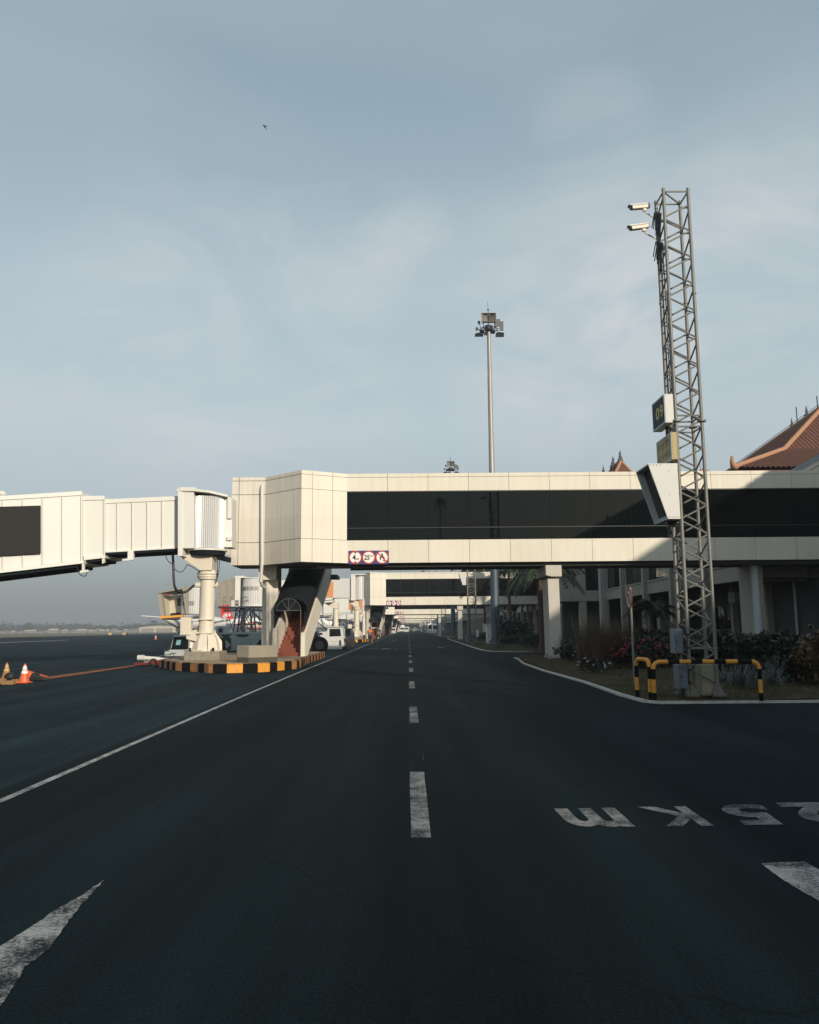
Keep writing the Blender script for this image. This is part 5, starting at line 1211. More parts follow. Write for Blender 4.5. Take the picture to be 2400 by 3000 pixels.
# ------------------------------------------------------------------ tiled hip roofs
def hip_roof(label, x0, x1, y0, y1, prof, step=.30, fin=True, name='tiled_roof', per=8):
    """prof: (inset, z) from eave to ridge; corrugated rows of tiles on all four slopes, ridge caps on the hips"""
    root = thing(name, label, 'roof', ((x0+x1)/2, (y0+y1)/2, prof[0][1]), 'red tiled hip roofs of the terminal')
    A = prof[-1][0]
    def zof(a):
        for (a0, z0), (a1, z1) in zip(prof, prof[1:]):
            if a <= a1 + 1e-6: return z0 + (z1-z0)*(a-a0)/(a1-a0)
        return prof[-1][1]
    m = MB()
    def slope(fn, L, W):
        n = int(L/step); K = 4
        for i in range(n):
            cols = []
            for k in range(K + 1):
                s = (i + k/K)*L/n; lim = min(s, L - s, A); hgt = .15*abs(math.sin(math.pi*k/K))
                row = [a for a, z in prof if a < lim - 1e-6] + [lim]
                cols.append([fn(s, a, zof(a) + hgt) for a in row] )
            for c0, c1 in zip(cols, cols[1:]):
                nn = min(len(c0), len(c1))
                for j in range(nn - 1): m.add([c0[j], c1[j], c1[j+1], c0[j+1]], [(0, 1, 2, 3)])
                if len(c0) > nn: m.add([c0[nn-1], c1[nn-1], c0[nn]], [(0, 1, 2)])
                if len(c1) > nn: m.add([c0[nn-1], c1[nn-1], c1[nn]], [(0, 1, 2)])
    slope(lambda s, a, z: (x0+s, y0+a, z), x1-x0, y1-y0); slope(lambda s, a, z: (x1-s, y1-a, z), x1-x0, y1-y0)
    slope(lambda s, a, z: (x0+a, y1-s, z), y1-y0, x1-x0); slope(lambda s, a, z: (x1-a, y0+s, z), y1-y0, x1-x0)
    m.build('tiles', 'tile', root, clean=False)
    for sx, sy in ((0, 0), (1, 0), (0, 1), (1, 1)):
        m = MB(); pts = []
        for (a0, z0), (a1, z1) in zip(prof, prof[1:]):
            for j in range(per): a = a0 + (a1-a0)*j/per; pts.append(((x1-a) if sx else (x0+a), (y1-a) if sy else (y0+a), zof(a)+.12))
        a = A; pts.append(((x1-a) if sx else (x0+a), (y1-a) if sy else (y0+a), prof[-1][1]+.12))
        m.tube(pts, .21, 8); p = Vector(pts[0]); q_ = Vector(pts[1]); o_ = (p-q_).normalized()
        m.tube([p - o_*.1, p + o_*.25 + Vector((0, 0, .1)), p + o_*.42 + Vector((0, 0, .42)), p + o_*.36 + Vector((0, 0, .85))], lambda t: .30*(1-t*.7), 8)
        m.build('hip_ridge', 'tile_ridge', root, smooth=50)
    m = MB(); z = prof[-1][1]; rx0, rx1, ry0, ry1 = x0+A, x1-A, y0+A, y1-A
    m.tube([(rx0, ry0, z+.15), (rx1, ry1, z+.15)], .30, 8) if (rx1-rx0)+(ry1-ry0) > .1 else None
    m.build('main_ridge', 'tile_ridge', root, smooth=50) if m.v else None
    m = MB(); e = .22; zz = prof[0][1]; m.box((x0+e, y0+e, zz-1.6), (x1-e, y1-e, zz-.12)); m.build('eave_wall', 'tile_red', root)
    return root, (rx0, rx1, ry0, ry1, z)
def finial(mb, x, y, z, s=1.0):
    mb.lathe([(.42*s, z), (.5*s, z+.2*s), (.36*s, z+.3*s), (.40*s, z+.5*s), (.24*s, z+.65*s), (.28*s, z+.85*s), (.12*s, z+1.1*s), (.14*s, z+1.3*s), (.01, z+1.9*s)], (x, y, 0), 8)
cn = P(2153, 1372, 60)
big, (a0, a1, b0, b1, zr) = hip_roof('large red tiled hip roof rising above the bridge at the right edge', cn.x, cn.x+30, 60, 90, [(0, cn.z), (7.2, cn.z+2.9), (14.99, cn.z+8.8)], step=.38)
m = MB(); 
for px_, py_ in ((2320, 72), (2364, 73)):
    q_ = P(px_, 1236 if px_ < 2350 else 1213, py_+8); finial(m, q_.x, q_.y, q_.z-1.0, 1.0 if px_ > 2350 else .75)
m.build('finial', 'finial', big)
m = MB()
for u, v0, v1 in ((2335.5, 1228, 1192), (2396, 1196, 1160)): q_ = P(u, v0, 80); m.cyl((q_.x, 80, q_.z-.8), (q_.x, 80, P(u, v1, 80).z), .055, n=5)
hp = [Vector((cn.x + a, 90 - a, z + .45)) for a, z in ((0, cn.z), (7.2, cn.z+2.9), (14.9, cn.z+8.8))]; m.tube(hp, .03, 4)
m.build('lightning_rod', 'dark_steel', big)
ap = P(1819.5, 1354, 111); az = ap.z
sm, _ = hip_roof('small steep tiled roof peak with two spires, just showing over the bridge', ap.x-12, ap.x+12, 111-12, 115.6+12, [(0, az-14), (5, az-11.5), (11.95, az-.05)])
m = MB(); finial(m, ap.x, 111.2, az, .95); finial(m, ap.x, 115.4, az, .95); q_ = P(1796, 1364, 113); finial(m, q_.x-1.0, 114.5, az-1.2, .8); m.build('finial', 'finial', sm)
m = MB(); 
for u, v0, v1, yy in ((1815.5, 1352, 1325, 113), (1799.5, 1362, 1340, 113)): q_ = P(u, v0, yy); m.cyl((q_.x, yy, q_.z-1.5), (q_.x, yy, P(u, v1, yy).z), .05, n=5)
m.build('lightning_rod', 'dark_steel', sm)
q_ = P(2062, 1376, 150); tn, _ = hip_roof('tiny tip of a tiled roof showing behind the lattice tower', q_.x-9, q_.x+9, 141, 159.2, [(0, q_.z-7), (8.95, q_.z-.1)], per=4)
m = MB(); 
for u in (2052, 2068): q3 = P(u, 1374, 150); m.cyl((q3.x, 150, q3.z-2), (q3.x, 150, q3.z+1.4), .05, n=5)
m.build('lightning_rod', 'dark_steel', tn)
# the terminal's near pavilion (mostly out of view; mirrored in the bridge windows, throws the shade on the right)
near_t, _ = hip_roof('tiled roof of the near terminal hall, mirrored in the bridge windows', 22.75, 48, -13, 30.5, [(0, 12.45), (5.5, 14.4), (12.6, 19.4)], step=.6)
MB().box((24.2, -12, 0), (47, 29.5, 12.4)).build('hall_wall', 'term_wall', near_t)
far_t, _ = hip_roof('tiled roof of the terminal hall behind the near one', 21.7, 47, -130, -14, [(0, 12.45), (5.5, 14.4), (12.6, 19.4)], step=.8)
MB().box((23.2, -129, 0), (46, -15, 12.4)).build('hall_wall', 'term_wall', far_t)
# ------------------------------------------------------------------ plants
def leafcloud(mb, c, rad, n, size, up=.3, m=0, nm=1, shell=.5, asp=.42):
    c = Vector(c)
    for _ in range(n):
        d = Vector((rnd.gauss(0, 1), rnd.gauss(0, 1), rnd.gauss(0, 1))).normalized() * (shell + (1-shell)*rnd.random())
        lump = 1 + .22*math.sin(d.x*5+c.x*3) * math.sin(d.y*4+1) + .18*math.sin(d.z*7+c.y)
        p = c + Vector((d.x*rad[0], d.y*rad[1], d.z*rad[2]))*lump
        if p.z < .08: continue
        a = Vector((rnd.gauss(0, 1), rnd.gauss(0, 1), rnd.gauss(0, .6)+up)).normalized(); b = a.cross(Vector((rnd.gauss(0, 1), rnd.gauss(0, 1), rnd.gauss(0, 1)))).normalized()
        s = size*rnd.uniform(.6, 1.35); q = a*s; t = b*s*asp
        mb.add([p, p + q*.5 + t, p + q, p + q*.5 - t], [(0, 1, 2, 3)], m if nm == 1 else rnd.randrange(nm))
def bush(name, label, c, rad, n, size, mt, cat='bush', group=None, flowers=None, asp=.42):
    root = thing(name, label, cat, (c[0], c[1], max(.05, c[2]-rad[2])), group)
    m = MB(); leafcloud(m, c, rad, n, size, asp=asp); m.build('foliage', mt, root, clean=False)
    m = MB()
    for i in range(7):
        a = rnd.uniform(0, 6.28); m.tube([(c[0], c[1], max(.0, c[2]-rad[2]*1.1)), (c[0]+.3*rad[0]*math.cos(a), c[1]+.3*rad[1]*math.sin(a), c[2]-.2*rad[2]), (c[0]+.7*rad[0]*math.cos(a), c[1]+.7*rad[1]*math.sin(a), c[2]+.4*rad[2])], lambda t: .02*(1.3-t), 5)
    m.build('stem', 'stem', root)
    if flowers:
        fm, k, fs = flowers
        for _ in range(k):
            m = MB(); d = Vector((rnd.gauss(0, 1), rnd.gauss(-.6, 1), rnd.gauss(.5, .6))).normalized(); p = Vector(c) + Vector((d.x*rad[0], d.y*rad[1], d.z*rad[2]))*rnd.uniform(.95, 1.1)
            for j in range(9):
                q = p + Vector((rnd.gauss(0, 1), rnd.gauss(0, 1), rnd.gauss(0, 1)))*fs*.6; a = Vector((rnd.gauss(0, 1), rnd.gauss(0, 1), rnd.gauss(0, 1))).normalized()*fs*.6; b = a.orthogonal()
                m.add([q-a, q-b, q+a, q+b], [(0, 1, 2, 3)])
            m.build('flower_cluster', fm, root, clean=False)
    return root
def arching(name, label, c, n, L, wd, mt, spread=.9, cat='plant', group=None, droop=.8):
    """rosette of long arching blades"""
    root = tag(MB_(name, c, n, L, wd, mt, spread, droop), label, cat, group); rebase(root, tuple(c)); return root
def MB_(name, c, n, L, wd, mt, spread, droop, mb=None):
    m = mb or MB(); c = Vector(c)
    for _ in range(n):
        a = rnd.uniform(0, 6.28); s = spread*rnd.uniform(.15, 1); l = L*rnd.uniform(.6, 1.1); h = Vector((math.cos(a), math.sin(a), 0)); t = Vector((-h.y, h.x, 0)); o = c + h*rnd.uniform(0, .08) + t*rnd.uniform(-.05, .05); vs = []; K = 5
        for k in range(K + 1):
            f = k/K; p = o + h*(l*s*f) + Vector((0, 0, l*(f*math.sqrt(max(.05, 1-s*s*.6)) - droop*s*f*f*f*.9))); w_ = wd*(1-f)**.7*.5 + .0008
            vs += [p - t*w_, p + t*w_]
        m.add(vs, [(2*k, 2*k+1, 2*k+3, 2*k+2) for k in range(K)])
    return m.build(name, mt, clean=False) if mb is None else m
def at_g(u, v, z): p = G(u, v, z); return p
# big clump of dry ornamental grass
p_ = at_g(1778, 1952, .2); m = MB()
for i in range(26):
    o = Vector((p_.x + rnd.gauss(0, .42), p_.y + rnd.uniform(-.3, .6), .15)); MB_('x', o, 60, 1.85*rnd.uniform(.75, 1.1), .020, 'reed', .42, .5, m)
o = m.build('ornamental_grass', 'reed', clean=False); tag(o, 'large clump of tall dry brown ornamental grass left of the thin sign pole', 'grass clump'); rebase(o, (p_.x, p_.y, .15))
p_ = at_g(1690, 1925, .22); m = MB()
for i in range(14): MB_('x', Vector((p_.x + rnd.gauss(0, .5), p_.y + rnd.uniform(-.3, .6), .15)), 36, 1.35*rnd.uniform(.7, 1.1), .016, 'reed', .45, .5, m)
o = m.build('ornamental_grass', 'leaf_dark', clean=False); tag(o, 'dark green clump of long grass just right of the nearest concrete column', 'grass clump'); rebase(o, (p_.x, p_.y, .15))
p_ = P(1885, 1900, 27.5); bush('flower_bush', 'bush with clusters of pinkish red flowers behind the short barrier', (p_.x, 27.5, .62), (1.15, .6, .55), 1500, .12, 'leaf_dark', flowers=('flower_red', 46, .055))
p_ = P(1990, 1885, 28.5); bush('flower_bush', 'small dark bush with a few red flowers behind the tower legs', (p_.x, 28.5, .6), (.8, .6, .55), 900, .12, 'leaf_dark', flowers=('flower_red', 14, .05))
p_ = P(1682, 1898, 33); bush('flower_bush', 'low bush with small white flowers beside the column foot', (p_.x, 33, .55), (.85, .5, .42), 800, .12, 'leaf_dark', flowers=('flower_white', 16, .03))
p_ = P(1741, 1941, 25.5); bush('flower_bush', 'tiny plant with white flowers in front of the dry grass clump', (p_.x, 25.5, .36), (.5, .35, .22), 260, .10, 'leaf_dark', flowers=('flower_white', 12, .03))
p_ = P(2392, 1912, 19.5); bush('croton', 'croton shrub with yellow and orange leaf tips at the right edge', (p_.x+.25, 19.5, .78), (.75, .7, .62), 900, .15, 'croton')
p_ = P(2345, 1965, 20.5); bush('shrub', 'dark shrub under the croton at the right edge', (p_.x+.3, 20.5, .6), (1.0, .7, .55), 1100, .17, 'leaf_dark')
for k, (u, v, Y, rx, rz, lab) in enumerate(((2135, 1908, 25, 1.0, .62, 'dark fern-like shrub just right of the tower legs'), (2215, 1908, 24, .95, .60, 'dark shrub midway between the tower and the croton'), (2290, 1912, 23.5, .85, .6, 'dark shrub left of the croton'), (1930, 1884, 31, .8, .5, 'dark rounded shrub under the small palm'), (1873, 1886, 33, .7, .5, 'dark shrub behind the red flowers'), (2060, 1900, 27, .7, .55, 'dark shrub seen through the tower legs'))):
    p_ = P(u, v, Y); bush('shrub', lab, (p_.x, Y, max(rz*.8, p_.z)), (rx, .7, rz), 1000, .2, 'leaf_dark', 'shrub', 'dark shrubs in front of the terminal', asp=.25)
for u, v, n, L, lab in ((2165, 2012, 80, .95, 'spiky grey-green plant just right of the tower foot'), (2212, 2014, 60, .8, 'smaller spiky plant left of the right barrier post'), (2268, 2006, 90, .95, 'largest spiky plant right of the right barrier post'), (2120, 1998, 50, .75, 'small spiky plant half hidden by the right tower leg')):
    p_ = at_g(u, v, .13); arching('spiky_plant', lab, (p_.x, p_.y, .12), n, L, .022, 'leaf_blue', .95, 'plant', 'spiky plants behind the long barrier', .9)
# fan palm and taller palms
def palm(label, x, y, h, nf, L, mt='leaf_dark', tr=.12, lw=1.0, group='palms in front of the terminal'):
    root = thing('palm_tree', label, 'palm tree', (x, y, .1), group)
    m = MB(); n = 14; m.tube([(x + .06*math.sin(i*.5), y, .05 + h*i/n) for i in range(n+1)], lambda t: tr*(1.25 - .45*t) + .012*math.sin(t*60), 12); m.build('trunk', 'palm_trunk', root, smooth=60)
    m = MB(); top = Vector((x, y, h))
    for i in range(nf):
        a = 2.4*i + rnd.uniform(-.2, .2); el = R(rnd.uniform(-25, 75)); hd = Vector((math.cos(a), math.sin(a), 0)); l = L*rnd.uniform(.8, 1.1); rib = []
        K = 14
        for k in range(K + 1):
            f = k/K; rib.append(top + hd*(l*f*math.cos(el*(1-.3*f))) + Vector((0, 0, l*(f*math.sin(el) - .62*f*f))))
        m.tube(rib[::2], lambda t: .022*(1.1-t), 5)
        for k in range(2, K + 1):
            p_ = rib[k]; d = (rib[k]-rib[k-1]).normalized(); sd_ = d.cross(Vector((0, 0, 1))).normalized()
            for s in (-1, 1):
                for j in range(3):
                    q_ = p_ - d*(j*l/K/3); ll = L*.30*(1 - .55*abs(k/K-.45)*1.6)*rnd.uniform(.8, 1.15); e = (sd_*s*.75 + d*.55 + Vector((0, 0, rnd.uniform(-.55, -.1)))).normalized()*ll; w_ = d*.022*L*lw
                    m.add([q_ - w_, q_ + w_, q_ + e*.6 + w_*.6 - Vector((0, 0, ll*.06)), q_ + e - Vector((0, 0, ll*.28)), q_ + e*.6 - w_*.6 - Vector((0, 0, ll*.06))], [(0, 1, 2, 3, 4)])
    m.build('crown', mt, root, clean=False); return root
p_ = P(1912, 1790, 32); palm('small dark palm with drooping fronds in front of the terminal columns', p_.x, 32, p_.z+.1, 17, 1.2, tr=.075, lw=.6)
p_ = P(1584, 1740, 52); palm('tall palm with a reddish brown trunk right behind the nearest concrete column', p_.x, 52, 6.1, 26, 2.4, 'leaf_mid', tr=.17)
p_ = P(1616, 1700, 57); palm('tall palm whose fronds hang below the bridge, right behind the column', p_.x, 57, 6.3, 24, 2.2, 'leaf_mid', tr=.16)
for u, Y, h, lab in ((1372, 128, 10.3, 'left one of two far palms whose crowns show above the second bridge'), (1418, 134, 10.4, 'right one of two far palms whose crowns show above the second bridge'), (1492, 98, 8.9, 'palm behind the big mast, crown just under the nearest bridge')):
    p_ = P(u, 1700, Y); palm(lab, p_.x, Y, h, 22, 2.9, 'leaf_mid', tr=.18)
def tree(label, x, y, h, r, n, size, mt, group, name='tree', cat='tree'):
    root = thing(name, label, cat, (x, y, 0), group)
    m = MB(); m.tube([(x, y, -.1), (x+.1, y, h*.3), (x-.1, y, h*.6)], lambda t: .2*(1.2-t*.7), 8)
    cl = []
    for i in range(9):
        a = i*2.4; q_ = Vector((x + r*.62*math.cos(a)*rnd.uniform(.5, 1), y + r*.6*math.sin(a), h*(.52+.34*rnd.random()))); cl.append(q_); m.tube([(x, y, h*.38), ((x+q_.x)/2, (y+q_.y)/2, (h*.4+q_.z)/2+.2), q_], lambda t: .09*(1.15-t), 6)
    m.build('trunk', 'stem', root)
    m = MB()
    for q_ in cl: s = rnd.uniform(.36, .55); leafcloud(m, q_, (r*s, r*s, h*.2*rnd.uniform(.7, 1.1)), n//9, size, shell=.35)
    m.build('crown', mt, root, clean=False); return root
p_ = P(1535, 1690, 98); tree('broad green tree behind the second bridge roof near the terminal', p_.x, 108, 9.4, 3.6, 2600, .42, 'leaf_mid', 'trees beside the terminal')
p_ = P(1640, 1690, 98); tree('darker tree beyond the second bridge, close to the terminal wing', p_.x, 112, 9.8, 3.2, 2200, .42, 'leaf_dark', 'trees beside the terminal')
# hedges and shrubs on the second verge
for u0, u1, v, Y, h, lab in ((1468, 1532, 1884, 66, .75, 'low clipped hedge right of the big mast foot'), (1530, 1600, 1890, 58, .8, 'low clipped hedge left of the nearest column foot'), (1395, 1440, 1868, 92, .8, 'low hedge behind the second lattice tower')):
    a_, b_ = P(u0, v, Y), P(u1, v, Y); root = thing('hedge', lab, 'hedge', ((a_.x+b_.x)/2, Y, .1), 'low hedges on the second verge'); m = MB()
    for i in range(1700):
        x = rnd.uniform(a_.x, b_.x); yy = Y + rnd.uniform(-.5, 1.2); z = .15 + h*math.sqrt(rnd.random())*(1+.12*math.sin(x*3)); d = Vector((rnd.gauss(0, 1), rnd.gauss(0, 1), rnd.gauss(.3, .6))).normalized()*.11; t = d.orthogonal()*.5
        m.add([(x, yy, z), Vector((x, yy, z))+d*.5+t, Vector((x, yy, z))+d, Vector((x, yy, z))+d*.5-t], [(0, 1, 2, 3)])
    m.build('foliage', 'leaf_dark', root, clean=False)
p_ = P(1500, 1850, 76); bush('shrub', 'large dark red-tinged shrub in front of the far terminal wall', (p_.x, 76, 1.3), (1.9, 1.0, 1.2), 1500, .26, 'leaf_dark', 'shrub')
p_ = P(1469, 1856, 70); bush('flower_bush', 'small pink flowering plant right of the mast foot', (p_.x, 70, .9), (.4, .3, .5), 160, .12, 'leaf_dark', 'bush', None, ('flower_red', 10, .06))

# ------------------------------------------------------------------ vehicles on the left
yt = 46.0
X = lambda u: P(u, 1880, yt).x
Z = lambda v, u=600: P(u, v, yt).z
tug = thing('pushback_tractor', 'grey pushback tractor with green chevrons, cab at left behind the support column', 'aircraft tug', (X(640), yt+1.2, 0))
m = MB()
m.prism([(X(556), yt, .35), (X(770), yt, .35), (X(800), yt, .5), (X(800), yt, Z(1851)), (X(728), yt, Z(1857)), (X(722), yt, Z(1860)), (X(556), yt, Z(1860))], (0, 2.5, 0)); m.build('body', 'tug_blue', tug, bevel=.03)
m = MB(); m.box((X(622), yt-.02, Z(1859)), (X(745), yt+2.52, Z(1854))); m.build('deck_edge', 'tug_grey', tug)
m = MB()
def dia(pts, k=0, mi=0): m.prism([(X(u), yt-.012 - .004*k, Z(v)) for u, v in pts], (0, .008, 0), mi)
dia([(622, 1858), (684, 1858), (700, 1874), (692, 1889.6), (664, 1917), (650, 1917), (640, 1890), (622, 1872)])
dia([(688, 1857.6), (733, 1857.6), (710, 1879)], 0); dia([(714, 1884), (722, 1876), (748, 1903), (728, 1903)], 0)
for p_ in (((633.5, 1865.6), (644, 1858.4), (653.4, 1866.6), (649, 1873)), ((671, 1866.6), (682, 1858), (695, 1868.7), (679, 1872.5)), ((657, 1881), (663.3, 1876), (675, 1889.6), (663.3, 1902))): dia(p_, 1, 1)
m.build('chevrons', ['green', 'tug_grey'], tug)
m = MB(); m.box((X(678), yt-.02, Z(1903)), (X(733), yt-.004, Z(1868)))
for i in range(9): m.box((X(680), yt-.03, Z(1901-3.7*i)), (X(731), yt-.02, Z(1899-3.7*i)))
m.build('louvre', 'tug_blue', tug)
m = MB()
m.prism([(X(u), yt-.022, Z(v)) for u, v in ((627, 1921), (627, 1871), (634, 1866), (646, 1867), (661, 1882), (664, 1921))], (0, .02, 0))
m.prism([(X(u), yt-.022, Z(v)) for u, v in ((750, 1921), (750, 1892), (762, 1876), (778, 1868), (800, 1868), (800, 1921))], (0, .02, 0))
m.build('wheel_arch', 'black', tug)
for u in (644, 778):
    m = MB(); m.wheel((X(u), yt+.16, .45), .45, .3); m.wheel((X(u), yt+2.4, .52), .52, .34); m.build('wheel', ['black', 'engine_grey'], tug, smooth=35)
m = MB()
cabp = [(483, 1922), (484, 1905), (500, 1903), (508, 1862), (510, 1860.5), (558, 1860.5), (560, 1922)]
m.prism([(X(u), yt-.05, Z(v)) for u, v in cabp], (0, 1.3, 0)); m.build('cab', 'tug_grey', tug, bevel=.03)
m = MB(); m.prism([(X(u), yt-.062, Z(v)) for u, v in ((502, 1900), (504, 1896), (509.5, 1867), (512, 1865.5), (551, 1865.5), (553.5, 1868), (553, 1900), (550, 1902.5), (504, 1902.5))], (0, .011, 0)); m.build('window', 'glass_car', tug)
m = MB(); m.prism([(X(u), yt-.066, Z(v)) for u, v in ((516, 1889), (519, 1874), (532, 1874), (529, 1889))], (0, .003, 0)); m.build('window_paper', 'window_paper', tug)
m = MB(); m.cyl((X(532), yt+.3, Z(1860)), (X(532), yt+.3, Z(1853)), .09, n=10); m.build('beacon', 'black', tug)
m = MB(); m.box((X(487), yt-.2, Z(1905)), (X(492), yt-.12, Z(1889))); m.cyl((X(490), yt-.15, Z(1903)), (X(500), yt, Z(1908)), .02, n=6); m.build('mirror', 'black', tug)
m = MB(); m.box((X(541), yt-.075, Z(1906.5)), (X(552), yt-.055, Z(1905))); m.build('door_handle', 'black', tug)
m = MB(); m.box((X(624), yt+.6, Z(1858)), (X(650), yt+1.9, Z(1834))); m.build('rear_cab', 'tug_grey', tug, bevel=.03)
m = MB(); m.box((X(632.5), yt+.585, Z(1855)), (X(645), yt+.6, Z(1841))); m.build('rear_window', 'glass_car', tug)
# tow bar on the ground
p0, p1 = P(404, 1927, 36.2), P(520, 1934, 36.6)
tb = thing('tow_bar', 'white aircraft tow bar on a red wheeled frame left of the island', 'tow bar', ((p0.x+p1.x)/2, 36.4, 0))
m = MB(); m.cyl(p0 + Vector((.2, 0, 0)), p1, .085, n=12); m.cyl(p0, p0 + Vector((.28, 0, 0)), .12, n=12)
for t in (.12, .3, .55, .75): q_ = p0.lerp(p1, t); m.cyl(q_ - Vector((.04, 0, 0)), q_ + Vector((.04, 0, 0)), .10, n=12)
m.build('bar', 'bare_white', tb, smooth=40)
m = MB(); q_ = p0.lerp(p1, .62); m.prism([(q_.x-.6, 36.0, .10), (q_.x+.55, 36.0, .10), (q_.x+.45, 36.0, .22), (q_.x+.05, 36.0, p0.z-.10), (q_.x-.3, 36.0, .2)], (0, .5, 0)); m.box((p0.x-.1, 36.05, .05), (q_.x+.9, 36.3, .13)); m.build('frame', 'dark_red', tb)
m = MB()
for dx in (-.25, .35): m.wheel((q_.x+dx, 35.95, .16), .16, .1)
m.build('wheel', ['black', 'dark_red'], tb)
m = MB(); m.tube(smooth_path([p1 + Vector((-.35, 0, .0)), p1 + Vector((-.32, 0, .28)), p1 + Vector((-.2, 0, .30)), p1 + Vector((-.12, 0, .0))]), .015, 6); m.cyl(p0 + Vector((.9, .1, .05)), p0 + Vector((1.6, .2, .18)), .02, n=6); m.box((p0.x+.3, 36.1, p0.z-.22), (p0.x+.75, 36.2, p0.z-.12)); m.build('handle', 'chrome', tb)
# white tractor right of the near staircase
yt = 60.5
X = lambda u: P(u, 1870, yt).x
Z = lambda v, u=970: P(u, v, yt).z
wt = thing('tow_tractor', 'white boxy tow tractor parked to the right of the near staircase', 'tow tractor', (X(970), yt+.9, 0))
m = MB()
m.prism([(X(u), yt, Z(v)) for u, v in ((930, 1851), (957, 1850), (961, 1838), (1003, 1838), (1008, 1882), (1008, 1894), (946, 1898), (945, 1880), (940, 1870), (934, 1864), (930, 1864))], (0, 1.9, 0)); m.build('body', 'bare_white', wt, bevel=.03)
m = MB(); m.prism([(X(u), yt-.012, Z(v)) for u, v in ((965.5, 1842.5), (997, 1842.5), (999.5, 1864), (965.5, 1865))], (0, .011, 0)); m.build('window', 'glass_car', wt)
m = MB(); m.box((X(959), yt-.1, Z(1838)), (X(1004), yt+2.0, Z(1835.5))); m.build('roof', 'bare_white', wt, bevel=.02)
m = MB(); m.box((X(948), yt-.08, Z(1903)), (X(1003), yt+.05, Z(1895.5))); m.build('bumper', 'bare_white', wt, bevel=.02)
m = MB(); m.box((X(950), yt-.015, Z(1895)), (X(993), yt-.002, Z(1894))); m.box((X(965), yt-.008, Z(1880.6)), (X(994), yt-.002, Z(1880))); m.cyl((X(982), yt+.5, Z(1862)), (X(988), yt+.5, Z(1854)), .02, n=6); m.build('trim', 'joint', wt)
m = MB(); m.box((X(933), yt-.03, Z(1859.5)), (X(945), yt-.003, Z(1853.5))); m.build('lamp_recess', 'black', wt)
m = MB(); m.cyl((X(930), yt-.03, Z(1855)), (X(930), yt+.02, Z(1855)), .085, n=14); m.build('headlight', 'plane_white', wt)
m = MB(); m.box((X(994.5), yt-.03, Z(1892)), (X(999.5), yt-.003, Z(1876))); m.build('tail_light', 'vault', wt)
for u in (937, 1004):
    m = MB(); m.wheel((X(u), yt+.2, .42), .42, .3); m.wheel((X(u), yt+1.75, .42), .42, .3); m.build('wheel', ['black', 'engine_grey'], wt, smooth=35)
# dark tractor half hidden behind the parapet
yt = 53.0
dk = thing('tow_tractor', 'dark blue-grey tractor with a big wheel behind the near stair parapet', 'tow tractor', (X(925), yt+.8, 0))
m = MB(); m.prism([(X(u), yt, Z(v)) for u, v in ((912, 1908), (914, 1852), (926, 1849), (931, 1862), (940, 1880), (944, 1908))], (0, 1.5, 0)); m.build('body', 'tug_blue_dark', dk, bevel=.03)
m = MB(); m.wheel((X(938), yt-.05, .52), .52, .32); m.build('wheel', ['black', 'joint'], dk, smooth=35)
m = MB(); m.prism([(X(u), yt-.02, Z(v)) for u, v in ((925, 1879), (928, 1877), (933, 1887), (932, 1891), (927, 1890))], (0, .02, 0)); m.build('headlight', 'lamp_glass', dk)
m = MB(); m.box((X(915), yt-.012, Z(1868)), (X(921), yt-.002, Z(1856))); m.build('window', 'glass_car', dk)
# dark vehicle behind the white tractor
yt = 70.0
vn = thing('service_van', 'dark van with a white window frame behind the white tractor', 'van', (X(1020), yt+1, 0))
m = MB(); m.prism([(X(u), yt, Z(v)) for u, v in ((1000, 1880), (1002, 1842), (1028, 1841), (1034, 1856), (1036, 1880))], (0, 1.8, 0)); m.build('body', 'dark_steel', vn, bevel=.04)
m = MB(); m.box((X(1011), yt-.02, Z(1863)), (X(1027), yt-.003, Z(1844))); m.build('window', 'glass_car', vn)
m = MB(); m.box((X(1004), yt-.03, Z(1844)), (X(1005.2), yt-.005, Z(1856))); m.box((X(1009.5), yt-.03, Z(1857)), (X(1011), yt-.005, Z(1843))); m.box((X(1005), yt-.03, Z(1857)), (X(1011), yt-.005, Z(1855.5))); m.build('window_frame', 'bare_white', vn)
m = MB(); m.wheel((X(1008), yt+.1, .36), .36, .25); m.wheel((X(1030), yt+.1, .36), .36, .25); m.build('wheel', 'black', vn)

# ------------------------------------------------------------------ cones and clutter at the left edge
def cone(label, u, v, h, mats, band=True, group='traffic cones'):
    p_ = G(u, v, 0); root = thing('traffic_cone', label, 'traffic cone', (p_.x, p_.y, 0), group); x, y_ = p_.x, p_.y
    r = lambda z: .145*h/.6*(1 - z/h) + .028
    m = MB(); m.lathe([(r(.035), .035), (r(.5*h), .5*h)], (x, y_, 0), 20, 0); m.lathe([(r(.5*h)+.001, .5*h), (r(.66*h)+.001, .66*h)], (x, y_, 0), 20, 1); m.lathe([(r(.66*h), .66*h), (r(.71*h), .71*h)], (x, y_, 0), 20, 0); m.lathe([(r(.71*h)+.001, .71*h), (r(.9*h)+.001, .9*h)], (x, y_, 0), 20, 1); m.lathe([(r(.9*h), .9*h), (.026, h)], (x, y_, 0), 20, 0)
    m.build('body', mats, root, smooth=40)
    m = MB(); m.box((x-.19*h/.6, y_-.19*h/.6, .0), (x+.19*h/.6, y_+.19*h/.6, .036)); m.build('base', mats[0], root, bevel=.01)
    return root
cone('orange traffic cone with two white bands, right one of the pair at left', 70.5, 2001, .56, ['orange_cone', 'sign_white'])
cone('faded yellow traffic cone at the left edge, behind the wooden chocks', 18, 1990, .52, ['yellow_old', 'cone_yellow'])
p_ = G(456, 1873, 0); cone('tiny far traffic cone on the apron left of the tractor cab', 456, 1873.5, .75, ['orange_cone', 'sign_white'])
a_ = G(24, 2006, 0)
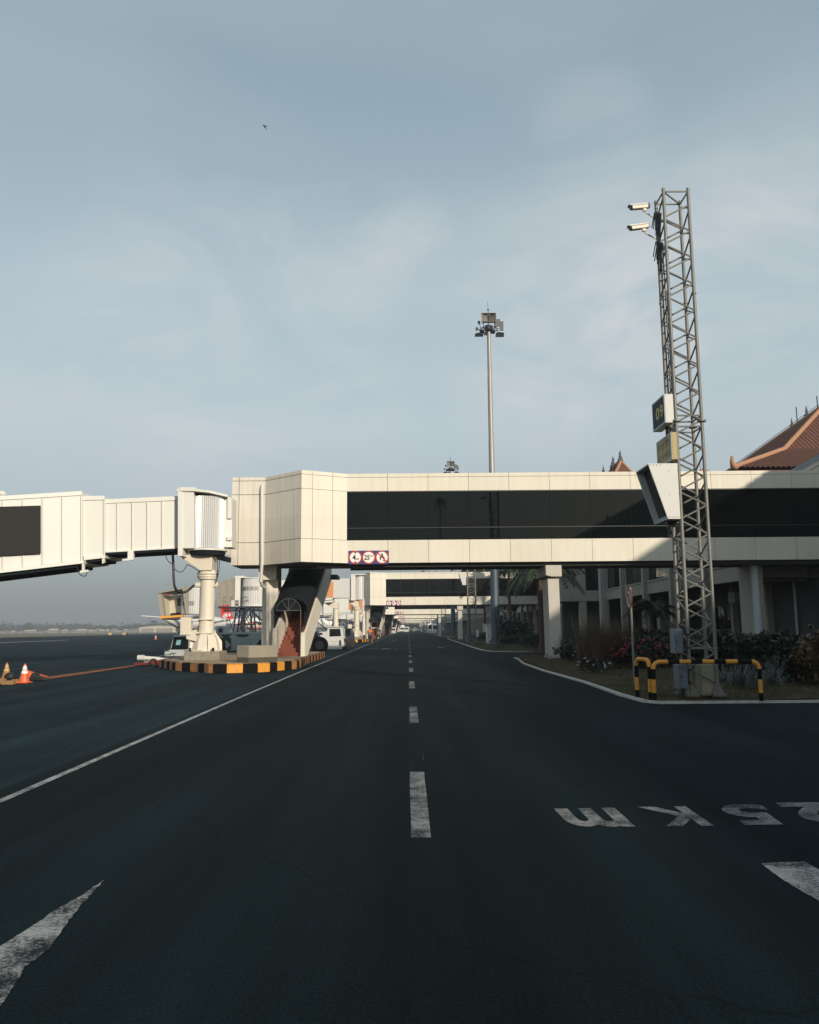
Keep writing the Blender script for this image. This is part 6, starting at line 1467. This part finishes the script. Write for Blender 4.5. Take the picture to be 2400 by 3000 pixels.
root = thing('wheel_chock', 'worn wooden wheel chock lying in front of the cones', 'wheel chock', (a_.x, a_.y, 0), 'wooden wheel chocks')
m = MB(); m.prism([(a_.x-.17, a_.y-.09, .002), (a_.x+.17, a_.y-.09, .002), (a_.x+.17, a_.y-.09, .10), (a_.x+.10, a_.y-.09, .12), (a_.x-.13, a_.y-.09, .11), (a_.x-.17, a_.y-.09, .08)], (0, .18, 0)); m.build('block', 'wood', root, bevel=.008)
a2 = G(50, 2000, 0); root = thing('wheel_chock', 'second wooden chock, between the first chock and the orange cone', 'wheel chock', (a2.x, a2.y, 0), 'wooden wheel chocks')
m = MB(); m.prism([(a2.x-.14, a2.y-.06, .002), (a2.x+.12, a2.y-.02, .002), (a2.x+.12, a2.y-.02, .09), (a2.x-.14, a2.y-.06, .10)], (.05, .2, 0)); m.build('block', 'wood', root, bevel=.008)
a2 = G(4, 2004, 0); root = thing('wheel_chock', 'wooden chock cut by the left edge of the frame', 'wheel chock', (a2.x, a2.y, 0), 'wooden wheel chocks')
m = MB(); m.prism([(a2.x-.2, a2.y, .002), (a2.x+.06, a2.y, .002), (a2.x+.06, a2.y, .15), (a2.x-.2, a2.y, .10)], (.02, .15, 0)); m.build('block', 'wood', root, bevel=.008)
a_ = G(28, 1996, 0); m = MB(); m.sphere((a_.x, a_.y, .135), .16, 14, 0, (1.05, .8, .85)); o = m.build('rubber_bundle', 'black', smooth=60); tag(o, 'black round rubber bundle between the two cones', 'bundle'); rebase(o, (a_.x, a_.y, 0))
a_, b_ = G(84, 1990, 0), G(134, 1987, 0)
m = MB(); pk = P(80, 1961, (a_.y+b_.y)/2)
m.add([(a_.x-.05, a_.y-.2, .01), (b_.x, b_.y, .02), (b_.x-.1, b_.y+.5, .02), (a_.x-.1, a_.y+.5, .02), (pk.x, a_.y+.15, pk.z), (pk.x+.30, a_.y+.12, pk.z-.16)], [(0, 1, 5, 4), (1, 2, 5), (2, 3, 4, 5), (3, 0, 4)])
o = m.build('orange_flag', 'orange_cloth'); tag(o, 'orange cloth draped on the ground right of the orange cone', 'cloth'); rebase(o, (a_.x, a_.y, .0))
m = MB(); a_, b_ = G(82, 1995, 0), G(124, 1996.5, 0); m.prism([(a_.x, a_.y, .002), (b_.x, a_.y, .002), (b_.x-.06, a_.y, .05), (a_.x+.2, a_.y, .15), (a_.x+.12, a_.y, .26), (a_.x+.03, a_.y, .1)], (.05, .3, 0)); o = m.build('rubber_mat', 'black', bevel=.02); tag(o, 'black folded rubber mat beside the orange cloth', 'mat'); rebase(o, (a_.x, a_.y, 0))

# ------------------------------------------------------------------ people with the bicycle cart
def skin_body(name, joints, edges, parent, mt, sub=2):
    """one continuous body grown from joints {key: (x, y, z, r)}; root first"""
    keys = list(joints); o_ = Vector(WL[parent])
    me = bpy.data.meshes.new(name); me.from_pydata([tuple(Vector(joints[k][:3]) - o_) for k in keys], [(keys.index(a), keys.index(b)) for a, b in edges], []); me.materials.append(M[mt])
    ob = bpy.data.objects.new(name, me); COL.objects.link(ob); ob.parent = parent; WL[ob] = WL[parent]
    sk = ob.modifiers.new('skin', 'SKIN'); ly = me.skin_vertices[0].data
    for i, k in enumerate(keys): ly[i].radius = (joints[k][3],)*2; ly[i].use_root = (i == 0)
    ss = ob.modifiers.new('sub', 'SUBSURF'); ss.levels = sub; ss.render_levels = sub
    return ob
def rider(label, x, y, seated, top, hx=1.0):
    root = thing('person', label, 'person', (x, y, 0))
    hip = .92 if not seated else .88
    J = {'pelvis': (x, y, hip, .13), 'waist': (x, y+.03, hip+.2, .125), 'chest': (x, y+.12, hip+.42, .15), 'neck': (x, y+.2, hip+.57, .06), 'head0': (x, y+.23, hip+.64, .07), 'head1': (x, y+.25, hip+.74, .095), 'crown': (x, y+.25, hip+.84, .06)}
    E_ = [('pelvis', 'waist'), ('waist', 'chest'), ('chest', 'neck'), ('neck', 'head0'), ('head0', 'head1'), ('head1', 'crown')]
    for s, t in ((-1, 'l'), (1, 'r')):
        kz, fz = (.55, .28) if t == 'l' else (.62, .38)
        J.update({'th'+t: (x+s*.09, y+.03, hip-.06, .095), 'kn'+t: (x+s*.13, y+.32 if seated else y+.06, kz if seated else .48, .062), 'an'+t: (x+s*.11, y+.18 if seated else y, fz if seated else .08, .042), 'to'+t: (x+s*.12, y+.34 if seated else y+.14, (fz if seated else .08)-.03, .035),
                  'sh'+t: (x+s*.18, y+.14, hip+.48, .065), 'el'+t: (x+s*.25, y+.30, hip+.28, .045), 'wr'+t: (x+s*.22, y+.52, hip+.16, .032), 'ha'+t: (x+s*.21, y+.60, hip+.15, .038)})
        E_ += [('pelvis', 'th'+t), ('th'+t, 'kn'+t), ('kn'+t, 'an'+t), ('an'+t, 'to'+t), ('chest', 'sh'+t), ('sh'+t, 'el'+t), ('el'+t, 'wr'+t), ('wr'+t, 'ha'+t)]
        for f in range(4):
            J['f%d%s' % (f, t)] = (x+s*(.20+.016*(f-1.5)), y+.665, hip+.125-.006*abs(f-1.3), .009); E_.append(('ha'+t, 'f%d%s' % (f, t)))
        J['tb'+t] = (x+s*.165, y+.63, hip+.15, .010); E_.append(('ha'+t, 'tb'+t))
    skin_body('body', J, E_, root, 'skin')
    def cloth(nm, ks, ed, mt, grow):
        K_ = {k: (*J[k][:3], J[k][3]*grow) for k in ks}; skin_body(nm, K_, ed, root, mt)
    cloth('trousers', ['pelvis', 'thl', 'knl', 'anl', 'thr', 'knr', 'anr'], [('pelvis', 'thl'), ('thl', 'knl'), ('knl', 'anl'), ('pelvis', 'thr'), ('thr', 'knr'), ('knr', 'anr')], 'trouser', 1.2)
    cloth('shirt', ['waist', 'chest', 'shl', 'ell', 'shr', 'elr'], [('waist', 'chest'), ('chest', 'shl'), ('shl', 'ell'), ('chest', 'shr'), ('shr', 'elr')], top, 1.18)
    hd = J['head1']; m = MB(); m.sphere((hd[0], hd[1]-.015, hd[2]+.035), .112, 12, 0, (.95, 1, .95)); m.build('hair', 'hair', root, smooth=60)
    return root
bx_, by_ = G(1091, 1884, 0).x, 86.5
rd = rider('person in an orange vest seen from behind, riding the bicycle cart', bx_-.12, by_-.1, True, 'vest')
rd2 = rider('person in dark clothes beside the rider of the bicycle cart', bx_+.72, by_+.55, False, 'dark_shirt')
def bicycle(label, x, y, name='bicycle_cart', canopy=True):
    root = thing(name, label, 'bicycle', (x, y, 0))
    for dx, dy in ((0, -.55), (0, .6)):
        m = MB(); m.tube([(x+dx+.10*math.sin(i*math.pi/12)*0, y+dy+.33*math.cos(i*math.pi/12), .345+.33*math.sin(i*math.pi/12)) for i in range(25)], .024, 6); m.cyl((x+dx-.05, y+dy, .345), (x+dx+.05, y+dy, .345), .03, n=8)
        for i in range(8): m.cyl((x+dx, y+dy, .345), (x+dx, y+dy+.32*math.cos(i*.785), .345+.32*math.sin(i*.785)), .004, n=4)
        m.build('wheel', 'black', root)
    m = MB(); b = lambda p, q: m.cyl(p, q, .02, n=8)
    b((x, y-.55, .345), (x, y-.05, .35)); b((x, y-.05, .35), (x, y-.18, .82)); b((x, y-.18, .80), (x, y+.42, .85)); b((x, y-.05, .35), (x, y+.42, .80)); b((x, y+.40, .98), (x, y+.6, .345)); b((x, y-.55, .345), (x, y-.18, .75)); b((x-.28, y+.36, 1.02), (x+.28, y+.36, 1.02)); m.build('frame', 'dark_galv', root)
    m = MB(); m.sphere((x, y-.2, .86), .13, 10, 0, (.8, 1, .35)); m.build('saddle', 'black', root)
    return root
bicycle('bicycle ridden by the person in the orange vest', bx_-.12, by_+.05, 'bicycle')
bicycle('bicycle held by the person in dark clothes', bx_+1.05, by_+.75, 'bicycle')
ca = thing('awning', 'small flat white awning on thin posts beside the cyclists', 'awning', (bx_-.1, by_+1.6, 0))
a_, b_ = P(1087.5, 1841, by_+1.2), P(1105, 1839.5, by_+1.2)
m = MB(); m.box((a_.x, by_+1.2, a_.z), (b_.x, by_+2.6, a_.z+.09)); m.build('roof', 'bare_white', ca, bevel=.01)
m = MB()
for x in (a_.x+.05, b_.x-.05):
    for yy in (by_+1.25, by_+2.55): m.cyl((x, yy, 0), (x, yy, a_.z), .03, n=6)
m.build('post', 'galv', ca)

# ------------------------------------------------------------------ traffic far down the road
def boxcar(name, label, cat, x, y, W, H, L, mt, hood=0, group=None, glass_frac=(.52, .82), rear=True, roofm=None):
    """vehicle seen from behind/front: shaped body, screens, lamps, wheels"""
    root = thing(name, label, cat, (x, y+L/2, 0), group); m = MB(); z0 = .32; zs = H*glass_frac[0]
    sec = [(y+.0, z0, zs, .96), (y+.06, z0-.08, zs, 1.0)]
    m.prism([(x-W/2, y, z0), (x-W/2, y, zs), (x-W/2, y+.10*H*.6, H-.04), (x-W/2, y+.25, H), (x-W/2, y+L-hood-.5, H), (x-W/2, y+L-hood-.02, zs), (x-W/2, y+L, zs*.95 if hood else zs), (x-W/2, y+L, z0)], (W, 0, 0)); m.build('body', mt, root, bevel=.06)
    m = MB(); za, zb = H*glass_frac[0]+.06, H*glass_frac[1]; k = (H*.06)/(H-.04-zs)
    m.prism([(x-W*.42, y+k*(za-zs)-.012, za), (x+W*.42, y+k*(za-zs)-.012, za), (x+W*.38, y+k*(zb-zs)-.012, zb), (x-W*.38, y+k*(zb-zs)-.012, zb)], (0, .01, 0)); m.build('rear_window', 'glass_car', root)
    m = MB()
    for s in (-1, 1): m.prism([(x+s*(W/2+.004), y+.5, za), (x+s*(W/2+.004), y+L-hood-.6, za), (x+s*(W/2+.004), y+L-hood-.75, zb), (x+s*(W/2+.004), y+.45, zb)], (s*.006, 0, 0))
    m.build('side_window', 'glass_car', root)
    for s in (-1, 1): m = MB(); m.box((x+s*W*.42-.09, y-.015, z0+.32), (x+s*W*.42+.09, y+.01, z0+.62)); m.build('tail_light', 'sign_red', root)
    m = MB(); m.box((x-W*.46, y-.06, z0-.05), (x+W*.46, y+.05, z0+.2)); m.box((x-.25, y-.02, z0+.3), (x+.25, y-.001, z0+.45)); m.build('bumper', 'tug_grey', root)
    for s in (-1, 1):
        for yy in (y+.8, y+L-.85): m = MB(); m.wheel((x+s*(W/2-.12), yy, .34), .34, .22, 'x'); m.build('wheel', ['black', 'engine_grey'], root)
    return root
boxcar('van', 'white van driving away in the middle distance near the centre line', 'van', P(1191, 1845, 330).x, 330, 2.0, 2.25, 4.8, 'bare_white', .9)
boxcar('bus', 'dark bus with a white roof band on the left side of the far road', 'bus', P(1178, 1840, 410).x, 410, 2.5, 3.3, 9, 'plane_white', 0, None, (.3, .62))
boxcar('car', 'small dark car with a pale roof coming up the far road', 'car', P(1216, 1845, 390).x, 390, 1.8, 1.5, 4.2, 'tug_grey', 1.2)
boxcar('car', 'small white vehicle at the left kerb beside the far bus', 'car', P(1169, 1846, 360).x-.6, 360, 1.6, 1.7, 3.8, 'bare_white', .8)
boxcar('utility_cart', 'white utility cart parked by the third striped island', 'cart', P(1152, 1850, 235).x, 235, 1.5, 1.9, 3.2, 'bare_white', .6)
def bus_front(label, x, y, W, H, L):
    root = thing('minibus', label, 'bus', (x, y+L/2, 0), 'white buses parked on the right'); m = MB()
    m.prism([(x-W/2, y, .35), (x-W/2, y, 1.25), (x-W/2, y+.55, H-.25), (x-W/2, y+.9, H), (x-W/2, y+L, H), (x-W/2, y+L, .35)], (W, 0, 0)); m.build('body', 'plane_white', root, bevel=.08)
    m = MB(); n_ = Vector((0, -.92, .39))*.012; f = lambda t, e: Vector((x+e*W*(.45-.03*t), y+.55*t, 1.25+(H-1.5)*t)) + n_
    m.prism([f(.06, -1), f(.06, 1), f(.93, 1), f(.93, -1)], (0, .01, 0)); m.build('windscreen', 'glass_car', root)
    m = MB(); m.prism([(x-W/2-.012, y+.9, 1.5), (x-W/2-.012, y+L-.4, 1.5), (x-W/2-.012, y+L-.4, H-.4), (x-W/2-.012, y+1.1, H-.4)], (.01, 0, 0)); m.build('side_window', 'glass_car', root)
    for s in (-1, 1): m = MB(); m.box((x+s*W*.36-.16, y-.02, .6), (x+s*W*.36+.16, y+.01, .85)); m.build('headlight', 'lamp_glass', root)
    for s in (-1, 1):
        for yy in (y+1.2, y+L-1.3): m = MB(); m.wheel((x+s*(W/2-.14), yy, .45), .45, .26, 'x'); m.build('wheel', ['black', 'engine_grey'], root)
    return root
bus_front('white bus with a raked windscreen parked right of the far road, left one', P(1266, 1840, 232).x, 232, 2.4, 2.9, 8)
bus_front('white bus with a raked windscreen parked right of the far road, right one', P(1281, 1840, 205).x, 205, 2.3, 2.6, 7)

# ------------------------------------------------------------------ aircraft beyond the boarding bridges
def aircraft(label, x, y, yaw, text_=False, sp=1.0):
    root = thing('airliner', label, 'aircraft', (x, y, 0), 'parked white airliners'); c, s = math.cos(yaw), math.sin(yaw)
    T = lambda p: Vector((x + p[0]*c - p[1]*s, y + p[0]*s + p[1]*c, p[2]))
    m = MB(); st = [(-19, .12, 4.35), (-18.2, .42, 4.3), (-16, .85, 4.1), (-12, 1.5, 3.75), (-8, 1.85, 3.55), (-5, 1.9, 3.5), (12, 1.9, 3.5), (15, 1.75, 3.42), (17.3, 1.3, 3.25), (18.6, .75, 3.1), (19.2, .25, 3.0)]
    n = 20; vs = []
    for px_, r, pz in st:
        for i in range(n): a = 2*math.pi*i/n; vs.append(T((px_, r*math.cos(a), pz + r*math.sin(a))))
    m.add(vs, [(j*n+i, j*n+(i+1) % n, (j+1)*n+(i+1) % n, (j+1)*n+i) for j in range(len(st)-1) for i in range(n)] + [tuple(range(n)), tuple(range((len(st)-1)*n, len(st)*n))]); m.build('fuselage', 'plane_white', root, smooth=50)
    m = MB(); m.prism([T(p) for p in ((-18.4, -.12, 4.7), (-14.6, -.12, 5.0), (-17.0, -.12, 11.2), (-19.4, -.12, 11.2))], T((0, .24, 0)) - T((0, 0, 0))); fin = m.build('tail_fin', 'plane_red', root)
    m = MB(); d = T((0, -.02, 0)) - T((0, 0, 0))
    for i in range(7):
        a = R(50 + i*17); o_ = Vector((-16.6, -.13, 5.2)); e = Vector((math.cos(a), 0, math.sin(a))); t = Vector((-e.z, 0, e.x))
        m.add([T(o_ + e*.4) + d, T(o_ + e*1.4 + t*.17) + d, T(o_ + e*1.9) + d, T(o_ + e*1.4 - t*.17) + d], [(0, 1, 2, 3)])
    m.build('fan_emblem', 'plane_white', fin, clean=False)
    for e in (-1, 1):
        m = MB(); m.prism([T(p) for p in ((-17.2, e*.4, 4.7), (-14.8, e*.6, 4.7), (-17.4, e*6.4, 5.2), (-18.6, e*6.4, 5.2))], (0, 0, .14)); m.build('tailplane', 'plane_white', root)
        m = MB(); m.prism([T(p) for p in ((-3.2, e*1.6, 2.6), (3.6, e*1.6, 2.6), (-2.2, e*10*sp, 3.3), (-4.8, e*16.5*sp, 3.9), (-6.0, e*16.5*sp, 3.9), (-4.8, e*8*sp, 3.1))], (0, 0, .3)); wg = m.build('wing', 'engine_grey', root)
        m = MB(); m.prism([T(p) for p in ((-6.2, e*16.5*sp, 3.95), (-4.8, e*16.5*sp, 3.95), (-6.2, e*16.9*sp, 5.6), (-6.9, e*16.9*sp, 5.6))], T((0, e*.1, 0)) - T((0, 0, 0))); m.build('winglet', 'plane_white', wg)
        m = MB(); vs = []
        for px_, r in ((-.6, .62), (.6, .95), (2.8, 1.0), (3.2, .92)):
            for i in range(14): a = 2*math.pi*i/14; vs.append(T((px_, e*5.2 + r*math.cos(a), 1.75 + r*math.sin(a))))
        m.add(vs, [(j*14+i, j*14+(i+1) % 14, (j+1)*14+(i+1) % 14, (j+1)*14+i) for j in range(3) for i in range(14)] + [tuple(range(14)), tuple(range(42, 56))]); m.build('engine', 'plane_white', root, smooth=50)
    m = MB()
    for p in ((14.5, 0), (-1.5, -2.6), (-1.5, 2.6)):
        q_ = T((p[0], p[1], .5)); m.cyl(q_, T((p[0], p[1], 2.2)), .12, n=8); m.sphere(q_, .52, 10, 0, (.9, .9, 1))
    m.build('landing_gear', 'black', root)
    m = MB()
    for i in range(40): px_ = -9 + i*.55; m.hexa([T((px_-.11, -1.895 if k < 4 else -1.865, 0)) + Vector((0, 0, z)) + (T((dx, 0, 0))-T((0, 0, 0))) for k, (dx, z) in enumerate(((0, 3.75), (.22, 3.75), (.22, 3.75), (0, 3.75), (0, 4.05), (.22, 4.05), (.22, 4.05), (0, 4.05)))])
    m.build('cabin_windows', 'glass_car', root)
    if text_:
        m = MB(); vs, fs = glyphs('Lion air', .03)
        m.add([T((-13.0 + 9.5*a + .3*b, 0, 0)) + (T((0, -(1.46 + .52*min(1, a/.5)), 0))-T((0, 0, 0))) + Vector((0, 0, 3.05 + 1.05*b)) for a, b in vs], fs); m.build('lettering', 'plane_red', root, clean=False)
        m = MB(); vs, fs = glyphs('www', .03); m.add([T((-9 + 4.5*a, -1.62, 1.75 + .6*b)) for a, b in vs], fs); m.build('small_lettering', 'plane_red', root, clean=False)
    return root
q_ = P(674, 1800, 262); aircraft('white airliner with red lettering and a red tail, parked behind the boarding bridges', q_.x + 15.8, 262, 0, True)
q_ = P(481, 1835, 205); aircraft('white airliner seen from its tail, left of the near support column', q_.x + 19*math.cos(R(80)), 205 + 19*math.sin(R(80)), R(80), False, .62)

# ------------------------------------------------------------------ far side of the airfield
m = MB()
for i in range(260):
    x = -1250 + 1150*rnd.random(); y_ = 1150 + 300*rnd.random(); gate = .5 + .5*math.sin(x*.013 + 1.0)*math.sin(x*.031); hh = 7 + 15*gate*rnd.random()
    leafcloud(m, (x, y_, hh*.55), (10+14*rnd.random(), 8, hh*.5), 120, 3.2, shell=.3)
o = m.build('treeline', 'far_tree', clean=False); o['kind'] = 'stuff'; o['label'] = 'hazy line of trees on the far side of the airfield'; o['category'] = 'trees'
for i in range(26):
    u = 6 + 18*i + rnd.uniform(-6, 6); Yb = 900 + rnd.uniform(-60, 120); c_ = P(u, 1850, Yb); wv = rnd.uniform(4, 12); hh = rnd.uniform(2.0, 4.6)
    root = thing('far_house', 'tiny pale house under the hazy treeline far across the airfield', 'house', (c_.x, Yb, 0), 'tiny far houses under the treeline')
    MB().box((c_.x-wv/2, Yb, 0), (c_.x+wv/2, Yb+8, hh*.62)).build('wall', 'far_wall', root)
    MB().prism([(c_.x-wv/2-.6, Yb-.6, hh*.62), (c_.x+wv/2+.6, Yb-.6, hh*.62), (c_.x+wv/2-1, Yb+4, hh), (c_.x-wv/2+1, Yb+4, hh)], (0, 0, .2)).build('roof', 'far_cream' if i % 3 else 'far_wall', root)
a_, b_ = P(410, 1834, 780), P(478, 1849, 780); root = thing('hangar', 'large pale hangar fading into the haze across the airfield', 'hangar', ((a_.x+b_.x)/2, 790, 0))
m = MB(); xm, wv, hh = (a_.x+b_.x)/2, (b_.x-a_.x), a_.z; m.prism([(xm-wv/2, 780, 0), (xm+wv*1.1, 780, 0), (xm+wv*1.1, 780, hh*.8), (xm+wv*.3, 780, hh*1.02), (xm-wv/2, 780, hh*.82)], (0, 40, 0)); m.build('wall', 'far_cream', root)
m = MB(); m.box((xm-wv*.42, 779.5, 0), (xm+wv*.1, 779.9, hh*.62)); m.box((xm+wv*.2, 779.5, 0), (xm+wv*.9, 779.9, hh*.6)); m.build('door', 'far_wall', root)
for u, v, wv, lab, mt in ((322, 1855.5, 9, 'left one of two small yellowish taxiway signs across the apron', 'cone_yellow'), (364, 1857.5, 11, 'right one of two small yellowish taxiway signs across the apron', 'sign_yellow')):
    Yb = 300; c_ = P(u, v, Yb); w_ = wv/2400*Yb; root = thing('taxiway_sign', lab, 'sign', (c_.x, Yb, 0), 'taxiway signs')
    MB().box((c_.x-w_/2, Yb, .15), (c_.x+w_/2, Yb+.4, .95)).build('panel', mt, root)
    m = MB(); m.cyl((c_.x-w_/3, Yb+.2, 0), (c_.x-w_/3, Yb+.2, .15), .06, n=6); m.cyl((c_.x+w_/3, Yb+.2, 0), (c_.x+w_/3, Yb+.2, .15), .06, n=6)
    if mt == 'sign_yellow': m.box((c_.x+w_/2+.01, Yb, .15), (c_.x+w_/2+.6, Yb+.4, .8))
    m.build('stand', 'black', root)
# dark mass of trees closing the road far away
m = MB()
for i in range(30): leafcloud(m, (-45 + 3.4*i, 600 + rnd.uniform(0, 30), 3.2), (4, 4, 3.4*rnd.uniform(.7, 1.2)), 130, 1.2, shell=.3)
o = m.build('distant_wood', 'leaf_dark', clean=False); o['kind'] = 'stuff'; o['label'] = 'hazy dark trees closing the far end of the road'; o['category'] = 'trees'
# bird
c_ = P(776, 371, 95); br_ = thing('bird', 'small dark bird flying high at upper left of the sky', 'bird', tuple(c_))
m = MB(); e = Vector((.5, .2, -.75)).normalized(); vs = []
m.tube([c_ - e*.26, c_ - e*.14, c_ + e*.05, c_ + e*.22], lambda t: .02 + .085*math.sin(math.pi*min(1, t*.95+.02)), 8); m.sphere(c_ - e*.25, .055, 8); m.build('body', 'hair', br_, smooth=60)
for s in (1, -1):
    sd_ = Vector((.75, .2, .35)) if s > 0 else Vector((-.70, .1, .62)); m = MB()
    m.prism([c_ - e*.13, c_ - e*.06 + sd_*.32, c_ + e*.06 + sd_*.55, c_ + e*.02 + sd_*.30, c_ + e*.08], (0, .015, 0)); m.build('wing', 'hair', br_)
m = MB(); m.prism([c_ + e*.18, c_ + e*.40 + Vector((.05, 0, .03)), c_ + e*.38 - Vector((.07, 0, .03))], (0, .012, 0)); m.build('tail', 'hair', br_)
